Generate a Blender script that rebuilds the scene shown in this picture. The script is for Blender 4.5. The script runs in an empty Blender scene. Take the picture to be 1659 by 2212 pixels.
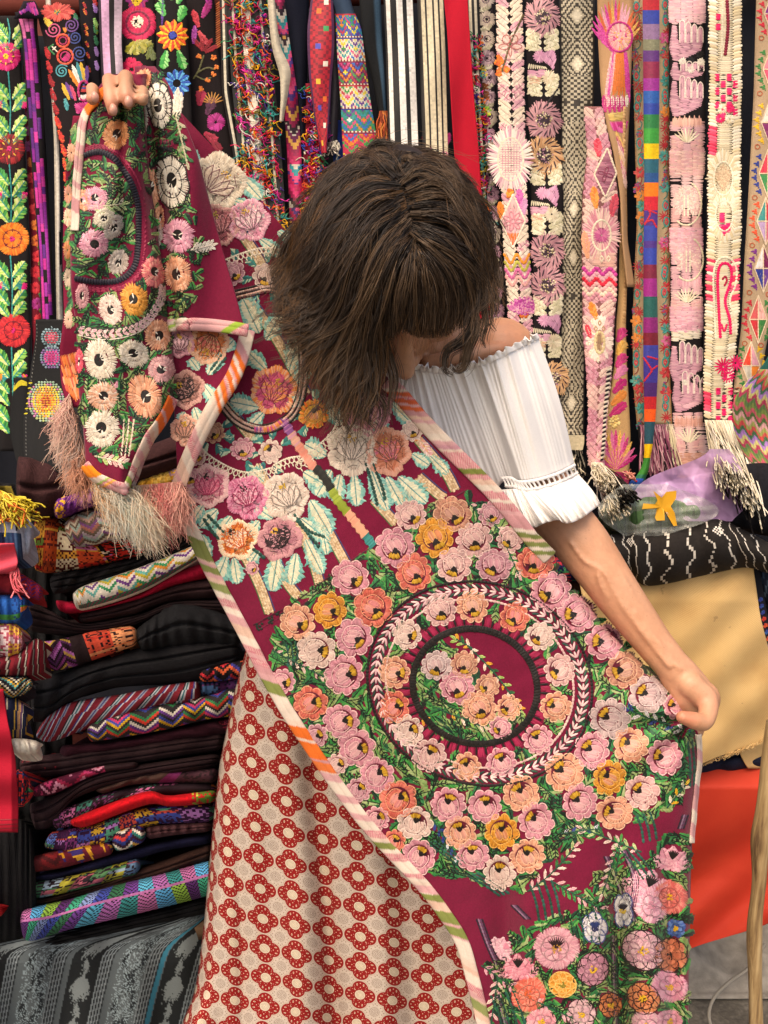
import bpy, math, random
import numpy as np
from math import sin, cos, pi, radians, atan2, hypot

rng = np.random.default_rng(11)
random.seed(5)

# ------------------------------------------------------------------ camera, sky, sun, exposure
scene = bpy.context.scene
COL = scene.collection
W, H = 1659.0, 2212.0
FOV = radians(50.0)
FL = W / 2 / math.tan(FOV / 2)
CAM = np.array([0.0, 0.0, 1.50])
PITCH = radians(12.0)
CP, SP = cos(PITCH), sin(PITCH)

cam = bpy.data.cameras.new('camera')
cam_ob = bpy.data.objects.new('camera', cam)
COL.objects.link(cam_ob)
cam.sensor_fit = 'HORIZONTAL'
cam.angle = FOV
cam.clip_start = 0.02
cam.clip_end = 200.0
cam_ob.location = CAM
cam_ob.rotation_euler = (pi / 2 - PITCH, 0, 0)
scene.camera = cam_ob

world = bpy.data.worlds.new('World')
scene.world = world
world.use_nodes = True
wn = world.node_tree
for n in list(wn.nodes):
    wn.nodes.remove(n)
sky = wn.nodes.new('ShaderNodeTexSky')
sky.sky_type = 'NISHITA'
sky.sun_disc = False
SUN_EL, SUN_AZ = radians(58), radians(205)
sky.sun_elevation = SUN_EL
sky.sun_rotation = SUN_AZ
sky.air_density = 1.0
sky.dust_density = 4.0
sky.ozone_density = 1.0
bg = wn.nodes.new('ShaderNodeBackground')
bg.inputs['Strength'].default_value = 0.15
wo = wn.nodes.new('ShaderNodeOutputWorld')
wn.links.new(sky.outputs[0], bg.inputs['Color'])
wn.links.new(bg.outputs[0], wo.inputs['Surface'])

sun = bpy.data.lights.new('sun', 'SUN')
sun.energy = 1.25
sun.angle = radians(42)
sun.color = (1.0, 0.93, 0.84)
sun_ob = bpy.data.objects.new('sun', sun)
COL.objects.link(sun_ob)
# direction to the sun: rotation 0 is +Y, measured clockwise seen from above
sd = np.array([sin(SUN_AZ) * cos(SUN_EL), cos(SUN_AZ) * cos(SUN_EL), sin(SUN_EL)])
from mathutils import Vector
sun_ob.rotation_euler = Vector(sd).to_track_quat('Z', 'Y').to_euler()

vs = scene.view_settings
vs.view_transform = 'Standard'
vs.look = 'None'
vs.gamma = 1.0
vs.use_curve_mapping = False
vs.exposure = 0.80
vs.use_white_balance = True
vs.white_balance_temperature = 7900
vs.white_balance_tint = 13
scene.cycles.max_bounces = 5
scene.cycles.diffuse_bounces = 3
scene.cycles.glossy_bounces = 2
scene.cycles.use_denoising = True

# ------------------------------------------------------------------ small helpers
def lin(v):
    v = np.asarray(v, float)
    return np.where(v <= 0.04045, v / 12.92, ((v + 0.055) / 1.055) ** 2.4)

def C(h):
    return lin([int(h[i:i + 2], 16) / 255 for i in (0, 2, 4)])

def CS(s):
    return np.array([C(x) for x in s.split()])

def at(x, y, Y):
    """the place in the world, Y metres in front of the stall's customer, that lies at x, y of the view"""
    x = np.asarray(x, float); y = np.asarray(y, float); Y = np.asarray(Y, float)
    u = (x - W / 2) / FL
    v = (H / 2 - y) / FL
    dy = CP + v * SP
    t = Y / dy
    z = (-SP + v * CP) * t + CAM[2]
    x_, Y_, z_ = np.broadcast_arrays(u * t, Y, z)
    return np.stack([x_, Y_, z_], -1)

ORG = {}

def setp(o, label=None, cat=None, group=None, kind=None):
    if label: o['label'] = label
    if cat: o['category'] = cat
    if group: o['group'] = group
    if kind: o['kind'] = kind

def thing(name, label, cat, loc, group=None):
    o = bpy.data.objects.new(name, None)
    o.empty_display_size = 0.05
    COL.objects.link(o)
    loc = np.asarray(loc, float)
    o.location = loc
    ORG[o.name] = loc
    setp(o, label, cat, group)
    return o

def mesh(name, V, F, mat, parent=None, col=None, fcol=None, smooth=True, F3=None, loc=None, solid=0.0, kind=None, label=None, uv=None):
    V = np.asarray(V, float).reshape(-1, 3)
    o_ = ORG[parent.name] if parent is not None else (np.asarray(loc, float) if loc is not None else np.zeros(3))
    V = V - o_
    F = np.asarray(F, np.int32).reshape(-1, 4) if F is not None and len(F) else np.zeros((0, 4), np.int32)
    T = np.asarray(F3, np.int32).reshape(-1, 3) if F3 is not None and len(F3) else np.zeros((0, 3), np.int32)
    me = bpy.data.meshes.new(name)
    me.vertices.add(len(V))
    me.vertices.foreach_set('co', V.astype(np.float32).ravel())
    nl = F.size + T.size
    me.loops.add(nl)
    me.loops.foreach_set('vertex_index', np.concatenate([F.ravel(), T.ravel()]).astype(np.int32))
    me.polygons.add(len(F) + len(T))
    st = np.concatenate([np.arange(len(F)) * 4, F.size + np.arange(len(T)) * 3]).astype(np.int32)
    me.polygons.foreach_set('loop_start', st)
    me.update(calc_edges=True)
    me.validate(verbose=False)
    if smooth:
        me.polygons.foreach_set('use_smooth', np.ones(len(me.polygons), bool))
    if fcol is not None:
        a = me.attributes.new('Col', 'FLOAT_COLOR', 'FACE')
        c4 = np.ones((len(me.polygons), 4), np.float32)
        c4[:, :3] = np.broadcast_to(np.asarray(fcol), (len(me.polygons), 3))
        a.data.foreach_set('color', c4.ravel())
    else:
        a = me.attributes.new('Col', 'FLOAT_COLOR', 'POINT')
        c4 = np.ones((len(V), 4), np.float32)
        c4[:, :3] = np.broadcast_to(np.asarray(col if col is not None else (.5, .5, .5)), (len(V), 3))
        a.data.foreach_set('color', c4.ravel())
    if uv is not None:
        for k in range(2):
            b = me.attributes.new('UVX' if k == 0 else 'UVY', 'FLOAT', 'POINT')
            b.data.foreach_set('value', np.asarray(uv)[:, k].astype(np.float32))
    me.materials.append(mat)
    o = bpy.data.objects.new(name, me)
    COL.objects.link(o)
    if parent is not None:
        o.parent = parent
        ORG[o.name] = o_ if parent.type == 'EMPTY' else ORG[parent.name]
    else:
        o.location = o_
        ORG[o.name] = o_
    if solid:
        m = o.modifiers.new('thickness', 'SOLIDIFY')
        m.thickness = solid
        m.offset = -1
    setp(o, label=label, kind=kind)
    return o

# ------------------------------------------------------------------ materials
class NT:
    """a tiny writer for node materials"""
    def __init__(self, name):
        self.m = bpy.data.materials.new(name)
        self.m.use_nodes = True
        self.t = self.m.node_tree
        self.b = self.t.nodes['Principled BSDF']
    def n(self, typ, **kw):
        nd = self.t.nodes.new(typ)
        for k, v in kw.items():
            setattr(nd, k, v)
        return nd
    def l(self, a, b):
        self.t.links.new(a, b)
    def math(self, op, a, b=None, c=None, clamp=False):
        nd = self.n('ShaderNodeMath', operation=op, use_clamp=clamp)
        for i, v in enumerate((a, b, c)):
            if v is None: continue
            if hasattr(v, 'links') or hasattr(v, 'is_output'): self.l(v, nd.inputs[i])
            else: nd.inputs[i].default_value = v
        return nd.outputs[0]
    def mix(self, f, a, b, blend='MIX'):
        nd = self.n('ShaderNodeMix', data_type='RGBA', blend_type=blend)
        for s, v in ((nd.inputs[0], f), (nd.inputs[6], a), (nd.inputs[7], b)):
            if hasattr(v, 'is_output'): self.l(v, s)
            elif np.ndim(v): s.default_value = (*[float(q) for q in v], 1.0)
            else: s.default_value = v
        return nd.outputs[2]
    def attr(self, name):
        return self.n('ShaderNodeAttribute', attribute_name=name)
    def noise(self, scale, detail=2.0, vec=None, rough=.5):
        nd = self.n('ShaderNodeTexNoise')
        nd.inputs['Scale'].default_value = scale
        nd.inputs['Detail'].default_value = detail
        nd.inputs['Roughness'].default_value = rough
        if vec is None:
            tc = self.n('ShaderNodeTexCoord'); vec = tc.outputs['Object']
        self.l(vec, nd.inputs['Vector'])
        return nd.outputs['Fac']
    def bump(self, h, strength=.3, dist=.001):
        nd = self.n('ShaderNodeBump')
        nd.inputs['Strength'].default_value = strength
        nd.inputs['Distance'].default_value = dist
        self.l(h, nd.inputs['Height'])
        self.l(nd.outputs[0], self.b.inputs['Normal'])
        return nd
    def ramp(self, f, stops):
        nd = self.n('ShaderNodeValToRGB')
        e = nd.color_ramp.elements
        while len(e) < len(stops): e.new(0.5)
        for q, (p, c) in zip(e, stops):
            q.position = p; q.color = (*[float(v) for v in c], 1)
        self.l(f, nd.inputs[0])
        return nd.outputs[0]

def cloth_mat(name, rough=.85, grain=.22, gscale=420, rib=None, sheen=.0, bump=.35, spec=.25, lo=None):
    k = NT(name)
    a = k.attr('Col').outputs['Color']
    nz = k.noise(gscale, 3)
    big = k.noise(14, 3)
    f = k.math('MULTIPLY_ADD', nz, grain * 2, 1 - grain)
    f2 = k.math('MULTIPLY_ADD', big, .24, .88)
    f = k.math('MULTIPLY', f, f2)
    col = k.mix(1.0, a, f, 'MULTIPLY')
    k.l(col, k.b.inputs['Base Color'])
    k.b.inputs['Roughness'].default_value = rough
    k.b.inputs['Specular IOR Level'].default_value = spec
    k.b.inputs['Sheen Weight'].default_value = sheen
    k.b.inputs['Sheen Roughness'].default_value = .4
    h = nz
    if rib:
        w = k.n('ShaderNodeTexWave', wave_type='BANDS', bands_direction=rib[0])
        w.inputs['Scale'].default_value = rib[1]
        w.inputs['Distortion'].default_value = 1.2
        w.inputs['Detail'].default_value = 1.0
        tc = k.n('ShaderNodeTexCoord'); k.l(tc.outputs['Object'], w.inputs['Vector'])
        h = k.math('ADD', k.math('MULTIPLY', w.outputs['Fac'], 1.2), nz)
    k.bump(h, bump, .0012)
    return k.m

M_THREAD = cloth_mat('embroidery_thread', rough=.55, grain=.16, gscale=700, bump=.25, spec=.4, sheen=.05)
M_YARN = cloth_mat('loose_yarn', rough=.75, grain=.18, gscale=600, bump=.2)
M_MAROON = cloth_mat('maroon_cotton', rough=.82, grain=.3, gscale=420, rib=('DIAGONAL', 520), bump=.35, spec=.25, sheen=.15)
M_WEAVE = cloth_mat('handwoven_cotton', rough=.85, grain=.22, gscale=520, rib=('Z', 260), bump=.3)
M_PLAIN = cloth_mat('plain_cotton', rough=.9, grain=.16, gscale=600, rib=('Z', 420), bump=.25)
M_WOOL = cloth_mat('dark_wool', rough=.95, grain=.3, gscale=380, rib=('X', 190), bump=.45, spec=.15)

# ------------------------------------------------------------------ surfaces
class Surf:
    """a hanging cloth: distance Y as a smooth function of the spot on it"""
    def __init__(self, Yf):
        self.Yf = Yf
    def pos(self, x, y):
        return at(x, y, self.Yf(np.asarray(x, float), np.asarray(y, float)))
    def lift(self, x, y, h):
        p = self.pos(x, y)
        e = 2.0
        dx = self.pos(x + e, y) - p
        dy = self.pos(x, y + e) - p
        n = np.cross(dy, dx)
        n /= np.linalg.norm(n, axis=-1, keepdims=True) + 1e-12
        n = np.where((n[..., 1:2] > 0), -n, n)
        return p + n * np.asarray(h)[..., None]

def grid_faces(nr, nc):
    r, c = np.meshgrid(np.arange(nr - 1), np.arange(nc - 1), indexing='ij')
    a = (r * nc + c).ravel()
    return np.stack([a, a + nc, a + nc + 1, a + 1], 1)

def edges_at(pts, y):
    p = np.asarray(pts, float)
    return np.interp(y, p[:, 0], p[:, 1]), np.interp(y, p[:, 0], p[:, 2])

def smooth_edges(pts):
    """rows (y, left, right) -> resampled with rounded corners"""
    p = np.asarray(pts, float)
    y = np.linspace(p[0, 0], p[-1, 0], max(8, int((p[-1, 0] - p[0, 0]) / 6)))
    l = np.interp(y, p[:, 0], p[:, 1]); r = np.interp(y, p[:, 0], p[:, 2])
    k = np.hanning(9); k /= k.sum()
    def sm(a): return np.convolve(np.pad(a, 4, mode='edge'), k, 'valid')
    return np.stack([y, sm(l), sm(r)], 1)

# ------------------------------------------------------------------ stitches
def jit(cols, n, amt=.07):
    """n thread colours: one colour, or a random pick of several, each a little different"""
    cols = np.asarray(cols, float)
    if cols.ndim == 1: c = np.repeat(cols[None], n, 0)
    else: c = cols[rng.integers(0, len(cols), n)]
    return np.clip(c * (1 + rng.normal(0, amt, (n, 1))), 0.002, 1)

STUFFY = {'spiked_edge', 'stems', 'satin_ground', 'vine', 'edging', 'embroidery', 'zigzag', 'saw_tooth', 'ringlets', 'stamens', 'red_edging', 'seed_stalk', 'beaded_knots', 'spots', 'whip_stitch', 'seam_stitch', 'flowers_and_leaves', 'bird_body', 'blanket_stitch', 'arrow_chain', 'lace_edging', 'knots', 'check_ground', 'yellow_threads', 'stitching', 'tan_back', 'red_zigzag', 'black_edging', 'satin_blocks', 'scroll', 'woven_stripe', 'petal_row', 'fan_flower', 'streamer', 'petal_band', 'star', 'fish_scale', 'sprig', 'bud'}
class Emb:
    def __init__(self, surf):
        self.s = surf; self.clear()
    def clear(self):
        self.mid = []; self.cur = 0
        self.a = []; self.b = []; self.w = []; self.c = []; self.z = []; self.h = []
    def add(self, p0, p1, w, col, z=.3, h=None):
        p0 = np.asarray(p0, float).reshape(-1, 2); p1 = np.asarray(p1, float).reshape(-1, 2)
        n = len(p0)
        if n == 0: return
        self.a.append(p0); self.b.append(p1); self.mid.append(np.full(n, self.cur))
        w = np.broadcast_to(w, (n,)).astype(float)
        self.w.append(w); self.c.append(np.broadcast_to(np.asarray(col, float), (n, 3)) if np.ndim(col) == 2 and len(col) == n else jit(col, n))
        self.z.append(np.broadcast_to(z, (n,)).astype(float))
        self.h.append(np.broadcast_to(w * .16 if h is None else h, (n,)).astype(float))
    def build(self, name, parent, kind=None, label=None, mat=None):
        if not self.a: return None
        if name in ('leaf', 'orange_bud', 'tail_feather') and self.cur > 1:
            k = np.concatenate(self.mid); st = [np.concatenate(q) for q in (self.a, self.b, self.w, self.c, self.z, self.h)]
            for q in np.unique(k):
                self.clear(); sel = k == q
                self.a, self.b, self.w, self.c, self.z, self.h = [[v[sel]] for v in st]; self.mid = [k[sel]]; self.cur = 0
                self.build(name, parent, kind, label, mat)
            return None
        if kind is None and name in STUFFY: kind = 'stuff'
        a = np.concatenate(self.a); b = np.concatenate(self.b); w = np.concatenate(self.w); c = np.concatenate(self.c)
        z = np.concatenate(self.z); h = np.concatenate(self.h)
        n = len(a)
        d = b - a
        L = np.linalg.norm(d, axis=1, keepdims=True) + 1e-9
        q = np.stack([-d[:, 1], d[:, 0]], 1) / L
        ts = np.array([.0, .3, .7, 1.0]); ww = np.array([.42, 1.0, 1.0, .42]); hh = np.array([.1, 1, 1, .1])
        off = np.array([-.5, 0, .5]); oh = np.array([0, 1, 0])
        P = a[:, None, None, :] + d[:, None, None, :] * ts[None, :, None, None] + q[:, None, None, :] * (w[:, None, None, None] * ww[None, :, None, None] * off[None, None, :, None])
        HH = z[:, None, None] + h[:, None, None] * hh[None, :, None] * oh[None, None, :]
        HH = np.broadcast_to(HH, (n, 4, 3))
        P = P.reshape(-1, 2)
        V = self.s.lift(P[:, 0], P[:, 1], HH.reshape(-1) * .001)
        base = np.arange(n)[:, None] * 12
        f = []
        for r in range(3):
            for k in range(2):
                i = r * 3 + k
                f.append([i, i + 1, i + 4, i + 3])
        F = (base[:, :, None] + np.asarray(f)[None]).reshape(-1, 4)
        col = np.repeat(c, 12, 0)
        self.clear()
        return mesh(name, V, F, mat or M_THREAD, parent, col=col, kind=kind, label=label)

    # ---- motifs, drawn in the cloth's own plane
    def line(self, pts, w, col, seg=9, z=.4, closed=False, h=None):
        p = np.asarray(pts, float)
        if closed: p = np.vstack([p, p[:1]])
        s = np.concatenate([[0], np.cumsum(np.linalg.norm(np.diff(p, axis=0), axis=1))])
        n = max(1, int(round(s[-1] / seg)))
        t = np.linspace(0, s[-1], n + 1)
        x = np.interp(t, s, p[:, 0]); y = np.interp(t, s, p[:, 1])
        q = np.stack([x, y], 1)
        d = q[1:] - q[:-1]
        self.add(q[:-1] - d * .12, q[1:] + d * .12, w, jit(col, n), z, h)
    def curve(self, pts, w, col, seg=9, z=.4, h=None):
        self.line(spline(pts), w, col, seg, z, h=h)
    def fill(self, poly, ang, cols, sp=3.4, maxlen=26, z=.3, w=None, h=None, j=1.2, grad=None):
        p = np.asarray(poly, float)
        ca, sa = cos(ang), sin(ang)
        R = np.array([[ca, sa], [-sa, ca]])
        q = p @ R.T
        x2, y2 = np.roll(q[:, 0], -1), np.roll(q[:, 1], -1)
        A, B, G = [], [], []
        ys = np.arange(q[:, 1].min() + sp * .5, q[:, 1].max(), sp)
        yr = q[:, 1].max() - q[:, 1].min() + 1e-6
        for yy in ys:
            m = (q[:, 1] <= yy) != (y2 <= yy)
            if not m.any(): continue
            xs = np.sort(q[m, 0] + (yy - q[m, 1]) * (x2[m] - q[m, 0]) / (y2[m] - q[m, 1]))
            for k in range(0, len(xs) - 1, 2):
                x0, x1 = xs[k], xs[k + 1]
                ln = x1 - x0
                if ln < 1: continue
                m_ = max(1, int(math.ceil(ln / maxlen)))
                cut = [x0] + [x0 + ln * (i + (random.random() - .5) * .5) / m_ for i in range(1, m_)] + [x1]
                for i in range(m_):
                    A.append((cut[i] - j * random.random(), yy)); B.append((cut[i + 1] + j * random.random(), yy + random.uniform(-.7, .7)))
                    G.append((yy - q[:, 1].min()) / yr)
        if not A: return
        A = np.asarray(A) @ R; B = np.asarray(B) @ R
        n = len(A)
        if grad is not None:
            g = np.clip(np.asarray(G) + rng.normal(0, .1, n), 0, 1)[:, None]
            cc = np.asarray(grad[0]) * (1 - g) + np.asarray(grad[1]) * g
            cc = np.clip(cc * (1 + rng.normal(0, .06, (n, 1))), 0, 1)
        else: cc = jit(cols, n)
        self.add(A, B, (sp * 1.18 if w is None else w), cc, z, h)
    def radial(self, c, r0, r1, col, sp=3.2, a0=0, a1=2 * pi, lob=0, amp=0., ph=0., slant=0., z=.3, M=None, w=None, h=None, grad=None, jag=.05):
        n = max(3, int(abs(a1 - a0) * (r0 + r1) * .5 / sp * 1.1))
        a = np.linspace(a0, a1, n, endpoint=abs(a1 - a0) < 6.2) + rng.normal(0, .02, n)
        rr = r1 * (1 + (amp * np.abs(np.cos(lob * (a - ph) / 2)) - amp * .5 if lob else 0)) * (1 + rng.normal(0, jag, n))
        q0 = np.stack([np.cos(a), np.sin(a)], 1) * r0
        q1 = np.stack([np.cos(a + slant), np.sin(a + slant)], 1) * rr[:, None]
        if M is not None: q0 = q0 @ M.T; q1 = q1 @ M.T
        c = np.asarray(c, float)
        self.add(c + q0, c + q1, sp * 1.25 if w is None else w, col, z, h)
    def ring(self, c, r, w, col, lob=0, amp=0., ph=0., z=.5, M=None, seg=8, a0=0, a1=2 * pi, h=None):
        a = np.linspace(a0, a1, max(8, int(abs(a1 - a0) * r / 4)))
        rr = r * (1 + (amp * np.abs(np.cos(lob * (a - ph) / 2)) - amp * .5 if lob else 0 * a))
        q = np.stack([np.cos(a), np.sin(a)], 1) * rr[:, None]
        if M is not None: q = q @ M.T
        self.line(np.asarray(c, float) + q, w, col, seg, z, h=h)
    def leaf(self, p0, p1, wid, colA, colB=None, rib=None, z=.2, sp=3.4, slant=.9, w=None, edge=None):
        """slanted satin stitches on both sides of a midrib"""
        self.cur += 1
        p0 = np.asarray(p0, float); p1 = np.asarray(p1, float)
        d = p1 - p0; L = np.linalg.norm(d); d = d / (L + 1e-9); q = np.array([-d[1], d[0]])
        n = max(3, int(L / sp))
        t = (np.arange(n) + .5) / n
        prof = np.sin(pi * np.clip(t * .92 + .06, 0, 1)) ** .75 * wid * .5
        for s, cc in ((1, colA), (-1, colB if colB is not None else colA)):
            base = p0 + d * (t * L)[:, None]
            pr = prof * (1 + rng.normal(0, .10, n) + .10 * np.sin(t * L * .55))
            tip = base + q * (s * pr)[:, None] + d * (pr * slant)[:, None]
            if edge is not None:
                mid = base + (tip - base) * .6
                self.add(base, mid, sp * 1.2 if w is None else w, cc, z)
                self.add(base + (tip - base) * .5, tip, sp * 1.2 if w is None else w, edge, z + .05)
            else:
                self.add(base, tip, sp * 1.2 if w is None else w, cc, z)
        if rib is not None:
            self.line([p0, p1], 2.4, rib, 8, z + .35)
    def petals(self, c, r0, r1, n, wid, cols, ph=0, z=.3, sp=3.2, edge=None, M=None):
        for i in range(n):
            a = ph + 2 * pi * i / n
            cc = cols[i % len(cols)] if isinstance(cols, list) else cols
            u = np.array([cos(a), sin(a)]); v = np.array([-sin(a), cos(a)])
            t = np.linspace(0, pi, 9)
            half = np.sin(t) ** .7 * wid * .5
            rad = r0 + (r1 - r0) * (1 - np.cos(t)) / 2
            poly = np.vstack([u * rad[:, None] + v * half[:, None], (u * rad[:, None] - v * half[:, None])[::-1]])
            if M is not None: poly = poly @ M.T
            self.fill(np.asarray(c) + poly, a + .25, cc, sp, maxlen=max(18, (r1 - r0) * .8), z=z)
            if edge is not None: self.line(np.asarray(c) + poly, 2.6, edge, 8, z + .3)
    def dots(self, c, r, n, col, w=4.5, z=.6):
        a = rng.uniform(0, 2 * pi, n); q = np.sqrt(rng.uniform(0, 1, n)) * r
        p = np.asarray(c, float) + np.stack([np.cos(a), np.sin(a)], 1) * q[:, None]
        t = rng.uniform(0, pi, n); d = np.stack([np.cos(t), np.sin(t)], 1) * w * .5
        self.add(p - d, p + d, w * .8, col, z)

def spline(pts, k=8):
    p = np.asarray(pts, float)
    q = np.vstack([2 * p[0] - p[1], p, 2 * p[-1] - p[-2]])
    out = []
    for i in range(1, len(q) - 2):
        t = np.linspace(0, 1, k, endpoint=False)[:, None]
        a, b, c, d = q[i - 1], q[i], q[i + 1], q[i + 2]
        out.append(.5 * (2 * b + (c - a) * t + (2 * a - 5 * b + 4 * c - d) * t ** 2 + (3 * b - a - 3 * c + d) * t ** 3))
    out.append(p[-1:])
    return np.vstack(out)

# ------------------------------------------------------------------ yarn, cords, hair: many thin tubes in one mesh
def tubes(name, P, R, col, mat, parent=None, m=4, kind=None, label=None, loc=None, cap=False):
    P = np.asarray(P, float)
    n, k, _ = P.shape
    R = np.broadcast_to(np.asarray(R, float), (n, k))
    T = np.gradient(P, axis=1)
    T /= np.linalg.norm(T, axis=2, keepdims=True) + 1e-12
    ref = np.array([0.13, -0.97, .2])
    s = np.cross(T, ref); s /= np.linalg.norm(s, axis=2, keepdims=True) + 1e-9
    b = np.cross(T, s)
    a = np.arange(m) * 2 * pi / m
    V = P[:, :, None, :] + R[:, :, None, None] * (s[:, :, None, :] * np.cos(a)[None, None, :, None] + b[:, :, None, :] * np.sin(a)[None, None, :, None])
    idx = np.arange(n * k * m).reshape(n, k, m)
    nx = np.roll(idx, -1, axis=2)
    F = np.stack([idx[:, :-1], nx[:, :-1], nx[:, 1:], idx[:, 1:]], -1).reshape(-1, 4)
    col = np.asarray(col, float)
    if col.ndim == 1: cc = np.broadcast_to(col, (n * k * m, 3))
    elif col.ndim == 2: cc = np.repeat(col, k * m, 0)
    else: cc = np.repeat(col.reshape(-1, 3), m, 0)
    return mesh(name, V, F, mat, parent, col=cc, kind=kind, label=label, loc=loc)

# ------------------------------------------------------------------ setting: ground, backdrop, hanging rail
YW = 1.76
def struct(name, V, F, mat, col, **kw):
    return mesh(name, V, F, mat, None, col=col, kind='structure', **kw)

gk = NT('concrete_ground')
gn = gk.noise(6, 6); gn2 = gk.noise(90, 4)
gk.l(gk.ramp(gk.math('MULTIPLY_ADD', gn2, .4, gk.math('MULTIPLY', gn, .7)), [(.3, C('3b3833')), (.55, C('5c574f')), (.75, C('837d72'))]), gk.b.inputs['Base Color'])
gk.b.inputs['Roughness'].default_value = .95
gk.bump(gn2, .5, .006)
struct('ground', [(-40, -30, 0), (40, -30, 0), (40, 60, 0), (-40, 60, 0)], [[0, 1, 2, 3]], gk.m, (.1, .1, .1), smooth=False)

# dark navy cloth hung behind all the sashes: soft vertical folds
def back_sheet():
    nx, nz = 161, 40
    X = np.linspace(-1.5, 1.6, nx); Z = np.linspace(.55, 2.75, nz)
    XX, ZZ = np.meshgrid(X, Z)
    zt = float(at(60, 40, YW)[2]); xc = float(at(128, 40, YW)[0])
    ZZ = .55 + (ZZ - .55) / 2.2 * (np.where(XX < xc, zt, 2.75) - .55)
    YY = YW + .09 + .012 * np.sin(XX * 23) + .008 * np.sin(XX * 51 + 2 * np.sin(ZZ * 2))
    V = np.stack([XX, YY, ZZ], -1).reshape(-1, 3)
    F = grid_faces(nz, nx)
    t = thing('backdrop_cloth', 'dark navy cloth hung behind all the sashes as a backdrop', 'cloth', (0, YW + .09, .55))
    mesh('hanging_sheet', V, F, M_PLAIN, t, col=C('13161f'), solid=.002)
back_sheet()

def box(x0, x1, y0, y1, z0, z1):
    V = [(x0, y0, z0), (x1, y0, z0), (x1, y1, z0), (x0, y1, z0), (x0, y0, z1), (x1, y0, z1), (x1, y1, z1), (x0, y1, z1)]
    F = [[0, 3, 2, 1], [4, 5, 6, 7], [0, 1, 5, 4], [1, 2, 6, 5], [2, 3, 7, 6], [3, 0, 4, 7]]
    return V, F
bk = NT('rust_painted_wall')
bn = bk.noise(40, 5)
bk.l(bk.ramp(bn, [(.3, C('4a1b14')), (.6, C('6d2b20')), (.8, C('834033'))]), bk.b.inputs['Base Color'])
bk.b.inputs['Roughness'].default_value = .9
bk.bump(bn, .5, .004)
V, F = box(-3.2, 3.2, YW + .16, YW + .3, 0, 2.9)
struct('wall', V, F, bk.m, (.1, .05, .03), smooth=False)
zr = float(at(60, 10, YW + .015)[2])
th = np.linspace(0, 2 * pi, 14, endpoint=False)
rl = thing('hanging_rail', 'rust red wooden rail the sashes are folded over', 'rail', (0, YW + .03, zr))
xs = np.linspace(-1.6, 1.6, 30)
P = np.stack([xs, np.full(30, YW + .035), zr + .05 * (xs + .8) / 1.6 + .004 * np.sin(xs * 3)], -1)[None]
tubes('pole', P, .017, C('5a231a'), M_PLAIN, rl, m=12)

# ------------------------------------------------------------------ sashes
class Sash(Surf):
    def __init__(self, rows, front=0., curl=.006, wave=.004, per=90., ph=0., twist=None):
        self.rows = smooth_edges(rows)
        self.front, self.curl, self.wave, self.per, self.phs = front, curl, wave, per, ph
        self.twist = twist
        Surf.__init__(self, self._Y)
    def _Y(self, x, y):
        l, r = edges_at(self.rows, y)
        u = np.clip((x - (l + r) / 2) / np.maximum((r - l) / 2, 1), -1.3, 1.3)
        Yv = YW - self.front + self.curl * u * u + self.wave * np.sin(y / self.per + self.phs) + self.wave * .6 * np.sin(y / self.per * 2.3 + u * 2 + self.phs)
        if self.twist is not None: Yv = Yv + u * np.interp(y, self.twist[0], self.twist[1])
        return Yv
    def xy(self, u, y):
        l, r = edges_at(self.rows, y)
        return np.stack([(l + r) / 2 + np.asarray(u) * (r - l) / 2, np.broadcast_to(y, np.shape(l + np.asarray(u)))], -1)
    def p(self, u, y):
        return self.xy(u, float(y))
    def hw(self, y):
        l, r = edges_at(self.rows, y); return float(r - l) / 2

def strip(s, name, parent, col, mat, nu=9, step=8., solid=.0018, fn=None, bump=0.):
    y0, y1 = s.rows[0, 0], s.rows[-1, 0]
    nr = max(4, int((y1 - y0) / step))
    yy = np.linspace(y0, y1, nr); uu = np.linspace(-1, 1, nu)
    Y, U = np.meshgrid(yy, uu, indexing='ij')
    xy = s.xy(U, Y)
    V = s.pos(xy[..., 0], Y).reshape(-1, 3)
    F = grid_faces(nr, nu)
    c = col
    if fn is not None:
        c = fn(U.ravel(), Y.ravel())
    return mesh(name, V, F, mat, parent, col=c, solid=solid)

def beads(s, name, parent, fn, cw=5., ch=4.6, h=.6, umin=-1., umax=1., y0=None, y1=None, mat=None, off=.5):
    """cloth built thread by thread: every float of weft is a little raised cell; fn(i, j, n) -> colours"""
    y0 = s.rows[0, 0] if y0 is None else y0
    y1 = s.rows[-1, 0] if y1 is None else y1
    nr = max(2, int((y1 - y0) / ch))
    hw = np.mean([s.hw(y) for y in np.linspace(y0, y1, 9)]) * (umax - umin)
    nc = max(2, int(round(hw / cw)))
    yy = np.linspace(y0, y1, 2 * nr + 1); uu = np.linspace(umin, umax, 2 * nc + 1)
    Y, U = np.meshgrid(yy, uu, indexing='ij')
    xy = s.xy(U, Y)
    k = ((np.arange(2 * nr + 1) % 2)[:, None] * (np.arange(2 * nc + 1) % 2)[None]) * h
    V = s.lift(xy[..., 0].ravel(), Y.ravel(), (k.ravel() + off) * .001)
    F = grid_faces(2 * nr + 1, 2 * nc + 1)
    I, J = np.meshgrid(np.arange(nr), np.arange(nc), indexing='ij')
    cc = np.asarray(fn(I, J, nc))
    cc = np.clip(cc * (1 + rng.normal(0, .08, cc.shape[:2] + (1,))), 0, 1)
    fc = np.repeat(np.repeat(cc, 2, 0), 2, 1).reshape(-1, 3)
    return mesh(name, V, F, mat or M_THREAD, parent, fcol=fc)

def pick(idx, cols):
    return np.asarray(cols)[np.asarray(idx) % len(cols)]

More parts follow.
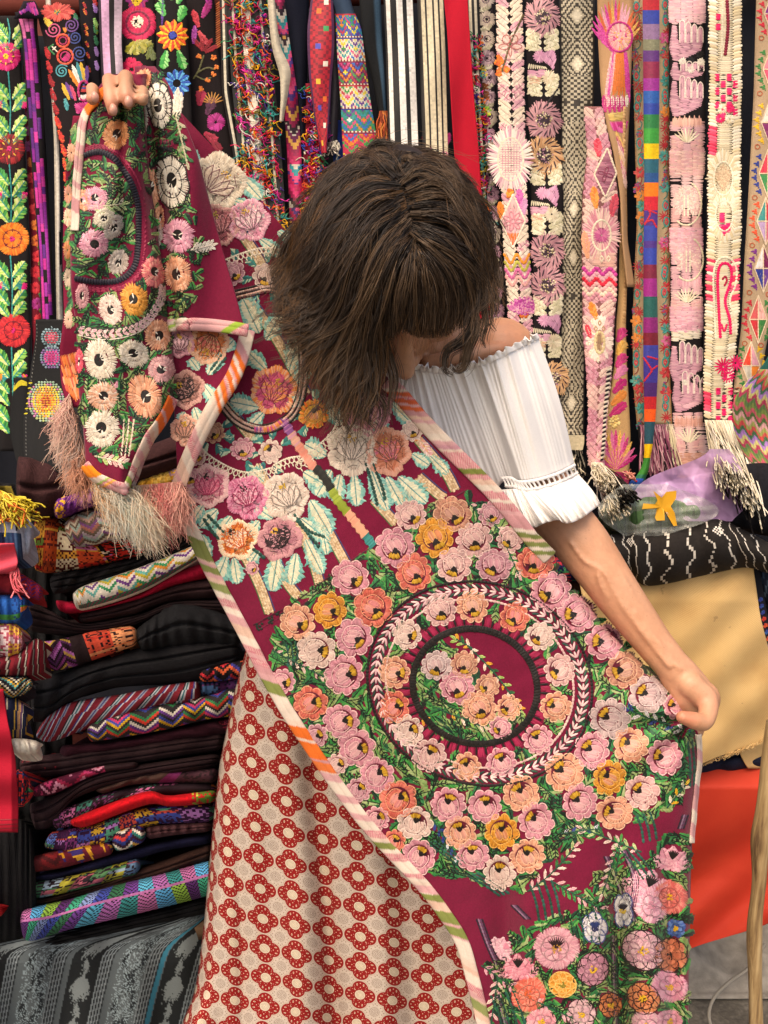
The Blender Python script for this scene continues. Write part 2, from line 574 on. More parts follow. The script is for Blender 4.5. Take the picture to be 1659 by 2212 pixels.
NS = [0]
def sash(label, rows, front=.0, cat='sash', name='hanging_belt', base='1b1718', mat=None, curl=.006, wave=.004, nu=9, fn=None, group='sashes hanging from the rail', **kw):
    NS[0] += 1
    s = Sash(rows, front, curl, wave, per=80 + 13 * (NS[0] % 7), ph=NS[0] * 1.7, **kw)
    l, r = edges_at(s.rows, s.rows[0, 0])
    t = thing(name, label, cat, s.pos((l + r) / 2, s.rows[0, 0]), group)
    strip(s, 'band', t, C(base), mat or M_PLAIN, nu=nu, fn=fn)
    s.t = t
    return s, Emb(s), t

def fringe(s, t, pts0, pts1, n, cols, sag=.015, r=.0014, name='fringe', spread=6, wob=.006, Y0=None, Y1=None, k=9):
    """loose yarn ends hanging between two traced lines"""
    a = rng.uniform(0, 1, n)
    p0 = spline(pts0, 12); p1 = spline(pts1, 12)
    def samp(p, a):
        tt = np.linspace(0, 1, len(p))
        return np.stack([np.interp(a, tt, p[:, 0]), np.interp(a, tt, p[:, 1])], 1)
    A = samp(p0, a); B = samp(p1, np.clip(a + rng.normal(0, .08, n), 0, 1)) + rng.normal(0, spread, (n, 2))
    ya = s.Yf(A[:, 0], A[:, 1]) if Y0 is None else np.full(n, Y0)
    yb = ya - .01 if Y1 is None else np.full(n, Y1)
    tt = np.linspace(0, 1, k)
    Q = A[:, None] * (1 - tt)[None, :, None] + B[:, None] * tt[None, :, None]
    Yq = ya[:, None] * (1 - tt) + yb[:, None] * tt + rng.normal(0, .004, (n, 1)) * tt
    P = at(Q[..., 0], Q[..., 1], Yq)
    ph = rng.uniform(0, 6, (n, 3))
    for ax in range(3):
        P[..., ax] += wob * np.sin(ph[:, ax:ax + 1] + tt[None] * rng.uniform(3, 8, (n, 1))) * tt[None] ** .6
    tubes(name, P, r, jit(CS(cols), n, .1), M_YARN, t, m=3)

def floral_leaf(e, c, dx, dy, w, g='2a8a3f bfdc7a 1f6b35 8fc25a'):
    e.leaf(c, (c[0] + dx, c[1] + dy), w, CS(g)[0::1], CS(g), C('0e8d88'), sp=3)

# 1 ---- black sash with the bright flowers, at the left edge
s, e, t = sash('black sash at the left edge with pink, dark red and orange flowers on green', [(34, -12, 40), (60, -12, 43), (130, -10, 46), (400, -6, 58), (550, -2, 64), (720, 2, 67), (975, 0, 60)], .03)
for yy in range(60, 960, 6): pass
for (fx, fy, r, cs, k) in [(13, 122, 31, 'e0156f f03a8c c90f62', 5), (20, 322, 33, '7d0f18 a81820 5c0b12', 5), (27, 516, 36, 'f07e1d f4932f e56a14', 5), (29, 714, 36, 'c9222b e23237 b0182a', 5)]:
    e.petals((fx, fy), 4, r, k, r * 1.22, CS(cs), ph=-pi / 2 + .2)
    e.ring((fx, fy), r * .55, 2.2, C('70101f'), z=.7)
    e.dots((fx, fy), 5, 12, C('f2c62a') if fy < 300 else C('d81f72'))
    e.build('flower', t)
    for q in range(8):
        a = q * pi / 4; e.add([(fx + cos(a) * r * .4, fy + sin(a) * r * .4)], [(fx + cos(a) * r * .62, fy + sin(a) * r * .62)], 2.5, C('f0c040' if fy < 500 else '7d0f28'), .9)
    e.build('stamens', t)
def leafpair(y, up=1):
    for sx in (-1, 1):
        for d in (0, 26):
            a = (24 + sx * 4, y + d); b = (24 + sx * 30, y + d - 34 * up)
            e.leaf(a, b, 22, CS('1f7a3c 3fa14a 8fc858'), CS('cfe07c 9ccc5c e3e8a0'), C('0f8f8a'), sp=2.8, slant=.7)
for y in (85, 215, 285, 400, 455, 600, 660, 790, 850, 910): leafpair(y)
e.build('leaf', t)
for y0, y1 in ((40, 95), (155, 290), (355, 480), (552, 680), (750, 950)):
    e.curve([(16 + y0 * .012, y0), (21 + y0 * .01, (y0 + y1) / 2), (18 + y1 * .012, y1)], 3.2, C('0b8c86'))
for y in (226, 422, 618, 816):
    for sx in (-1, 1):
        x = 26 + sx * 19
        e.fill([(x - sx * 10, y), (x, y - 10), (x + sx * 4, y), (x, y + 10)], .2, CS('0e8f93 0b7a80'))
        e.fill([(x + sx * 2, y - 9), (x + sx * 14, y - 5), (x + sx * 12, y + 8), (x + sx * 2, y + 8)], .9, CS('e5187c c81266') if y < 700 else CS('f08a24 d7227a'))
e.build('vine', t)

# 2 ---- magenta and purple satin blocks
rows = [(26, 30, 82), (60, 44, 80), (110, 50, 86), (200, 56, 92), (330, 66, 100), (550, 84, 112), (760, 92, 124)]
s, e, t = sash('black sash of stepped magenta and purple satin blocks, folded over the rail', rows, .045, curl=.012)
for cI, (u0, u1) in enumerate(((-.82, -.42), (-.4, .1), (.12, .6))):
    y = 40
    while y < 690:
        ln = random.choice((16, 22, 30, 44))
        c = random.choice(('c5258f', '8a1f8e', 'a3269b', 'd83a9d', '5e1c7c', None) if y > 60 else ('d96aa2', 'c95a98'))
        if c:
            for yy in np.arange(y, min(y + ln, 690), 3.0):
                e.add([s.p(u0, yy)], [s.p(u1, yy)], 3.5, C(c))
        y += ln
e.build('satin_blocks', t)
# the fold on top of the rail
f = Sash([(2, 52, 74), (18, 44, 84), (30, 36, 92), (40, 26, 92)], .06, .004)
strip(f, 'top_fold', t, C('1a1520'), M_PLAIN)
e2 = Emb(f); e2.fill([(56, 8), (72, 4), (84, 30), (78, 34), (60, 22)], 1.2, CS('c9398f 8f2a96 b42c8a')); e2.fill([(40, 26), (56, 18), (60, 24), (44, 32)], 1.0, CS('7a2390 b23a98')); e2.build('satin_blocks', t)

# 3 ---- dark red floral sash, mostly behind
s, e, t = sash('narrow dark red sash with small faded flowers, half hidden behind the magenta one', [(140, 50, 80), (300, 56, 84), (560, 66, 96), (780, 70, 100)], .015, base='6d1022')
for y in range(180, 700, 34):
    e.petals(s.p(random.uniform(-.5, .3), y), 2, 13, 5, 12, CS(random.choice(('a8182c 8a1222', 'c0562a d8742c', '8c1a68 a82a7c', 'b3182a c92a35'))))
    e.leaf(s.p(.1, y + 10), s.p(.8, y + 24), 9, CS('2c6a3c 6f7a2a'))
e.build('flowers_and_leaves', t)

# 4 ---- the curly bird sash
rows = [(18, 84, 160), (34, 80, 158), (90, 96, 172), (160, 104, 190), (250, 118, 200), (330, 136, 210), (560, 150, 232), (800, 170, 250)]
s, e, t = sash('black sash with spirals, a coral flower and a bright tailed bird, beside the raised hand', rows, .05, base='1d1517')
def spiral(c, r, col, turns=2.2, w=3.2, dirn=1, ph=0):
    a = np.linspace(0, turns * 2 * pi, 44)
    rr = np.linspace(2, r, 44)
    e.line(np.stack([c[0] + np.cos(dirn * a + ph) * rr, c[1] + np.sin(dirn * a + ph) * rr], 1), w, C(col), 5)
e.petals((124, 26), 3, 38, 8, 22, CS('e2524c cf4440 ef6a5e'), M=np.array([[1, 0], [0, .55]])); e.dots((124, 26), 6, 14, CS('e8c23a 3b7f70'), 4)
e.build('flower', t)
for c, r, col, d in (((116, 64), 17, 'd45a86', 1), ((154, 55), 16, '6a3f86', -1), ((162, 81), 15, '2b3f80', 1), ((172, 115), 17, '2d4182', -1), ((134, 154), 15, '3b97a0', 1)):
    spiral(c, r, col, dirn=d, ph=random.uniform(0, 6)); e.build('spiral', t)
e.leaf((95, 38), (110, 56), 14, CS('e8bf3a f0cf5a')); e.leaf((160, 28), (166, 42), 10, CS('1f6b4a 2f7b52'))
for (x, y, r, cs) in ((136, 88, 14, 'd8432f e35a3c'), (141, 122, 17, 'd8432f e35a3c')):
    e.ring((x, y), r, 5, CS(cs)); e.ring((x, y), r * .62, 3, C('b0205c'))
    if y > 100: e.fill([(x - 6, y + 4), (x + 6, y - 10), (x + 12, y - 2), (x + 8, y + 10), (x - 4, y + 11)], .8, CS('c4146e a8125c'))
e.line([(116, 96), (104, 104), (118, 118)], 4, C('2b7a44'), 5); e.line([(112, 100), (124, 112)], 3, C('e8dcc8'), 5); e.line([(121, 101), (114, 108)], 3, C('e8dcc8'), 5)
for a in (-.5, -.1, .3): e.line([(141, 70), (141 + 10 * cos(a - 1.5), 70 + 10 * sin(a - 1.5))], 3.4, C('e8892a'))
e.build('scroll', t)
for i, (x0, y0, x1, y1, c) in enumerate([(148, 150, 170, 188, 'e88a2a'), (156, 140, 172, 180, 'eee6dc'), (166, 134, 178, 178, '2f8f97'), (174, 134, 184, 178, 'e2b53a'), (188, 142, 186, 182, '6a3a8c'), (134, 180, 150, 216, 'e2b53a'), (142, 178, 158, 214, '6a3a8c'), (152, 184, 164, 218, 'd9486c')]):
    e.leaf((x1, y1), (x0, y0), 10, C(c), sp=2.6, slant=.5)
    e.build('tail_feather', t)
e.ring((181, 196), 15, 5, C('c92a72'), M=np.array([[.8, 0], [0, 1.5]])); e.fill([(174, 200), (190, 200), (188, 188), (180, 182)], 0, CS('d03a3a 2d3f8f'))
e.fill([(170, 206), (194, 204), (194, 214), (172, 216)], 1.5, CS('f2e9e0')); e.fill([(160, 224), (190, 220), (196, 240), (166, 246)], .6, CS('c92a7a d84a90'))
e.leaf((140, 212), (146, 238), 10, CS('2f8f97 4aa5a8'))
e.build('bird_body', t)
for y in range(100, 540, 30):
    e.leaf(s.p(-.98, y), s.p(-.84, y + 28), 11, CS('a81820 c0232a 8c1420') if y < 230 else CS('d83a2c b81c24 e0622f'))
e.build('red_edging', t)

def belt(label, rows, front, stripes, base='15110f', ch=4.4, cw=5, name='striped_belt', **kw):
    s, e, t = sash(label, rows, front, cat='belt', name=name, base=base, **kw)
    def fn(i, j, nc):
        u = (j + .5) / nc
        out = np.zeros(i.shape + (3,))
        k = np.searchsorted(np.asarray([q[0] for q in stripes]), u, side='right') - 1
        return np.asarray([C(q[1]) for q in stripes])[k]
    beads(s, 'weft_ribs', t, fn, cw=cw, ch=ch, h=.9)
    return s, e, t
belt('narrow white cotton tape showing between the magenta sash and the raised cloth', [(-20, 98, 108), (300, 117, 127), (600, 121, 133), (780, 124, 138)], .036, [(0, 'b8b0a0'), (.2, 'cfc8ba')], name='cotton_tape', cw=4)
# 5 ---- dark narrow sash with slivers of green
s, e, t = sash('narrow black sash with slivers of lilac and green, squeezed beside the lilac striped belt', [(-20, 168, 214), (120, 180, 216), (300, 196, 218), (460, 200, 222), (700, 205, 226)], .02, base='17131a')
for y, c in ((6, '9a6ab8 b48ace'), (38, '8fc86a a8d880'), (52, '3f8f5a 7a8a2a'), (76, '2c7a52'), (100, 'a57fc0'), (130, 'b48ad0'), (-8, 'c0302f')):
    e.leaf(s.p(.45, y), s.p(.7, y + 22), 9, CS(c))
    e.leaf(s.p(-.6, y + 12), s.p(-.3, y + 26), 6, CS('a8202a d0762a'))
e.build('embroidery', t)

# 6 ---- lilac, black and white striped belt
belt('lilac, black and pale grey striped belt above the raised hand', [(-20, 212, 264), (90, 216, 262), (200, 222, 268), (420, 226, 272), (700, 236, 280)], .04, [(0, '2a1a28'), (.12, 'd9a8cc'), (.4, '171214'), (.7, 'cdb4c4'), (.97, '2a1a28')])

# 7 ---- black sash with crimson flower
s, e, t = sash('black sash with a large crimson poppy with a white beaded centre', [(-20, 264, 336), (90, 266, 336), (170, 268, 338), (420, 275, 345), (720, 285, 350)], .03)
e.petals((298, 50), 8, 40, 6, 40, [CS('d31450 e21f5c bf1048'), CS('c40f48 dd1a58')], ph=.4); e.ring((298, 50), 25, 6, C('7a0c38')); e.dots((297, 47), 13, 70, CS('efe6d2 e0d4ba'), 4.4); e.build('flower', t)
e.petals((284, 150), 4, 26, 5, 24, CS('d31450 c21046'), ph=.9); e.build('flower', t)
e.dots((296, 2), 10, 40, CS('e8c41f d0a818'), 5); e.petals((296, -4), 10, 26, 6, 18, CS('b0105c 8a1070')); e.build('flower', t)
for a in (1.0, 1.5, 2.0, .4): e.leaf((292, 88), (292 + 40 * cos(a), 84 + 34 * sin(a)), 18, CS('8a8620 a39c30 6f7a2a'), CS('a8a048 b8b468'))
e.leaf((325, 100), (332, 130), 14, CS('7a8a5a 8f9a6a')); e.leaf((330, 92), (318, 128), 12, CS('6f7a3a')); e.build('leaf', t)

# 8 ---- black sash with orange and blue daisies
s, e, t = sash('black sash with a flame orange daisy and a blue daisy on green leaves', [(-20, 336, 402), (80, 338, 406), (200, 338, 412), (420, 348, 420), (720, 352, 430)], .045)
for (x0, y0, x1, y1) in ((352, 8, 344, -20), (356, 36, 342, 6), (384, 10, 392, -20), (386, 48, 398, 14), (360, 108, 352, 148), (384, 108, 398, 148), (370, 2, 372, -14)):
    e.leaf((x0, y0), (x1, y1), 20, CS('1f8f3f 3faf4a'), CS('7fd07a 55b85a 9fdc8a')); e.build('leaf', t)
for i in range(12):
    a = i * pi / 6 + .1
    u = np.array([cos(a), sin(a)])
    e.leaf((373, 77) + u * 9, (373, 77) + u * 34, 13, CS('f0a01a f5c62a'), CS('e0301c ee5a1c'), sp=2.6, slant=.5)
e.dots((373, 77), 8, 30, CS('23349a 2c3fb0'), 4.4); e.build('flower', t)
for i in range(11):
    a = i * 2 * pi / 11
    u = np.array([cos(a), sin(a)])
    e.leaf((382, 180) + u * 8, (382, 180) + u * 30, 12, CS('2a8fd0 62b8e8'), CS('1f4fb0 2a62c4'), sp=2.6, slant=.5)
e.build('flower', t)
e.leaf((352, -12), (350, 60), 5, CS('5a2a8a')); e.build('stem', t)

# 9 ---- dull red and purple sprays
s, e, t = sash('black sash with dull red and plum sprays, an orange seed stalk and a magenta blossom', [(-20, 400, 462), (100, 404, 470), (260, 408, 492), (345, 415, 510), (520, 430, 540), (760, 440, 560)], .02, base='1c1416')
for (x, y, L, a, w, c) in [(436, 40, 42, -1.1, 16, 'a01c6a b82c82'), (448, 12, 34, -1.3, 18, '8a1670 b02a90'), (430, 60, 40, -1.9, 14, 'b8283a d23a4a'), (428, 66, 36, 1.0, 14, 'c03a44 d8525c'), (418, 96, 40, -1.5, 12, 'a03a9a c054b0'), (438, 110, 34, -2.2, 10, '8a1422 a81c2c'), (438, 112, 34, -1.6, 10, '8a1422 a81c2c'), (440, 112, 34, -1.0, 10, '8a1422 a81c2c'), (442, 114, 34, -.5, 10, '9a1a2a'), (430, 230, 34, -1.4, 22, '9c1a3a b02048'), (446, 250, 40, -1.2, 22, '4a1838 5c2048'), (440, 286, 34, .6, 20, '9a1c38 b82a48'), (455, 300, 34, .9, 18, '8a1830'), (470, 330, 34, 1.0, 18, 'b02a28')]:
    e.leaf((x, y), (x + L * cos(a), y + L * sin(a)), w, CS(c)); e.build('leaf', t)
e.petals((466, 264), 3, 20, 5, 20, CS('b01c7a c83494 981a6a')); e.build('flower', t)
for i in range(9):
    a = -pi / 2 - 1.3 + i * .32
    e.add([(458, 224)], [(458 + 26 * cos(a), 224 + 26 * sin(a))], 3, CS('a86a2c c0853c'))
e.build('spray', t)
e.curve([(418, 170), (430, 150), (440, 120)], 4, C('5c5a34')); e.curve([(428, 156), (448, 146), (462, 150)], 4, C('5c5a34')); e.curve([(424, 164), (440, 172), (456, 168)], 3.4, C('5c5a34'))
for x, y in ((430, 122), (462, 124), (468, 146), (448, 174), (434, 192), (462, 160)): e.dots((x, y), 5, 10, CS('d86a24 e88434'), 5)
e.build('seed_stalk', t)
for y in range(10, 110, 5): e.add([(466, y)], [(478, y - 8)], 3, CS('b85a2c c86c3a'))
e.build('edging', t)

# ---- loose tufts of yarn knotted into a band
def tufts(s, t, n, cols, u0=-.9, u1=.9, y0=0, y1=600, L=22, name='yarn_tufts', r=.0010):
    n = int(n * 1.35); k = 11
    yy = rng.uniform(y0, y1, n)
    uu = rng.uniform(u0, u1, n)
    xy = s.xy(uu, yy)
    a = rng.uniform(0, 2 * pi, n); b = a + rng.normal(0, 1.3, n)
    tt = np.linspace(0, 1, k)
    ln = rng.uniform(.4, 1.1, n) * L
    dx = ln[:, None] * (np.cos(a)[:, None] * tt + .5 * np.sin(b)[:, None] * tt ** 2)
    dy = ln[:, None] * (np.sin(a)[:, None] * tt + .5 * np.cos(b)[:, None] * tt ** 2 + .25 * tt)
    cl_ = rng.uniform(1.5, 4.5, (n, 1)); fq = rng.uniform(5, 13, (n, 1)); dx = dx + cl_ * np.sin(fq * tt[None] + a[:, None]); dy = dy + cl_ * np.cos(fq * tt[None] + b[:, None])
    X = xy[:, :1] + dx; Yq = xy[:, 1:] + dy
    lift = (np.sin(tt * pi * .85)[None] * rng.uniform(.002, .008, (n, 1)) + .0008)
    P = s.lift(X.ravel(), Yq.ravel(), lift.ravel()).reshape(n, k, 3)
    # groups of threads share a colour, as the knots do
    cc = np.asarray(CS(cols))
    g = (np.floor(yy / 17) * 7 + np.floor(uu * 2.2) * 3).astype(int)
    ci = np.where(rng.uniform(0, 1, n) < .6, (g * 5) % len(cc), rng.integers(0, len(cc), n))
    tubes(name, P, r, np.clip(cc[ci] * (1 + rng.normal(0, .1, (n, 1))), 0, 1), M_YARN, t, m=3, kind='stuff')
TUFT = 'd8245a e0349a ef7a24 c8202c 4a2a86 7a1f4c 1f8a5a f0b428 e8e0d4 8a7a2c b8186a 2f9a94 e2502c'
# 10 ---- tufted striped belts
s, e, t = belt('black and cream belt thick with knotted yarn tufts of every colour', [(-20, 488, 578), (150, 498, 590), (300, 512, 606), (420, 520, 614), (600, 540, 626), (660, 545, 628)], .05, [(0, '15120f'), (.1, 'c9bfa8'), (.16, '15120f'), (.34, 'ddd4c0'), (.56, '17130f'), (.8, 'c9bfa8'), (.86, '17130f')], name='tufted_belt')
tufts(s, t, 620, TUFT, y0=-10, y1=630)
s, e, t = belt('narrow black and white belt at the left side of the tufted belt', [(-20, 474, 494), (200, 480, 500), (340, 505, 526), (560, 520, 545)], .035, [(0, '1a1512'), (.3, 'cfc6b0'), (.6, '1a1512')])
# 11 ---- white ribbon, turned over in the middle
belt('cream ribbon turned over on itself beside the tufted belt', [(-20, 577, 591), (60, 583, 599), (105, 588, 606), (135, 597, 622), (150, 602, 628), (165, 606, 628), (215, 607, 620), (262, 604, 611)], .065, [(0, 'a89e88'), (.12, 'c4baa4'), (.88, 'a89e88')], name='hanging_ribbon')
# 12 ---- magenta diamonds
def m_magenta(i, j, nc):
    v = np.abs((j - nc / 2)) ; d = (i * .55 + v * 1.15) % 16
    pal = CS('b3174f c92a66 8f1444 2b1420 c9c0b0 1f8f94 d84a7a 4a2a7a b3174f 6c1a4c d8a04a 961548')
    idx = (np.floor(d / 2.2) + (i // 26) * 3) % len(pal)
    return pick(idx.astype(int), pal)
s, e, t = sash('magenta sash woven with zigzags and diamonds, left of the dark blue cloth', [(-20, 588, 612), (80, 600, 624), (200, 612, 642), (320, 620, 650), (470, 626, 656), (640, 632, 660)], .025, base='5c1234')
beads(s, 'brocade', t, m_magenta, cw=4, ch=3.6)
# 13 ---- navy smooth
sash('plain near black indigo cloth hanging in a soft fold', [(-20, 604, 668), (120, 622, 664), (250, 640, 664), (480, 648, 668), (700, 650, 672)], .015, cat='cloth', name='hanging_cloth', base='191c2a', mat=M_WOOL, curl=.02)
# 14 ---- red sash with small bright bars
def m_red(i, j, nc):
    d = (np.abs(j - nc / 2 + .5) + np.abs(i % 22 - 11) * .62)
    base = pick(np.where(d.astype(int) % 3 == 0, 0, 1), CS('7c1226 b3182c'))
    hot = CS('e0b43a 2f7fc0 d83a8a 2a9a5a e8e0d0 e2702a 4a4ab0')
    k = (rng.uniform(0, 1, i.shape) < .0)
    blk = ((i // 5) * 3 + (j // 3) * 5) % 11
    m = (blk < 3) & ((i % 5) < 3) & ((j % 3) < 2) & (j > 1) & (j < nc - 2)
    out = base.copy()
    out[m] = pick(((i // 5) * 2 + j // 3)[m], hot)
    out[(j == 0) | (j == nc - 1)] = C('4a1c44')
    return out
s, e, t = sash('red woven sash with rows of tiny coloured bars and a purple edge', [(-20, 674, 718), (60, 664, 722), (100, 664, 722), (170, 668, 716), (260, 680, 710), (330, 694, 706)], .05, base='6d1226')
beads(s, 'brocade', t, m_red, cw=4, ch=3.8)
s, e, t = sash('red sash end matted with short loose yarns, under the tiny barred sash', [(180, 660, 704), (250, 662, 700), (330, 656, 702), (440, 652, 700), (520, 655, 700)], .035, base='7c1428')
tufts(s, t, 260, 'c8202c e0502c 7a1f4c 2c4ab0 1f8a5a e8d8c0 d8245a f0b428 b02a86', y0=185, y1=500, L=16)
# 15 ---- dark striped piece with torn fringe
s, e, t = belt('short charcoal and plum striped cloth with a torn white fringe', [(130, 708, 728), (180, 706, 730), (270, 702, 730), (312, 708, 728)], .03, [(0, '2a2530'), (.3, '5c3a6a'), (.4, '2a2530'), (.6, '56386a'), (.7, '241f28')])
fringe(s, t, [(708, 308), (730, 304)], [(706, 330), (734, 324)], 26, 'cfc8ba 8a7f78', spread=5)
s, e, t = belt('bright blue checked strip showing above the woman\'s hair', [(260, 716, 736), (330, 720, 742), (420, 722, 745)], .01, [(0, '1c4aa0'), (.35, '2f8fd0'), (.6, '1d3f9a')])
# 16 ---- chevron huipil band
def m_chev(i, j, nc):
    band = i // 16; r = i % 16
    grounds = CS('2a62a8 e6dcc2 7a2f5c dcd3ba 3a8a72 c8345a e3d9c0 5a3a80 d8d0b0 7a3a2a')
    out = pick(band, grounds)
    z = (r + np.abs((j % 8) - 4) * 1.6).astype(int)
    hot = CS('2f6fc0 e0862c 3f9a52 c83a4a e8d23a 6a3a90 2f9aa0 d84a80')
    m = (z % 4) < 2
    out[m] = pick((z // 4 + band * 3 + j // 8)[m], hot)
    dot = (np.abs((j % 8) - 4) + np.abs(r - 7) < 2)
    out[dot] = pick((band + j // 8)[dot], CS('e8862a 3f9a4a e8d84a e86a9a f0ece0'))
    ln = (r == 0); out[ln] = pick(band[ln], CS('b8283a 2a3f8a 8a2a4a'))
    e_ = (r == 15) ; out[e_] = pick(((j + i) % 2)[e_], CS('e8dcc0 8a2f3a'))
    return out
s, e, t = sash('gathered cloth end woven in bright chevrons with dots, dark denim blue above', [(-20, 702, 752), (24, 724, 764), (60, 726, 780), (140, 730, 790), (220, 736, 800), (300, 740, 814), (400, 745, 820)], .06, cat='cloth', name='hanging_cloth', base='2f4258', curl=.02)
beads(s, 'brocade', t, m_chev, cw=3.6, ch=3.2, y0=30, y1=395)
# 17 ---- charcoal with denim edge
s, e, t = sash('charcoal cloth edged in denim blue with a frayed orange end', [(-20, 774, 822), (100, 786, 826), (180, 806, 832), (240, 816, 836), (262, 822, 838)], .04, cat='cloth', name='hanging_cloth', base='232628', mat=M_WOOL, fn=lambda u, y: np.where((u > .45)[:, None], C('3a5468'), C('202224')))
fringe(s, t, [(820, 240), (838, 240)], [(816, 310), (838, 312)], 60, '8a3a24 b8542c 5c2a2c c87a3c', spread=4)
# 18 19 ---- black and white belts
belt('wide belt of bold black and bright white stripes above the woman\'s head', [(-20, 828, 890), (120, 834, 896), (330, 840, 904), (480, 844, 908)], .05, [(0, '14110f'), (.04, 'e6e2da'), (.24, '14110f'), (.42, 'eeeae2'), (.62, '14110f'), (.8, 'eae6de'), (.97, '14110f')], ch=5, cw=4.5)
s, e, t = belt('belt of narrow black and cream stripes ending in a crimson embroidered patch', [(-20, 900, 956), (120, 906, 962), (280, 912, 966), (400, 914, 970), (470, 914, 972)], .04, [(0, '14110f'), (.06, '2a241f'), (.12, 'd2c6a8'), (.3, '14110f'), (.38, 'd6caac'), (.54, '14110f'), (.62, 'd6caac'), (.76, '14110f'), (.84, 'd2c6a8'), (.97, '14110f')], ch=5, cw=4)
p = Sash([(282, 914, 968), (400, 916, 971), (480, 918, 972)], .042)
strip(p, 'end_patch', t, C('2a1018'), M_PLAIN)
e = Emb(p)
for (x, y, L, a, w, c) in [(926, 330, 50, -1.65, 22, 'c8103a e0204a'), (948, 330, 46, -1.2, 16, '7a1450 a01a6a'), (940, 330, 42, -1.45, 14, '8a164c'), (962, 320, 34, -1.3, 12, '981a60')]:
    e.leaf((x, y), (x + L * cos(a), y + L * sin(a)), w, CS(c)); e.build('leaf', t)
for y, c in ((336, 'c01a7a d83a92'), (372, 'c8143c d8284a'), (404, 'b0104a'), (440, 'c02a6a')):
    e.petals((944, y), 3, 24, 6, 20, CS(c)); e.build('flower', t)
# 20 ---- plain red cloth
sash('plain bright red cotton cloth hanging in long soft folds right of the woman\'s head', [(-20, 958, 1008), (60, 966, 1014), (200, 974, 1022), (330, 982, 1034), (450, 994, 1042), (700, 1010, 1060)], .055, cat='cloth', name='hanging_cloth', base='b8142c', mat=M_PLAIN, curl=-.006, wave=.005, nu=25, fn=None)
# 21 ---- striped tufted
s, e, t = belt('narrow black and cream belt with bright tufts, right of the plain red cloth', [(-20, 1006, 1034), (150, 1012, 1040), (330, 1026, 1048), (560, 1034, 1062), (720, 1040, 1066)], .03, [(0, '15120f'), (.2, 'd6cab0'), (.42, '15120f'), (.6, 'd6cab0'), (.75, '15120f')], name='tufted_belt')
tufts(s, t, 190, TUFT, y0=75, y1=640, L=17)

# ------------------------------------------------------------------ the pale sashes on the right
def c3(x, y): return (987.5 + .4048 * x, .4048 * y)
def c6(x, y): return (1042.3 + .3717 * x, 493.8 + .3717 * y)
PINKS = 'e3b3b4 d99aa4 e8c3bc cf8a98 edd0c4'
CREAM = 'e6d8bc ddcba8 efe4cc d8c49c'

# 22 ---- mauve flowers behind
s, e, t = sash('mauve and grey floral sash half hidden behind the pale pink diamond sash', [(-20, 1030, 1066), (120, 1038, 1070), (300, 1040, 1074), (560, 1048, 1086), (720, 1056, 1090)], .02, base='241c22')
for y in range(0, 700, 42):
    e.petals(s.p(random.uniform(-.3, .2), y), 3, 19, 6, 15, CS(random.choice(('b98a9a c49aa8 a87a90', 'a88a94 8f7480 c0a4aa', 'c9b8a8 b8a898'))), ph=random.random())
    e.ring(s.p(0, y), 8, 3, C('5a3a50')); e.build('flower', t)
    e.leaf(s.p(-.9, y + 24), s.p(.6, y + 14), 12, CS('b8b094 a09a80 cfc8ae')); e.build('leaf', t)
for (x, y, c) in ((1036, 100, 'e8b84a d8742c'), (1042, 160, 'e0c040'), (1046, 190, '8a4a1c 7a3a18'), (1048, 205, '7a3f1a'), (1052, 240, 'd8dc4a 7fb83a'), (1050, 262, 'a0185a'), (1054, 300, '8fd0d8 d84a8a')):
    e.dots((x, y), 10, 22, CS(c), 6)
e.build('beaded_knots', t)

# 23 ---- pale pink floral with a diamond medallion
s, e, t = sash('pale pink sash with an open flower, a beaded oval and an orange tipped diamond', [(-20, 1070, 1128), (100, 1072, 1132), (250, 1077, 1134), (400, 1082, 1138), (520, 1086, 1142), (620, 1094, 1148), (800, 1100, 1155)], .05, base='1c1518')
def satin_bg(s, e, cols, y0, y1, step=20, wid=.95, up=True):
    """rows of slanting satin feathers either side of the middle"""
    for y in np.arange(y0, y1, step):
        for sx in (-1, 1):
            c = CS(random.choice(cols))
            a = s.p(sx * .05, y + step * .9); b = s.p(sx * wid, y - step * .35)
            e.leaf(a, b, step * 1.15, c, sp=2.8, slant=.25)
satin_bg(s, e, [PINKS, 'e6c8b8 efdcc8', 'd89aa8 e0aeb4', 'e8d4bc'], 0, 800, 17); e.build('satin_ground', t)
m = c3(283, 240)
for i in range(5): e.leaf(np.array(m) + 5 * np.array([cos(i * 1.257 + .3), sin(i * 1.257 + .3)]), np.array(m) + 30 * np.array([cos(i * 1.257 + .3), sin(i * 1.257 + .3)]), 20, CS('dba89c e6bdb0'), CS('e8c8bc'), z=.9); 
e.build('flower', t)
for i in range(5):
    a = i * 1.257 + .3
    q = np.linspace(0, 2 * pi, 14); cc = np.array(m) + 14 * np.array([cos(a), sin(a)])
    e.line(cc + np.stack([np.cos(q) * 9 * abs(cos(a)) + np.cos(q) * 3, np.sin(q) * 9 * abs(sin(a)) + np.sin(q) * 3], 1), 2.2, C('b0605c'), 4, 1.4)
e.curve([c3(352, 80), c3(290, 220), c3(240, 380)], 4.5, C('5c4a28'), z=1.3)
e.build('stalk', t)
for a, b in ((c3(215, 290), c3(240, 340)), (c3(240, 350), c3(205, 330)), (c3(240, 350), c3(275, 380)), (c3(232, 355), c3(222, 405))): e.leaf(a, b, 14, CS('e8751c f08a2a d8622a'), z=1.)
e.build('orange_bud', t)
ov = c3(285, 850); M = np.array([[.62, 0], [0, 1.15]])
e.radial(ov, 24, 62, CS('ecdcd0 e8c4c4 f2e6d6 d8a4b0'), M=np.array([[.8, 0], [0, 1.12]]), z=.7); e.ring(ov, 36, 4, C('eddcc2'), z=1.1, M=np.array([[.75, 0], [0, 1.3]]))
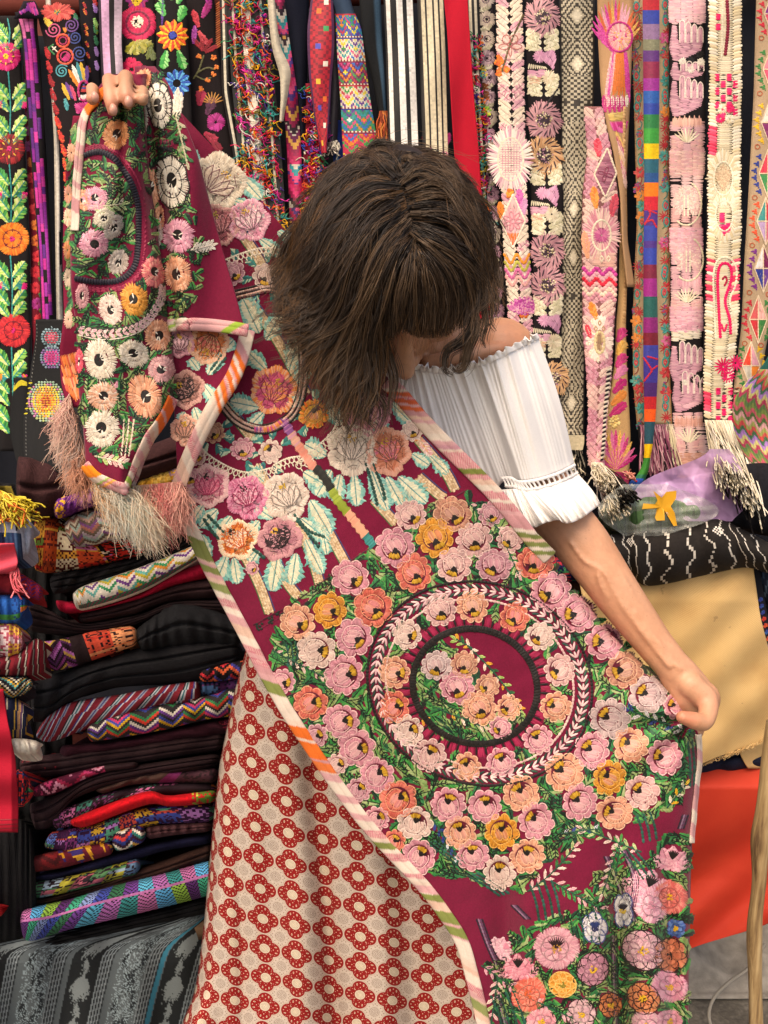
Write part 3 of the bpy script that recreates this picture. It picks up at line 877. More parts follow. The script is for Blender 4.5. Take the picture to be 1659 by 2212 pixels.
e.fill([(ov[0] - 24, ov[1] - 40), (ov[0] + 24, ov[1] - 40), (ov[0] + 24, ov[1] + 42), (ov[0] - 24, ov[1] + 42)], 0, CS('d99aa4 e3b8b8'), z=.6)
for yy in np.arange(ov[1] - 38, ov[1] + 42, 5):
    for xx in np.arange(ov[0] - 20, ov[0] + 22, 6): e.add([(xx - 2, yy)], [(xx + 2, yy)], 3.6, C('efe0cc'), 1.2)
e.build('beaded_oval', t)
dm = np.array(c3(298, 1180))
dia = dm + np.array([(0, -58), (26, 0), (0, 58), (-26, 0)])
e.fill(dia, pi / 2, CS('e6b9b4 dca4a8'), z=.9); e.line(dia, 4, C('efe0c8'), 7, 1.3, closed=True)
e.fill(dm + np.array([(-14, 26), (14, 26), (0, 56)]), pi / 2, CS('e8702a e2621c'), z=1.2)
for i in range(7):
    a = i * 2 * pi / 7; cc = dm + 13 * np.array([cos(a), sin(a)]); q = np.linspace(0, 2 * pi, 12)
    rot = np.array([[cos(a), -sin(a)], [sin(a), cos(a)]])
    e.line(cc + (np.stack([np.cos(q) * 9, np.sin(q) * 4], 1) @ rot.T), 2.6, C('d98a94'), 4, 1.7)
e.build('diamond_medallion', t)
for (a, b, c) in ((c3(270, 1060), c3(285, 1010), 'e8762c f0a03a'), (c3(340, 1120), c3(330, 1010), 'c8509a d86ab0'), (c3(240, 1180), c3(228, 1080), 'e8842c'), (c3(352, 1150), c3(358, 1060), 'd89ac0')):
    e.leaf(a, b, 16, CS(c), z=.8)
for k in range(4):
    y = 560 + k * 16
    for sx in (-1, 1): e.line([s.p(sx * .02, y - 12), s.p(sx * .5, y + 12), s.p(sx * .98, y - 12)], 6, CS(('e8902c', 'b8b04a', 'd86a9a', 'e8a8a0')[k]), 8, 1.)
e.build('zigzag', t)
for a in np.linspace(-2.6, -.4, 9): e.leaf(c6(235, 500), np.array(c6(235, 500)) + 38 * np.array([cos(a), sin(a)]), 12, CS('b83a92 d87ab0 e8a8b8'), z=.9)
e.dots(c6(240, 490), 10, 24, CS('e8762c d8622a'), 6); e.build('fan_flower', t)

# 24 ---- mauve rose sash
s, e, t = sash('dusty mauve sash with round black veined roses and one tan rose', [(-20, 1134, 1206), (150, 1138, 1208), (300, 1143, 1212), (450, 1148, 1218), (520, 1150, 1214), (640, 1152, 1216), (760, 1150, 1212), (900, 1160, 1208)], .045, base='1a1417')
def mrose(c, r, col, dark='35202c'):
    r = r * 1.1; M = np.array([[.98, 0], [0, 1.05]])
    e.radial(c, r * .3, r * .9, CS(col) * .8, z=.1, M=M, sp=3)
    e.radial(c, r * .45, r, CS(col), lob=9, amp=.12, slant=.25, M=M)
    for i in range(15):
        a = i * 2 * pi / 15 + random.uniform(-.1, .1)
        e.add([(c[0] + cos(a) * r * .55, c[1] + sin(a) * r * .6)], [(c[0] + cos(a + .35) * r * .88, c[1] + sin(a + .35) * r * .92)], 3, C(dark), .95)
    e.radial(c, 1, r * .48, C(dark), z=.2); e.dots(c, r * .46, 42, CS('c9b896 e0d0b0 a87a8a b09a6c'), 4)
    e.build('rose', t)
def mbow(c):
    x, y = c
    e.fill([(x - 4, y), (x + 30, y - 18), (x + 36, y + 4), (x + 30, y + 30), (x + 18, y + 18)], 2.0, CS('c58aa8 d29ab4'))
    e.radial((x, y), 1, 14, CS('c98aa8 d8a0b8'), lob=4, amp=.1); e.build('bow', t)
    for i in range(9): e.add([(x - 22 + i * 4, y + 16 + i * .8)], [(x - 24 + i * 5, y + 28)], 3, C('e0d4b4'))
    e.fill([(x - 26, y + 30), (x + 14, y + 30), (x + 14, y + 44), (x - 24, y + 46)], .1, CS('cf92a8 d8a4b4')); e.fill([(x - 24, y + 48), (x + 4, y + 46), (x + 2, y + 58), (x - 22, y + 60)], .1, CS('d8a98a c8967a'))
    e.radial((x + 20, y + 46), 2, 17, CS('d9cbb0 cdbb9c'), lob=6, amp=.1); e.build('bud', t)
def mleaves(y):
    for sx in (-1, 1):
        for k in (-12, 2, 16): e.leaf(s.p(sx * .05, y + k), s.p(sx * .95, y - 12 + k), 20, CS('d8ceae c8c09c e4dcc0'))
    e.build('leaf', t)
mrose(c3(455, 92), 36, 'c0898f cb9a9c b37c86'); mleaves(92); mbow(c3(440, 300)); mleaves(190); 
mrose(c3(462, 640), 36, 'c0898f cb9a9c b37c86'); mrose(c3(465, 830), 38, 'c99a6c d8ac80 b8865c'); mleaves(382); mbow(c3(455, 1030)); mleaves(490)
mrose((1183, 542), 35, 'c0898f cb9a9c b37c86'); mrose((1183, 617), 36, 'c0898f cb9a9c b37c86'); mleaves(664); mbow((1176, 692)); mleaves(755); mrose((1196, 818), 32, 'c99a6c d8ac80')
for pts in ([c3(520, 500), c3(490, 540), c3(480, 570)], [c3(545, 430), c3(540, 470), c3(500, 520)]): e.curve(pts, 5, C('1c1418'))
e.build('stem', t)

# 25 ---- black and cream diamond weave
def m_grey(i, j, nc):
    q = i % 150
    jj = np.abs(j - nc / 2 + .5)
    A = ((np.abs(i % 36 - 18) * .8 + jj * 1.3).astype(int) % 4) < 2
    B = ((i // 2 + j // 2) % 2 == 0) & ~((i % 24 > 8) & (i % 24 < 14) & (jj.astype(int) % 6 < 2))
    D = ((np.abs(i % 28 - 14) + jj * 1.6).astype(int) % 5) < 3
    m = np.where(q < 62, A, np.where(q < 96, B, D))
    rows = (q == 62) | (q == 96) | (q == 0)
    m = np.where(rows, (j % 2) == 0, m)
    out = np.where(m[..., None], C('bcb198'), C('3c352c'))
    dia = (np.abs(i % 36 - 18) * .8 + jj * 1.3 < 4) & (q < 62)
    out[dia] = C('dcd2ba')
    out[(jj > nc / 2 - 1.4)] = C('221c18')
    return out
s, e, t = sash('grey looking sash woven in tiny black and cream diamonds, rolled at its lower end', [(-20, 1208, 1284), (150, 1210, 1284), (320, 1212, 1280), (480, 1212, 1266), (640, 1214, 1262), (800, 1208, 1263), (940, 1205, 1261), (958, 1204, 1260)], .03, base='2a241e')
beads(s, 'brocade', t, m_grey, cw=3.1, ch=2.9, h=.5)
rl_ = Sash([(940, 1203, 1262), (948, 1201, 1263), (962, 1202, 1262), (972, 1206, 1258)], .045, -.012)
beads(rl_, 'rolled_end', t, lambda i, j, nc: np.broadcast_to(C('c4b898'), i.shape + (3,)), cw=4, ch=3.4)
fringe(s, t, [(1216, 968), (1258, 968)], [(1226, 1050), (1262, 1030)], 60, '1c1814 d8ccb0 e4dac4 2a241e', spread=8)

# 26 ---- pink sash twisted over a hot pink one
s, e, t = sash('hot pink and gold chrysanthemum sash twisting to show its tan back', [(-20, 1290, 1368), (90, 1292, 1366), (200, 1298, 1362), (280, 1312, 1358), (330, 1326, 1356), (420, 1340, 1352), (520, 1344, 1356), (620, 1356, 1372)], .055, base='b8906a', twist=([0, 150, 300, 420], [0, 0, .01, .015]))
for i in range(17):
    a = pi / 2 + (i - 8) * .13; e.leaf((1330, 118), (1330 - 78 * cos(a) * .8, 118 - 118 * abs(sin(a))), 9, CS(random.choice(('d8a050 e0b060', 'c8308a d84aa0', 'e0a0b0', 'd8683a'))), sp=2.6, slant=.3)
e.build('fan_flower', t)
e.radial((1338, 78), 2, 34, CS('e0b0a8 cf8a94 d8a09a'), lob=6, amp=.2, M=np.array([[.85, 0], [0, 1]])); e.ring((1338, 80), 32, 5, CS('c0287c b0206c'), z=1., M=np.array([[.85, 0], [0, 1]])); e.dots((1338, 78), 16, 24, CS('e8a05a e0b4ac c83a7a'), 6); e.build('pomegranate', t)
for i in range(10): e.leaf((1322 + i * 3.4, 112), (1306 + i * 6, 214 + random.uniform(-12, 14)), 8, CS(random.choice(('c8308a d84aa0', 'e0a84a d8983a', 'e8b8b0 d89aa0', 'd8702c'))), sp=2.6, slant=.3)
e.build('streamer', t)
for i in range(5):
    x = 1308 + i * 10; e.leaf((x, 244), (x - 4, 206), 11, CS('b8206c c83a7c')); e.leaf((x + 5, 232), (x + 6, 206), 8, CS('eadcc8'))
e.fill([(1312, 246), (1352, 240), (1350, 256), (1318, 262)], .1, CS('e0c07a d8b468')); e.fill([(1316, 264), (1356, 262), (1350, 290), (1324, 282)], 1.2, CS('c8307c d85a9a'))
for i in range(9): e.leaf((1330 + i * 2, 284 + i * 10), (1346 + i * .8, 320 + i * 11), 8, CS(random.choice(('c8307c', 'e0b468', 'e8c0b0'))), sp=2.6)
e.build('petal_band', t)
s, e, t = sash('rose pink sash with dark diamond, arched oval, red zigzags and cream drop, fringed below', [(230, 1262, 1300), (330, 1268, 1322), (420, 1258, 1336), (500, 1256, 1334), (640, 1258, 1332), (720, 1258, 1326), (800, 1266, 1322), (880, 1272, 1312), (960, 1268, 1308), (1010, 1276, 1300)], .075, base='8a5a58')
satin_bg(s, e, ['cf929a dba6a8', 'd8a8a0 e4bcb0', 'c07a8a cf94a0', 'e2c0b0'], 240, 1000, 18); e.build('satin_ground', t)
dm = np.array(c3(790, 930)); dia = dm + np.array([(4, -56), (24, -2), (0, 50), (-24, 0)])
e.fill(dia, .1, CS('a8687c b87a88 98586c'), z=.9); e.line(dia, 4, C('e8d4b8'), 7, 1.2, closed=True)
for i in range(4):
    a = i * pi / 2 + .3; cc = dm + 9 * np.array([cos(a), sin(a)]); q = np.linspace(0, 2 * pi, 10); rot = np.array([[cos(a), -sin(a)], [sin(a), cos(a)]])
    e.line(cc + (np.stack([np.cos(q) * 8, np.sin(q) * 3.6], 1) @ rot.T), 2.4, C('8a3a54'), 4, 1.6)
e.build('diamond_medallion', t)
for (x, y, x1, y1, c) in ((1294, 340, 1290, 300, 'd83a50 e85a68'), (1288, 452, 1282, 404, 'e88434 f09a4a'), (1320, 470, 1330, 420, 'd85060'), (1270, 560, 1262, 500, 'e8a07c')): e.leaf((x, y), (x1, y1), 18, CS(c), z=.9)
e.build('leaf', t)
ac = np.array(c6(690, 40)); 
e.radial(ac, 14, 50, CS('d8949c e4b4b0 cf8490 e8c8b4'), z=.8, M=np.array([[.82, 0], [0, 1.2]])); e.ring(ac, 25, 4.5, C('e8d8bc'), z=1.4, M=np.array([[.8, 0], [0, 1.35]])); e.radial(ac, 2, 17, CS('c85a8c d8789c'), z=1.2); e.build('oval_medallion', t)
e.fill([c6(640, 150), c6(775, 140), c6(770, 225), c6(640, 215)], 0, CS('e0b0a0 d8a494'), z=.9)
for x in (690, 730): e.ring(c6(x, 175), 7, 2.6, C('e8d8bc'), z=1.5, M=np.array([[.6, 0], [0, 1]]))
e.build('fish_scale', t)
for k, c in enumerate(('c83a8c', 'e0a0a8', 'd8243c', 'dca4a0', 'e8c8b0', 'd08a94')):
    y = 586 + k * 11
    pts = [s.p(u, y + (10 if i % 2 else -9)) for i, u in enumerate(np.linspace(-.95, .95, 6))]
    e.line(pts, 9, CS(c), 7, .9)
e.build('zigzag', t)
dc = np.array(c6(680, 640))
for i in range(26):
    a = i * 2 * pi / 26; e.leaf(dc + np.array([cos(a) * 10, sin(a) * 18]), dc + np.array([cos(a) * 30, sin(a) * 52]), 9, CS(random.choice(('e8dcc8 ddc8ac', 'e0b4b0 d89aa0', 'ecd8c8'))), sp=2.6, z=.8)
e.ring(dc + (0, 8), 13, 6, C('d8c090'), z=1.4, M=np.array([[.75, 0], [0, 1.9]])); e.fill(dc + np.array([(-6, -8), (6, -8), (5, 26), (-5, 26)]), 1.5, CS('9a7a5a b8966c'), z=1.2)
for x, y in ((0, -34), (-8, -22), (8, -22), (0, -14)): e.ring(dc + (x, y), 5, 2.2, C('b8906a'), z=1.7, M=np.array([[.7, 0], [0, 1.2]]))
e.build('drop_flower', t)
e.leaf(dc + (-6, -40), dc + (-20, -78), 16, CS('e8842c f09a4a'), z=1.0); e.leaf(dc + (-18, 0), dc + (-28, -30), 12, CS('d83a4c'), z=1.0); e.build('leaf', t)
for y in range(800, 1000, 5): e.add([s.p(.55, y)], [s.p(.95, y - 4)], 4, C('1c1618' if (y // 5) % 2 else 'e0d4bc'), 1.2)
e.build('black_edging', t)
fringe(s, t, [(1278, 1000), (1302, 1000)], [(1290, 1040), (1340, 1074)], 70, 'e6dcc4 d8ccb0 efe6d2', spread=10, k=10, Y1=1.40)
fringe(s, t, [(1284, 1004), (1302, 1004)], [(1345, 1090), (1372, 1066)], 70, '15110f 1c1814 221c18', spread=8, k=10, Y1=1.345)
fringe(s, t, [(1284, 1010), (1300, 1010)], [(1318, 1118), (1352, 1096)], 60, 'e6dcc4 d8ccb0 efe6d2', spread=9, k=10, Y1=1.34)

# 27 ---- the flame end with tan back, beside it
s, e, t = sash('tan backed sash end with a raspberry and gold flame fan at the bottom', [(230, 1336, 1352), (420, 1340, 1354), (540, 1338, 1356), (640, 1336, 1354), (700, 1330, 1352), (780, 1328, 1354), (860, 1316, 1358), (940, 1300, 1362), (1010, 1290, 1360), (1050, 1296, 1356)], .05, base='c09868', mat=M_WEAVE)
for y0 in range(240, 700, 7): e.add([s.p(.2, y0)], [s.p(.95, y0 + 2)], 5, CS('b88e5e c8a070 a87c50'), .1)
e.build('tan_back', t)
for (y, c) in ((720, 'b8286a c83c7a'), (748, 'e0b060 d8a04a'), (775, 'c83878'), (800, 'd87aa0'), (830, 'b8246c'), (856, 'd8843c'), (880, 'c02a6c')): e.leaf(s.p(-.7, y + 20), s.p(.7, y - 10), 20, CS(c)); 
e.build('leaf', t)
for i in range(13):
    a = -pi / 2 + (i - 6) * .2; o = np.array(c6(775, 1400)); e.leaf(o, o + np.array([cos(a) * 48, sin(a) * 86]), 11, CS(('b8246c c83a80', 'e0b060 d8a04a', 'd86a9a')[i % 3]), sp=2.7, slant=.3)
e.build('flame_fan', t)
e.fill([c6(690, 1420), c6(850, 1410), c6(850, 1480), c6(700, 1490)], .1, CS('a8285a 8c1a4a')); e.dots(c6(765, 1120), 12, 26, CS('e8d08a d8b468'), 6); e.build('base_band', t)

# 28 ---- tan floral
s, e, t = sash('tan linen sash with fine teal and red flower sprigs, behind the rainbow strip', [(-20, 1366, 1448), (150, 1368, 1448), (330, 1372, 1446), (480, 1376, 1446), (560, 1372, 1448), (700, 1366, 1446), (830, 1368, 1448), (918, 1376, 1452)], .03, base='b39a7a', mat=M_WEAVE)
for y in range(-10, 916, 19):
    for u in (-.74, .76):
        p = s.p(u + random.uniform(-.1, .1), y + random.uniform(-6, 6)); k = random.randrange(4)
        if k == 0: e.petals(p, 2, 13, 6, 8, CS(random.choice(('c0303a d04a4a', '2f8a84 4a9f94', 'c8407c d06a90', 'e0863a'))))
        elif k == 1:
            for a in range(10): e.add([p], [(p[0] + 13 * cos(a * .63), p[1] + 13 * sin(a * .63))], 2.4, C('b82a34'))
        elif k == 2: e.ring(p, 9, 3, CS('2f8a84 3a9a90'), M=np.array([[.7, 0], [0, 1.3]])); e.ring(p, 5, 3, CS('c8404a'), M=np.array([[.7, 0], [0, 1.3]]))
        else: e.leaf(p, (p[0] + random.uniform(-10, 10), p[1] + 24), 10, CS('b84a34 2f7a74 8a3a7a'))
        e.build('sprig', t)
        e.curve([(p[0], p[1] + 6), (p[0] + 6, p[1] + 16), (p[0] - 3, p[1] + 26)], 2.4, random.choice(CS('2f7a70 8a3a30 4a7a4a')))
for y in range(-10, 918, 4): e.add([s.p(-1, y)], [s.p(-.93, y)], 3.4, CS('a87c50 8f683f')); e.add([s.p(.93, y)], [s.p(1, y)], 3.4, CS('a87c50'))
e.build('stems', t)
fringe(s, t, [(1378, 918), (1450, 916)], [(1392, 1022), (1476, 1020)], 190, 'b87a8a a05a72 1c1618 c89aa0 7a3a54', spread=4, wob=.003)
fringe(s, t, [(1438, 916), (1452, 916)], [(1456, 1010), (1478, 1016)], 40, 'e0d4b8 d2c4a2', spread=4, wob=.003)

# 29 ---- rainbow patchwork strip
RB = [(-20, 'b8202c'), (22, '2a3c9a'), (52, '8a6a90'), (84, '7a7a60'), (108, '5a2a72'), (134, '8a2044'), (168, '9a2a8c'), (196, '1c5aa8'), (222, '26409a'), (248, '1c7a40'), (278, '2f9a3c'), (310, 'ecc21a'), (342, '1c5f70'), (372, '1f4f88'), (395, 'f07818'), (424, 'cc2030'), (455, '4a2a7c'), (486, '2f3f9c'), (520, '4a2a80'), (536, '2c3fa0'), (570, '7a1c38'), (602, '9c2480'), (640, '1c5f58'), (684, '8c2070'), (718, '7a1a2c'), (745, '3a3f9a'), (772, '3a2f8a'), (826, '4a2068'), (856, 'c42028'), (882, 'ee5a1c'), (910, '1c4a58'), (958, 'eab818'), (988, '2f7f2f'), (1024, '1c6a4a')]
s, e, t = sash('narrow strip of solid rainbow patches, its curled green tip lying on the plastic bag', [(-20, 1388, 1424), (200, 1390, 1424), (400, 1392, 1422), (560, 1390, 1418), (780, 1390, 1422), (900, 1392, 1416), (960, 1392, 1410), (990, 1392, 1404), (1012, 1386, 1402), (1030, 1374, 1396), (1046, 1364, 1388)], .06, cat='strip', name='patchwork_strip', base='2a2a5c', wave=.003)
def m_rb(i, j, nc):
    y = -20 + (i + .5) * 3.0
    k = np.searchsorted(np.asarray([q[0] for q in RB]), y, side='right') - 1
    return np.asarray(CS(' '.join(q[1] for q in RB)))[k]
beads(s, 'patches', t, m_rb, cw=3, ch=3.0, h=.35)
for pts in ([s.p(-.9, 440), s.p(0, 462), s.p(-.9, 486)], [s.p(-.9, 450), s.p(.9, 462)], [s.p(-.9, 482), s.p(.2, 474), s.p(.9, 492)], [s.p(-1, 772), s.p(.2, 800), s.p(-1, 824)], [s.p(-.5, 770), s.p(.9, 776)], [s.p(0, 800), s.p(.9, 790)]): e.line(pts, 4, C('c42438'), 6, .8)
e.build('red_zigzag', t)
hd = Sash([(1034, 1368, 1392), (1046, 1356, 1388), (1056, 1352, 1378), (1062, 1358, 1370)], .12)
strip(hd, 'tip', t, C('1c4a9a'), M_PLAIN); e = Emb(hd)
e.dots((1366, 1048), 3, 8, C('e8e4dc'), 3); e.dots((1374, 1040), 2, 5, C('c42030'), 3); e.build('bead', t)
fringe(hd, t, [(1366, 1032), (1372, 1040)], [(1350, 1026), (1368, 1022)], 20, 'd88a78 e0a090', spread=3, Y0=YW - .13, Y1=YW - .14)

# 30 ---- pink hands
s, e, t = sash('blush pink sash appliqued with open hands and fan shaped flowers on black', [(-20, 1444, 1524), (300, 1446, 1524), (480, 1448, 1516), (640, 1448, 1518), (800, 1450, 1518), (900, 1452, 1522), (990, 1462, 1534), (1022, 1466, 1530)], .04, base='1a1517')
for y in np.arange(-18, 1020, 3.4):
    if 40 < y < 262 or 700 < y < 890: continue
    for a_, b_ in ((-.97, -.35), (-.33, .3), (.33, .97)):
        if random.random() < .93: e.add([s.p(a_ + random.uniform(-.03, .03), y)], [s.p(b_ + random.uniform(-.03, .03), y + random.uniform(-1.5, 1.5))], 3.9, CS(('d9a8ac', 'e0b8b4', 'd4a09c')[int(y / 90) % 3]), .1)
e.build('satin_ground', t)
def hand_motif(x, y, f=1):
    for i in range(4):
        fx = x + 4 + i * 13; e.fill([(fx, y), (fx, y - f * (44 - 5 * i)), (fx + 5.5, y - f * (50 - 5 * i)), (fx + 11, y - f * (44 - 5 * i)), (fx + 11, y)], pi / 2, CS('d09aa8 d8a6b0 c48e9e'), maxlen=34)
        e.line([(fx, y), (fx, y - f * (44 - 5 * i)), (fx + 5.5, y - f * (50 - 5 * i)), (fx + 11, y - f * (44 - 5 * i)), (fx + 11, y)], 2.4, C('e8d4c8'), 6, 1.)
    e.fill([(x - 18, y + f * 12), (x - 12, y - f * 36), (x - 2, y - f * 36), (x + 0, y - f * 4), (x + 54, y), (x + 50, y + f * 18), (x + 10, y + f * 38), (x - 10, y + f * 40)], .15, CS('d09aa8 d8a6b0 c48e9e'))
    e.build('hand', t)
def fan(x, y, up, c='d8a090 e4b4a0'):
    for i in range(6):
        px = x - 26 + i * 10.5; e.fill([(px - 5, y - 8), (px, y - 16), (px + 5, y - 8), (px + 5, y + 8), (px - 5, y + 8)], pi / 2, CS(c))
    for i in range(8):
        a = -pi / 2 + (i - 3.5) * .26; e.add([(x + 3 * cos(a), y + 44 + 3 * sin(a))], [(x + 34 * cos(a), y + 44 + 34 * sin(a))], 3.4, CS('e4d8bc d6c8a8'), .6)
    e.fill([(x - 34, y + 30), (x - 8, y + 40), (x - 8, y + 58), (x - 34, y + 60)], .1, CS('d8a0a0 e0b0a8')); e.fill([(x + 34, y + 30), (x + 8, y + 40), (x + 8, y + 58), (x + 34, y + 60)], -.1, CS('d8a0a0 e0b0a8'))
    e.build('fan_flower', t)
def scallops(y, c):
    for k in range(3):
        yy = y + k * 17
        for u in (-.66, 0, .66):
            p = s.p(u, yy); e.fill([(p[0] - 14, yy - 10), (p[0] + 14, yy - 10), (p[0] + 13, yy + 8), (p[0], yy + 13), (p[0] - 13, yy + 8)], 0, CS(c), sp=3.2)
    e.build('petal_row', t)
def daisy(x, y):
    for i in range(11):
        a = -pi / 2 + (i - 5) * .44; e.leaf((x + 6 * cos(a), y + 8 * sin(a)), (x + 28 * cos(a), y + 40 * sin(a)), 14, CS('e0c0b0 e8d0c0 d8a8a4'), sp=2.8)
    for k in (-1, 1): e.line([(x + k * 4, y - 18), (x + k * 4, y + 28)], 3.2, C('e4d8bc'), 6, 1.)
    e.build('flower', t); e.ring((x, y), 36, 4, C('dccfb0'), z=.9, M=np.array([[.9, 0], [0, 1.3]]), a0=-1.2, a1=2.2); e.build('stem', t)
scallops(6, 'd8a0aa e0b4b4'); hand_motif(1464, 92, 1); hand_motif(1464, 212, 1); hand_motif(1466, 154, .5)
for k, (x, y) in enumerate(((1492, 132), (1512, 118), (1512, 150), (1474, 132), (1492, 150), (1514, 134))): e.radial((x, y), .5, 9, C('15110f') if k < 3 else CS('e4dccb'), z=.5); 
e.build('spots', t)
fan(1484, 266, 1); scallops(336, 'd8a8a0 e4bcb0 dca4a4'); daisy(1482, 440); scallops(502, 'd89ca8 e0b0b4')
daisy(1486, 560); fan(1484, 612, 1, 'd89aa6 e0acb0'); scallops(672, 'd89aa8 e2b0b8'); 
e.fill([s.p(-.95, 716), s.p(.9, 712), s.p(.9, 730), s.p(-.95, 738)], .1, CS('e4d8c4 d8ccb0')); hand_motif(1464, 785, 1); hand_motif(1470, 850, 1)
for k, (x, y) in enumerate(((1496, 820), (1510, 808), (1512, 832), (1480, 826))): e.radial((x, y), .5, 8, C('15110f') if k < 3 else CS('e4dccb'), z=.5)
e.build('spots', t); fan(1488, 914, 1, 'd8a090 cf9484'); scallops(988, 'd8a08c cf9480 e0ac98')

# 31 ---- cream with hot pink
s, e, t = sash('cream spiky edged sash with hot pink checks and loops and a long fringe', [(-20, 1528, 1604), (200, 1530, 1604), (360, 1526, 1602), (480, 1526, 1604), (560, 1524, 1600), (700, 1520, 1598), (820, 1518, 1584), (912, 1518, 1582)], .06, base='17120f')
for y in np.arange(-18, 906, 7):
    pk = 560 < y < 660; pk2 = 275 < y < 335 or 845 < y < 890
    for sx in (-1, 1):
        c = CS('e8385c f05a78') if (pk and int(y) % 3) or (pk2 and sx < 0) else CS(CREAM)
        e.add([s.p(sx * .42, y + 3)], [s.p(sx * random.uniform(.9, .99), y - 3)], 8, c, .4, h=1.2)
e.build('spiked_edge', t)
for y in np.arange(-18, 906, 4): e.add([s.p(-.44, y)], [s.p(.44, y)], 4.6, CS('e2d4b6 d6c6a4'), .3)
e.build('satin_ground', t)
HP = 'e81260 d80c54 f02a72'
def checks(x0, y0, nx, ny, cw=13, chh=15):
    for i in range(ny):
        for j in range(nx):
            x, y = x0 + j * cw, y0 + i * chh
            if (i + j) % 2 == 0: e.fill([(x, y), (x + cw - 3, y), (x + cw - 3, y + chh - 1), (x, y + chh - 1)], 0, CS(HP), sp=3, z=1.); e.build('pink_check', t)
            else:
                for k in range(3): e.add([(x, y + 2 + k * 5)], [(x + cw - 2, y + 2 + k * 5)], 2.4, C('2a1a18' if k != 1 else 'e4d8bc'), .9)
checks(1544, 160, 4, 6); checks(1546, 838, 4, 5)
checks(1554, 460, 2, 2, 14, 22)
e.build('check_ground', t)
def loop(pts, w, c, z=1.): e.curve(pts, w, c, 6, z)
def star(x, y, r, c):
    for i in range(14): e.add([(x + 2 * cos(i * .45), y + 2 * sin(i * .45))], [(x + r * cos(i * .45), y + r * sin(i * .45))], 3.6, CS(c), 1.1)
    e.build('star', t)
star(1560, 236, 11, CREAM); star(1576, 234, 11, HP); star(1556, 256, 11, HP); star(1576, 258, 11, CREAM)
star(1562, 792, 20, HP); star(1588, 784, 18, HP); star(1572, 812, 16, HP)
loop([(1570, 0), (1572, 60), (1566, 120)], 8, C('8a1c34')); loop([(1562, -10), (1560, 60), (1558, 130)], 4, C('e4d8bc'))
for y in (30, 52): e.fill([(1546, y), (1556, y), (1556, y + 14), (1546, y + 14)], 0, CS(HP), z=1.1); e.build('pink_check', t)
M = np.array([[.62, 0], [0, 1.1]])
for c_, r in (((1562, 386), 46), ((1564, 466), 42)):
    e.radial(c_, r * .75, r * 1.2, CS(CREAM), M=M, z=.9); e.ring(c_, r * .72, 4, C('e8dcc0'), z=1.3, M=M)
for k in range(7): e.leaf((1562, 412), (1562 + (k - 3) * 6, 352 + abs(k - 3) * 6), 8, CS('dcc4a0 c8a888'), z=1.1, sp=2.6)
e.build('oval_medallion', t)
e.fill([(1552, 486), (1576, 486), (1564, 512)], 0, CS(HP), z=1.2); e.build('heart', t)
loop([(1556, 730), (1552, 660), (1550, 600), (1556, 572), (1572, 570), (1580, 586), (1578, 610), (1566, 650), (1576, 690), (1578, 722)], 7, C('e8125c'))
loop([(1546, 732), (1542, 650), (1541, 592), (1552, 560), (1576, 558), (1590, 580), (1588, 616), (1576, 650), (1588, 690), (1590, 724)], 5, C('e8dcc0'))
loop([(1560, 604), (1566, 596), (1570, 606), (1564, 618)], 5, C('b0183c')); loop([(1558, 700), (1564, 716), (1570, 700)], 5, C('e8125c'))
e.build('pink_loop', t)
fringe(s, t, [(1522, 908), (1580, 908)], [(1560, 1010), (1640, 1110)], 150, 'e6dcc4 d8ccb0 efe6d2', spread=14, k=11, wob=.005, Y1=1.352)
fringe(s, t, [(1524, 908), (1576, 908)], [(1570, 1030), (1650, 1130)], 70, '15110f 1c1814', spread=14, k=11, wob=.005, Y1=1.36)

# 32 ---- kites
s, e, t = sash('tan sash with tall multicoloured kite diamonds and saw toothed edges, at the right edge', [(-20, 1634, 1700), (200, 1628, 1696), (400, 1618, 1688), (560, 1608, 1684), (700, 1602, 1664), (860, 1582, 1634)], .05, base='b69c7e', mat=M_WEAVE)
for k, y in enumerate((30, 150, 265, 375, 478, 580, 690, 790)):
    x, _ = s.p(.12, y); hh, ww = 52, 19
    pal = ['8a2a8a 2f8f88 d84a6a b82a4a', 'e87a8a 2a3a8a d84a6a c02a3a', 'e8e0d0 2c2a7a 8a2a6a c8283a', 'd83a50 e8762c 2f8a4c e8a0a0', '2f8f8a c8283a b89ac0 d86a84', 'e8e0dc 7a1a50 2a3a90 6a3a90', 'd85a5c e8a8a0 c82a34 2f7a3a', 'e0402c d89aa8 c8c0b0 e8802c'][k].split()
    q = [[(x, y - hh), (x, y), (x - ww, y)], [(x, y - hh), (x + ww, y), (x, y)], [(x - ww, y), (x, y), (x, y + hh)], [(x, y), (x + ww, y), (x, y + hh)]]
    for i in range(4): e.fill(np.asarray(q[i], float), pi / 2, C(pal[i]), sp=2.8)
    e.line([(x, y - hh), (x, y + hh)], 2.4, C('e0c8a8'), 7, .9); e.line([(x - ww, y), (x + ww, y)], 2.4, C('e0c8a8'), 7, .9); e.line([(x, y - hh), (x + ww, y), (x, y + hh), (x - ww, y)], 2.4, C('e0c8a8'), 7, .9, closed=True)
    e.build('kite', t)
    for sx in (-1, 1):
        for j in range(6):
            yy = y - 42 + j * 15; xx = x + sx * (ww + 8 - abs(j - 2.5) * 5); e.fill([(xx, yy), (xx + sx * 11, yy + 5), (xx - sx * 1, yy + 13)], 0, CS(('c8283a', '2f7a3a', 'e0b02a', '2a3a8a', 'e0502c', '7a2a80')[(k + (sx > 0)) % 6]))
    e.build('saw_tooth', t)
    e.ring(s.p(-.6, y + 52), 6, 2.4, C('b0603c')); e.ring(s.p(.6, y + 56), 6, 2.4, C('b85a3c'))
e.build('ringlets', t)
print('sashes', len(bpy.data.objects))

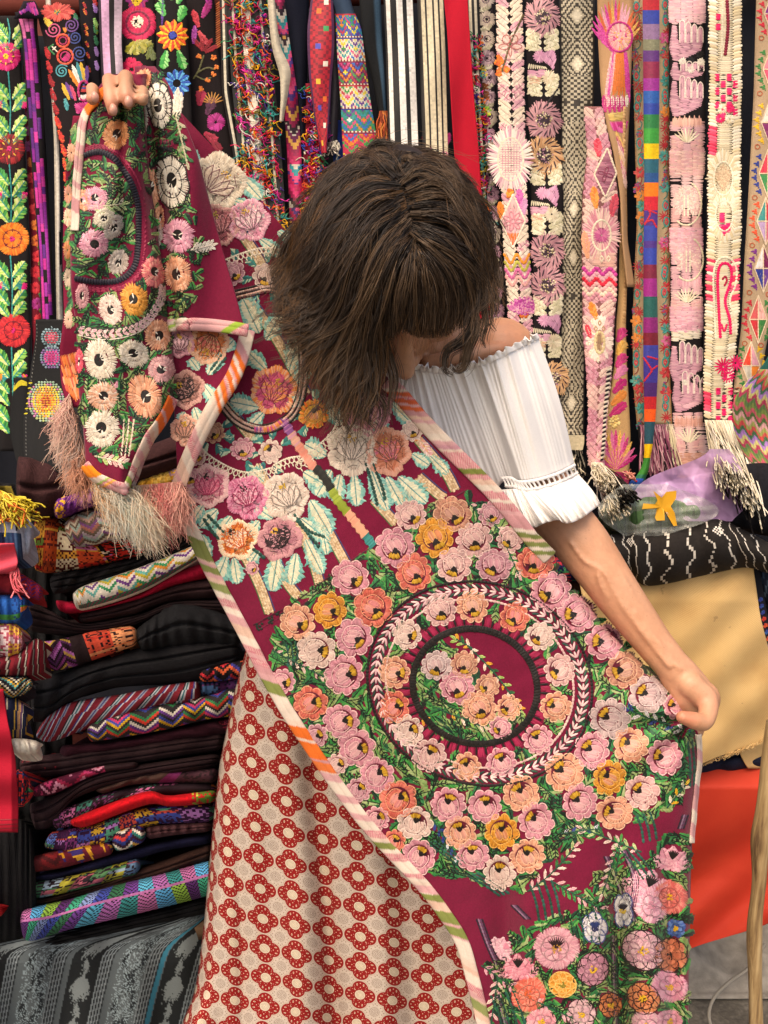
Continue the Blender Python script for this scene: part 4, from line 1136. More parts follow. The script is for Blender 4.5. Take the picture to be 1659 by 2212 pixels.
# ------------------------------------------------------------------ the embroidered tunic the woman holds up
MAROON = '770f33'
class Sheet(Sash):
    """a cloth with its own depth function"""
    def __init__(self, rows, Yf):
        self.rows = smooth_edges(rows); Surf.__init__(self, Yf)

MAIN_ROWS = [(146, 296, 312), (170, 300, 335), (240, 306, 388), (330, 318, 472), (430, 334, 562), (530, 346, 642), (700, 366, 748), (830, 376, 848), (1000, 386, 1010), (1120, 400, 1120), (1180, 425, 1180), (1250, 456, 1206), (1370, 520, 1300), (1460, 570, 1402), (1530, 612, 1474), (1580, 644, 1508), (1640, 682, 1510), (1700, 724, 1504), (1800, 800, 1496), (1900, 895, 1492), (2020, 985, 1490), (2130, 1022, 1488), (2260, 1046, 1488)]
_mr = smooth_edges(MAIN_ROWS)
def Y_main(x, y):
    l, r = edges_at(_mr, y)
    Yv = .985 - .045 * (y / 2212)
    Yv = Yv + .007 * np.sin((x * .72 - y * .62) / 95 + 1) + .005 * np.sin((x * .5 + y * .3) / 70) + .0012 * np.sin((x - y * .4) / 33 + np.sin(y / 90)) + .0002 * np.sin((x + y * .8) / 9.5 + 2 * np.sin(y / 60)) + .0003 * np.sin((x * .7 - y * .5) / 13. + 2 * np.sin(x / 45)) + .0003 * np.sin((x * .2 + y) / 11. + np.sin(x / 30))
    low = np.clip((y - 1750) / 300, 0, 1); low = low * low * (3 - 2 * low)
    xr = x - (y - 1900) * .05
    f = np.exp(-((xr - 1330) / 24) ** 2) * .034 - np.exp(-((xr - 1388) / 40) ** 2) * .022 + np.exp(-((xr - 1440) / 20) ** 2) * .028 - np.exp(-((xr - 1250) / 60) ** 2) * .014
    f = f - np.exp(-((xr - 1150) / 40) ** 2) * .008 + np.exp(-((xr - 1085) / 30) ** 2) * .012
    Yv = Yv + low * f
    Yv = Yv + .022 * np.exp(-np.clip(r - x, -20, 400) / 14.) * np.clip((y - 1150) / 80, 0, 1)
    # pinch towards the lower hand
    d = np.hypot(x - 1500, y - 1550); ang = np.arctan2(y - 1550, x - 1500)
    Yv = Yv + .010 * np.sin(ang * 9) * np.exp(-d / 130.) * np.clip(d / 30, 0, 1)
    # gathers under the raised hand
    d = np.hypot(x - 290, y - 150)
    Yv = Yv + .012 * np.sin(np.arctan2(y - 150, x - 290) * 11) * np.exp(-d / 220.)
    return Yv

tunic = thing('embroidered_tunic', 'maroon tunic covered in embroidered pink roses, stretched between the woman\'s two hands', 'tunic', at(900, 2212, .95))
mainS = Sheet(MAIN_ROWS, Y_main)
strip(mainS, 'main_panel', tunic, C(MAROON), M_MAROON, nu=190, step=5, solid=.0022)
e = Emb(mainS)

PAL = {  # outer petals, inner petals, rim
 'k': ('cf8f9b d99ba4 c5838f', 'dca6a8 e2b2b0', 'e6bcb8'),   # pink
 'p': ('d2aaa4 dab4aa c99e9a', 'ddbcb0 d5aea8', 'e4c8bc'),   # pale pink
 'w': ('dcc3b4 e3cdbd d3b8aa', 'e2cabb d9bcae', 'e8d6c6'),   # cream
 'm': ('c08c94 ca98a0 b5808a', 'cda0a4 c48e98', 'd8b0b0'),   # mauve
 'c': ('d5705e de7f6b c9604f', 'dd8a86 e09a8e', 'e69a76'),   # coral
 'h': ('dc9f80 e4ad8c d29274', 'e0b09c dca08c', 'eabf9c'),   # peach
 'y': ('d3912f dc9f40 c98526', 'd9a07c d98f60', 'e6b054'),   # mustard
 't': ('c08a70 ca977c b57e66', 'c99a88 d0a48e', 'd8ae8c'),   # tan
 'g': ('c4afaa cdb8b2 b8a29e', 'cfb6b0 c6a8a6', 'd8c6be'),   # greyed lilac
}
CEN = np.array([1032., 1478.])
OCC = []
def rose(c, r, k, dirv=None, par=tunic, em=None, occ=True, name='rose'):
    em = em or e
    c = np.asarray(c, float)
    o, i, rim = (CS(q) * np.array([.90, .84, .85]) for q in PAL[k])
    if dirv is None:
        dirv = CEN - c
        if np.linalg.norm(dirv) < 150 and np.linalg.norm(dirv) > 110: dirv = dirv
    a = atan2(dirv[1], dirv[0]) + random.uniform(-.35, .35)
    u = np.array([cos(a), sin(a)]); v = np.array([-u[1], u[0]])
    ph = random.uniform(0, 6); nl = random.choice((8, 9, 10))
    asp = np.array([[random.uniform(.93, 1.05), 0], [random.uniform(-.05, .05), random.uniform(.93, 1.05)]])
    em.radial(c, 2, r * .98, C('5c1428'), z=.0, h=.1, lob=nl, amp=.12, ph=ph, M=asp, sp=4)  # dark base disc, painted shade in the gaps between petals
    # outer petals: each scallop its own bundle of threads, a little darker or lighter than the next
    for q in range(nl):
        a0 = ph + 2 * pi * q / nl - pi / nl; rq = r * random.uniform(.93, 1.03); tone = random.uniform(.88, 1.08)
        nn = max(5, int(2 * pi / nl * r * .85 / 2.7))
        aa = a0 + (np.arange(nn) + .5) / nn * 2 * pi / nl
        x_ = np.linspace(-1, 1, nn)
        rr_ = rq * (1 - .15 * np.abs(x_) ** 2.2) * (1 + rng.normal(0, .02, nn))
        sl = random.choice((-.22, .2)) + x_ * -.08
        p0 = np.stack([np.cos(aa - sl * .3), np.sin(aa - sl * .3)], 1) * r * .62; p1 = np.stack([np.cos(aa + sl * .2), np.sin(aa + sl * .2)], 1) * rr_[:, None]
        em.add(c + p0 @ asp.T, c + p1 @ asp.T, 3.3, np.clip(jit(o, nn, .09) * tone, 0, 1), .5, h=.95)
        t2 = np.stack([np.cos(aa), np.sin(aa)], 1) * (rr_ * 1.0)[:, None]
        em.line(c + t2 @ asp.T, 2.6, rim, 6, .95, h=.6)
    em.ring(c, r * .615, 2.6, C('6a1c30'), z=.75, M=asp, seg=6, h=.2)  # dark thread ring stands in for the shadow inside the outer petals
    c2 = c - u * r * .06
    em.radial(c2, r * .32, r * .57, o * .97, a0=a + .75, a1=a + 2 * pi - .75, lob=6, amp=.10, ph=ph + 1, slant=.3, z=.9, M=asp, sp=2.8, h=.9)
    em.ring(c2, r * .575, 2.3, rim, a0=a + .7, a1=a + 2 * pi - .7, lob=6, amp=.10, ph=ph + 1, z=1.3, M=asp, seg=6, h=.5)
    em.ring(c2, r * .345, 2.2, C('7a2a3c'), a0=a + .6, a1=a + 2 * pi - .6, z=1.2, M=asp, seg=6, h=.2)  # second dark ring, shadow put into thread colour round the heart
    # two heart petals
    for sgn in (1, -1):
        cc = c - u * r * .10 + v * sgn * r * .16
        t = np.linspace(0, 2 * pi, 16)
        ax = u * cos(sgn * .35) + v * sin(sgn * .35) * sgn * -1
        bx = np.array([-ax[1], ax[0]])
        poly = cc + np.cos(t)[:, None] * ax * r * .36 + np.sin(t)[:, None] * bx * r * .185
        em.fill(poly, atan2(ax[1], ax[0]), i, sp=2.7, maxlen=r * .8, z=1.25, h=.8)
        em.line(poly, 2.0, rim, 6, 1.55, closed=True, h=.4)
    # black throat with yellow stamens
    n = 9
    for q in range(n):
        b = a + (q / (n - 1) - .5) * 1.15
        d = np.array([cos(b), sin(b)])
        p0 = c + u * r * .02
        em.add([p0], [p0 + d * r * random.uniform(.34, .46)], 3.4, C('1a120f'), 1.7, h=.4)
    sd = random.choice((-1, 1))
    for q in range(9):
        b = a + (q / 8 - .5) * 1.0 + sd * .28
        d = np.array([cos(b), sin(b)])
        em.add([c + d * r * random.uniform(.30, .38)], [c + d * r * random.uniform(.55, .64)], 2.8, CS('b98c26 a87a1c c89a34'), 1.9, h=.5)
    if occ: OCC.append((c[0], c[1], r))
    em.build(name, par)

ROSES = '''940 1161 42 y|978 1110 40 t|887 1112 34 p|852 1181 42 k|1023 1165 38 p|980 1221 38 p|894 1237 40 c|1066 1220 37 m|758 1247 41 k|712 1317 37 y|806 1312 42 c|642 1343 39 h|765 1376 40 k|684 1404 41 w|745 1457 42 k|671 1518 38 c|738 1557 39 k|609 1472 30 k|681 1590 27 m|950 1317 36 p|1020 1310 35 h|879 1370 33 w|853 1452 34 h|851 1527 34 c|882 1578 33 w|943 1437 34 g|1003 1436 29 t|986 1484 37 k|1036 1528 36 h|1052 1482 26 t|1099 1528 28 h|1081 1572 24 k|1155 1214 38 c|1190 1277 42 k|1246 1326 42 k|1305 1386 42 k|1348 1447 42 t|1400 1500 41 g|1459 1524 28 k|1111 1332 34 c|1166 1374 31 w|1208 1447 34 p|1200 1526 33 h|1162 1597 33 k|1083 1646 34 k|1008 1656 31 h|927 1631 36 p|1317 1552 42 g|1279 1621 40 k|1362 1609 40 h|1435 1635 40 k|1218 1668 42 h|1315 1680 38 y|1386 1712 39 p|1252 1732 40 k|1327 1755 38 h|1126 1714 39 h|1048 1741 37 k|1158 1773 39 k|1083 1797 38 y|1139 1849 38 h|1079 1885 37 w|1021 1846 36 k|770 1616 39 k|728 1651 24 p|814 1673 39 k|859 1726 39 c|774 1706 26 m|814 1768 28 k|896 1778 38 w|850 1818 26 c|905 1849 37 k|968 1738 39 k|994 1797 37 h|1060 1110 26 m|1100 1165 28 p'''
for rr in ROSES.split('|'):
    x, y, r, k = rr.split()
    c = (float(x), float(y)); dv = None
    d = np.hypot(*(np.array(c) - CEN))
    if 900 < c[0] < 1130 and 1400 < c[1] < 1600: dv = np.array([random.uniform(-1, 1), .9])
    rose(c, float(r) * 1.05, k, dv)

# the two embroidered rings
def ell(rx, ry, n=160, tilt=.35, c=CEN):
    a = np.linspace(0, 2 * pi, n, endpoint=False)
    p = np.stack([rx * np.cos(a), ry * np.sin(a)], 1)
    R = np.array([[cos(tilt), -sin(tilt)], [sin(tilt), cos(tilt)]])
    return c + p @ R.T
CI = np.array([1026., 1482.])
ctr = ell(136, 123, c=CI)
for k in range(3): e.line(ctr + rng.normal(0, 1.6, ctr.shape), 11, CS('15110f 1c1613 221a16'), 7, .5 + .3 * k, closed=True, h=1.0)
for s_ in (-5, 5): e.line(ell(136 + s_, 123 + s_, c=CI), 5, CS('15110f 1e1814'), 6, .7, closed=True, h=.9)
e.build('black_ring', tunic)
po = ell(143, 130, 46, c=CI); pq = ell(166, 152, 46, c=CI)
e.add(po, po + (pq - po) * .8, 4.5, CS('17120f'), .5); 
e.line(ell(168, 154, c=CI), 2.0, C('7c1634'), 7, .4, closed=True)
for i in range(46):
    j = (i + 1) % 46
    e.fill(np.array([po[i] + (po[j] - po[i]) * .25, po[i] + (po[j] - po[i]) * .8, pq[i] + (pq[j] - pq[i]) * .8, pq[i] + (pq[j] - pq[i]) * .25]), atan2(*(pq[i] - po[i])[::-1]), CS('9a1c44 8a1638 a5244a'), sp=3.2, z=.35)
e.build('blanket_stitch', tunic)
CO = np.array([1036., 1476.])
e.line(ell(246, 217, 220, c=CO), 6.5, CS('17120f 221a17'), 8, .5, closed=True, h=1.1); e.build('black_cord', tunic)
e.line(ell(206, 179, 220, c=CO), 5.2, CS('d6b0a8 dcbcae cfa49e'), 8, .5, closed=True, h=1.1); e.build('pink_cord', tunic)
mid = ell(227, 199, 72, c=CO)
for i in range(72):
    p = mid[i]; d = mid[(i + 1) % 72] - p; d = d / np.linalg.norm(d); q = np.array([-d[1], d[0]])
    for s_ in (-1, 0, 1):
        e.add([p - d * 9 + q * s_ * 11], [p + d * 5 + q * s_ * 1.5], 4.4, CS('ddb9b6 e3c6be d2a5a8'), .8, h=.9)
        if s_: e.add([p - d * 1 + q * s_ * 13], [p + d * 12 + q * s_ * 4], 4.6, CS('1c4438 23513f 16382f'), .6, h=.9)
e.build('arrow_chain', tunic)

# leaves between the roses
def poly_in(P, poly):
    x, y = P[:, 0], P[:, 1]; poly = np.asarray(poly, float); ins = np.zeros(len(P), bool)
    j = len(poly) - 1
    for i in range(len(poly)):
        c_ = ((poly[i, 1] > y) != (poly[j, 1] > y)) & (x < (poly[j, 0] - poly[i, 0]) * (y - poly[i, 1]) / (poly[j, 1] - poly[i, 1] + 1e-9) + poly[i, 0])
        ins ^= c_; j = i
    return ins
GREENS = [('1d5a34 226c38 2a7a3e', '348a42 4a9a48'), ('123f2c 1a5236 0f3426', '1f6a3c 2c7a45'), ('86965c 97a46c 74894c', '64904a 86a062'), ('247a36 3c9240', '93a86c a4b07c'), ('0e1d14 14281b', '1f6a38 2f8040')]
def green_fill(region, n, occ, excl=None, em=None, par=tunic, sz=(24, 38), clear=.99, seedd=1):
    em = em or e
    lo = np.min(region, 0); hi = np.max(region, 0)
    P = rng.uniform(lo, hi, (n, 2)); P = P[poly_in(P, region)]
    oc = np.asarray(occ)
    d = np.hypot(P[:, None, 0] - oc[None, :, 0], P[:, None, 1] - oc[None, :, 1]) - oc[None, :, 2] * clear
    dm = d.min(1)
    if excl is not None: dm = np.where(excl(P), -1, dm)
    P = P[dm > 0]
    kept = []
    for p in P:
        if all((p[0] - k[0]) ** 2 + (p[1] - k[1]) ** 2 > 100 for k in kept[-500:]): kept.append(p)
    for p in kept:
        # lie away from the nearest flower
        k = np.argmin(np.hypot(p[0] - oc[:, 0], p[1] - oc[:, 1]) - oc[:, 2])
        a = atan2(p[1] - oc[k, 1], p[0] - oc[k, 0]) + random.choice((-1, 1)) * random.uniform(.5, 1.7)
        L = random.uniform(*sz); u = np.array([cos(a), sin(a)])
        g = random.choice(GREENS)
        em.leaf(p - u * L * .5, p + u * L * .5, L * .48, CS(g[0]), CS(g[1]), C('0d120c') if random.random() < .8 else None, z=random.uniform(0, .3), sp=3.0, slant=1.1)
        if random.random() < .3:
            for k_ in range(3):
                b_ = p + u * L * (k_ * .3 - .3); v_ = np.array([-u[1], u[0]]); em.add([b_, b_], [b_ + u * 7 + v_ * 7, b_ + u * 7 - v_ * 7], 2.6, C('10170f'), .75)
def in_ell(P, rx, ry, c, tilt=.35):
    q = P - c; ca, sa = cos(tilt), sin(tilt)
    return ((q[:, 0] * ca + q[:, 1] * sa) / rx) ** 2 + ((-q[:, 0] * sa + q[:, 1] * ca) / ry) ** 2 < 1
def excl(P):
    ring1 = in_ell(P, 252, 223, CO) & ~in_ell(P, 200, 173, CO)
    ring2 = in_ell(P, 172, 158, CI) & ~in_ell(P, 128, 115, CI)
    ctr_ = in_ell(P, 128, 115, CI) & ((P[:, 0] - CI[0]) * .7 - (P[:, 1] - CI[1]) * .75 > 24)
    return ring1 | ring2 | ctr_
LOWER = np.array([(640, 1300), (760, 1215), (900, 1130), (960, 1070), (1020, 1075), (1110, 1130), (1180, 1185), (1215, 1250), (1300, 1345), (1400, 1440), (1470, 1500), (1490, 1560), (1480, 1720), (1400, 1770), (1290, 1790), (1190, 1850), (1120, 1925), (1010, 1900), (900, 1880), (800, 1780), (700, 1640), (600, 1480), (585, 1420), (600, 1360)])
green_fill(LOWER, 14000, OCC, excl)
e.build('leaf_stitching', tunic, kind='stuff')

def sprig(p0, p1, leafcols, stem='1c4a38', L=15, n=7, em=None, par=tunic, w=7, bend=.0, name='sprig'):
    em = em or e
    p0 = np.asarray(p0, float); p1 = np.asarray(p1, float); d = p1 - p0; ln = np.linalg.norm(d); u = d / ln; q = np.array([-u[1], u[0]])
    t = np.linspace(0, 1, 12)
    path = p0 + d * t[:, None] + q * (bend * ln * np.sin(pi * t))[:, None]
    em.line(path, 4, CS(stem), 7, .7)
    for i in range(n):
        k = (i + .6) / n; b = np.array([np.interp(k, t, path[:, 0]), np.interp(k, t, path[:, 1])])
        for s_ in (-1, 1):
            a_ = .75 * s_; v = u * cos(a_) + np.array([-u[1], u[0]]) * sin(a_)
            c1 = random.choice(leafcols)
            em.leaf(b, b + v * L * random.uniform(.85, 1.2), w, CS(c1), z=.6, sp=2.6, slant=.3)
    em.leaf(path[-1], path[-1] + u * L, w, CS(random.choice(leafcols)), z=.6, sp=2.6, slant=.3)
    em.build(name, par)
YG = ['d8962a e0a83c', '2f7a3c 1c5a34', 'e0c0a8 ecd8c4', '8fb050 a8c070']
sprig((945, 1530), (1045, 1570), YG, n=5); sprig((905, 1545), (960, 1590), YG, n=4); sprig((1010, 1395), (1125, 1535), YG, n=9, bend=-.04); sprig((1020, 1400), (985, 1380), YG, n=3)
PG = ['d8a0a0 e6bcb4', '2f7a3c 1c5a34', '9fb070 b8c48c', 'e0bcae eacdbe']
sprig((590, 1405), (700, 1462), PG, n=8); sprig((1080, 1150), (1120, 1240), PG, n=8); sprig((1010, 1085), (1080, 1145), PG, n=6)
sprig((1500, 1585), (1360, 1535), ['23357a 1c2a66', 'd8d0d0 e8e0dc', '2f8a45 1c5a34', '2a3c84'], n=8, w=8, L=19); sprig((935, 1770), (990, 1850), ['23357a 2c4088', 'd0d4d8', '2f8a45 1c5a34'], n=6, L=15)
sprig((1140, 1925), (1240, 1830), PG, n=8, L=18, bend=.05); sprig((1340, 1815), (1300, 1930), PG, n=7, L=18); sprig((1195, 1905), (1300, 1965), ['2f8a45 1c5a34', 'd89aa4 e4b4b0', '1f6a3c 3f9a4a'], n=9, L=19); sprig((1385, 1840), (1260, 1790), PG, n=7, L=18); sprig((1440, 1745), (1480, 1695), ['e0b02a d89a20', 'ecdcc0', 'e8c040'], n=3, L=15)
sprig((1075, 2110), (1060, 2212), PG, n=6, L=20); sprig((1040, 2085), (1105, 2130), ['2f8a45 1c5a34', 'd89aa4'], n=5, L=16); sprig((1330, 1890), (1340, 1820), ['2f8a45 1c5a34', '3f9a4a'], n=5, L=20); sprig((1210, 1800), (1290, 1790), ['23357a 2a3c84', 'd0d0d8', '1c4a38'], n=5, L=11)
sprig((1110, 2140), (1240, 2200), ['2f8a45', 'e0b4b4 d89aa4', '1c5a34'], n=7, L=18)

# stems
for grp in (((618, 1390), (622, 1440), 3, 10), ((1485, 1600), (1490, 1700), 3, 9), ((1145, 1910), (1165, 1990), 4, 15), ((1375, 1760), (1390, 1820), 3, 14), ((1340, 1835), (1390, 1900), 3, 12), ((1010, 1890), (1080, 1935), 3, 10), ((745, 1370), (760, 1400), 2, 8), ((1250, 1970), (1262, 2040), 3, 16), ((1060, 2150), (1090, 2240), 4, 16), ((920, 1820), (990, 1870), 3, 9)):
    a, b, n, g = grp
    for k in range(n):
        o = np.array([k * g, -k * g * .25])
        e.curve([np.array(a) + o, (np.array(a) + np.array(b)) / 2 + o + (3, 0), np.array(b) + o], 6, CS('1a4a3c 164034 20564a'), 9, .4, h=1.1)
e.build('stems', tunic)

# ---- the flowers of the lower hem
def fuzzy(c, r, cols, rim=None, n=6, core='d8a828', dark=None, ph=0., M=None, em=None, par=tunic, name='flower', occ=True):
    em = em or e; r = r * 1.08
    if M is None: M = np.array([[random.uniform(.86, 1.1), random.uniform(-.12, .12)], [random.uniform(-.12, .12), random.uniform(.86, 1.1)]])
    ph = random.uniform(0, 6); c = (min(c[0], 1484 - r), c[1])
    em.radial(c, 2, r * .8, (np.asarray(CS(cols)) * .5), z=0, h=.1, sp=4, M=M)
    em.petals(c, r * .15, r, n, r * 1.05, CS(cols), ph=ph, z=.4, sp=2.9, edge=CS(rim) if rim else None, M=M)
    em.petals((c[0] + r * .08 * cos(ph), c[1] + r * .08 * sin(ph)), r * .08, r * .6, max(4, n - 2), r * .66, CS(cols) * 1.04, ph=ph + .5, z=.9, sp=2.8, edge=CS(rim) if rim and random.random() < .4 else CS(cols) * .55, M=M)
    if dark: 
        for i in range(9):
            a = -pi / 2 + (i - 4) * .2; em.add([c], [(c[0] + cos(a) * r * .5, c[1] + sin(a) * r * .5)], 3.4, C(dark), 1.3)
    em.dots(c, r * .22, 16, CS(core), 4.4, z=1.5)
    if occ: OCC.append((c[0], c[1], r))
    em.build(name, par)
def tulip(c, r, cols, a=-pi / 2, core='1a120f', em=None, par=tunic):
    em = em or e
    c = np.asarray(c, float); c = np.array([min(c[0], 1484 - r), c[1]])
    for k in (-1.25, 1.25, -.62, .62, -.05):
        d = np.array([cos(a + k), sin(a + k)]); em.leaf(c + np.array([cos(a), sin(a)]) * -r * .7, c + np.array([cos(a), sin(a)]) * -r * .5 + d * r * 1.35, r * .85, CS(cols), z=.4, sp=2.8, slant=.3)
    for i in range(7):
        b = a + (i - 3) * .2; em.add([c], [c + r * .6 * np.array([cos(b), sin(b)])], 3.4, C(core), 1.2)
    OCC.append((c[0], c[1], r)); em.build('flower', par)
fuzzy((1202, 2048), 48, 'd398a2 dca8ac c98894', n=8, dark='2a1418', core='c08a3a'); tulip((1120, 2089), 34, 'd88a98 e0a0a8 cf7888'); fuzzy((1143, 2147), 38, 'd5604e de7360 e08a74', n=7, core='c9582f')
fuzzy((1215, 2126), 29, 'd98a2f e0a04a', rim='e8b868', n=8, core='8a7a2a'); fuzzy((1280, 2093), 33, 'b5788a c48c98', rim='2a1618', n=8); fuzzy((1390, 2052), 43, 'd0a0a8 dcb4b4 c48a98', rim='241416', n=9); fuzzy((1451, 2063), 34, 'b96a4e c97c5c', rim='3a1c16', n=6, core='1a120f')
fuzzy((1390, 2156), 32, 'c9734a d88a5c', rim='3a1c16', n=7); fuzzy((1318, 2171), 26, 'b9683f c97a4a', rim='3a1c16', n=6); fuzzy((1284, 2004), 30, 'd8d0cc c8c4cc', rim='3a4a80', n=5, core='2a2a50', dark='23305f'); fuzzy((1347, 1966), 30, 'd8d4d0 c4c0c4', rim='3a4a80', n=4, core='c8a83a', dark='1c1c2a', M=np.array([[.7, 0], [0, 1.25]]))
tulip((1400, 1915), 44, 'd58ea0 e0a8b2 cc7f94 e6bcc0', a=-1.2); fuzzy((1405, 1955), 36, 'dca0ae e4b4ba d08ea0', n=5, core='d08898'); fuzzy((1463, 1937), 34, 'd8726a e08a7c c9605a', n=8); tulip((1468, 1855), 32, 'd08a9a dca4ac', a=-1.4); fuzzy((1467, 2130), 36, 'd48aa0 dea2b0', n=6); tulip((1087, 2048), 24, 'dca4b0 e8c0c4', a=-.6, core='d88a9c'); fuzzy((1400, 2215), 34, 'd89aa8 e0b0b4', n=6); fuzzy((1255, 2190), 30, 'd8b0b0 c89aa0', n=6, rim='2a1618'); fuzzy((1465, 2005), 22, '3a5a9a 5a7ab0', n=4); fuzzy((1445, 2205), 26, 'd08a9c dca0ac', n=5); fuzzy((1170, 2205), 30, 'd88a94 e0a4a8', n=6)
HEM = np.array([(1060, 2090), (1110, 2020), (1180, 1990), (1250, 1960), (1300, 1880), (1380, 1870), (1440, 1800), (1486, 1800), (1484, 2240), (1080, 2240)])
green_fill(HEM, 3600, OCC, em=e, sz=(22, 36)); e.build('leaf_stitching', tunic, kind='stuff')
for pts in ([(1035, 1985), (1055, 2040), (1075, 2085)], [(1310, 1850), (1335, 1905), (1372, 1990)], [(1345, 1830), (1372, 1900), (1366, 1960)], [(1480, 1760), (1470, 1790)], [(1110, 1955), (1140, 1985)], [(1075, 2150), (1100, 2240)], [(1325, 2020), (1330, 2240)]):
    for k, c_ in enumerate(('2a1c2c', '8a6a80', '5a3a54', '2a1c2c')): e.curve(np.asarray(pts, float) + (k * 4.2 - 6, 0), 3.6, C(c_), 8, .4)
    e.build('woven_stripe', tunic)

# ---- seam between the two cloths
e.line(spline([(548, 1350), (640, 1298), (760, 1210), (900, 1122), (1008, 1058)]), 3.2, CS('3a0c1c 5a1028'), 8, .5); e.line(spline([(556, 1362), (660, 1300), (790, 1202)]), 2.4, CS('6a1230'), 7, .3); e.build('seam', tunic)
for q in ((560, 1352), (585, 1340), (605, 1325)): e.dots(q, 8, 10, C('10251c'), 6)
e.build('knots', tunic)

# ---- cream woven ribbons running down the upper cloth
def wov(pts, w=20, par=tunic, surf=None, cols='cdb08c d8c09c bb9a72', edge=('26406a', '2f6a3a')):
    p = spline(pts, 10); em = Emb(surf or mainS)
    d = np.gradient(p, axis=0); d /= np.linalg.norm(d, axis=1, keepdims=True); q = np.stack([-d[:, 1], d[:, 0]], 1)
    s_ = np.concatenate([[0], np.cumsum(np.linalg.norm(np.diff(p, axis=0), axis=1))]); t = np.arange(0, s_[-1], 3.2)
    P = np.stack([np.interp(t, s_, p[:, 0]), np.interp(t, s_, p[:, 1])], 1); Q = np.stack([np.interp(t, s_, q[:, 0]), np.interp(t, s_, q[:, 1])], 1); D = np.stack([np.interp(t, s_, d[:, 0]), np.interp(t, s_, d[:, 1])], 1)
    for k in range(4):
        a = -w / 2 + k * w / 4 + 1; em.add(P + Q * a, P + Q * (a + w / 4) + D * 2.5 * (-1) ** k, 3.7, CS(cols), .25, h=.5)
    em.line(P - Q * (w / 2 + 1.5), 2.6, C(edge[0]), 6, .3); em.line(P + Q * (w / 2 + 1.5), 2.6, C(edge[1]), 6, .3)
    em.build('woven_ribbon', par)
for pts in ([(520, 500), (560, 560), (585, 620)], [(535, 642), (600, 735), (662, 850)], [(478, 862), (520, 915), (545, 945)], [(520, 1180), (560, 1260), (584, 1326)], [(585, 1190), (616, 1250), (645, 1290)], [(640, 1130), (670, 1190), (692, 1262)], [(690, 1110), (722, 1170), (748, 1218)], [(810, 1080), (842, 1115), (855, 1130)], [(868, 1065), (895, 1095), (905, 1100)], [(905, 1030), (945, 1065), (960, 1075)], [(905, 950), (960, 1015), (985, 1060)], [(600, 590), (640, 640)], [(430, 1010), (470, 1080)], [(555, 1005), (580, 1050)]):
    wov(pts)
wov([(1010, 1000), (1060, 1060)], 14)

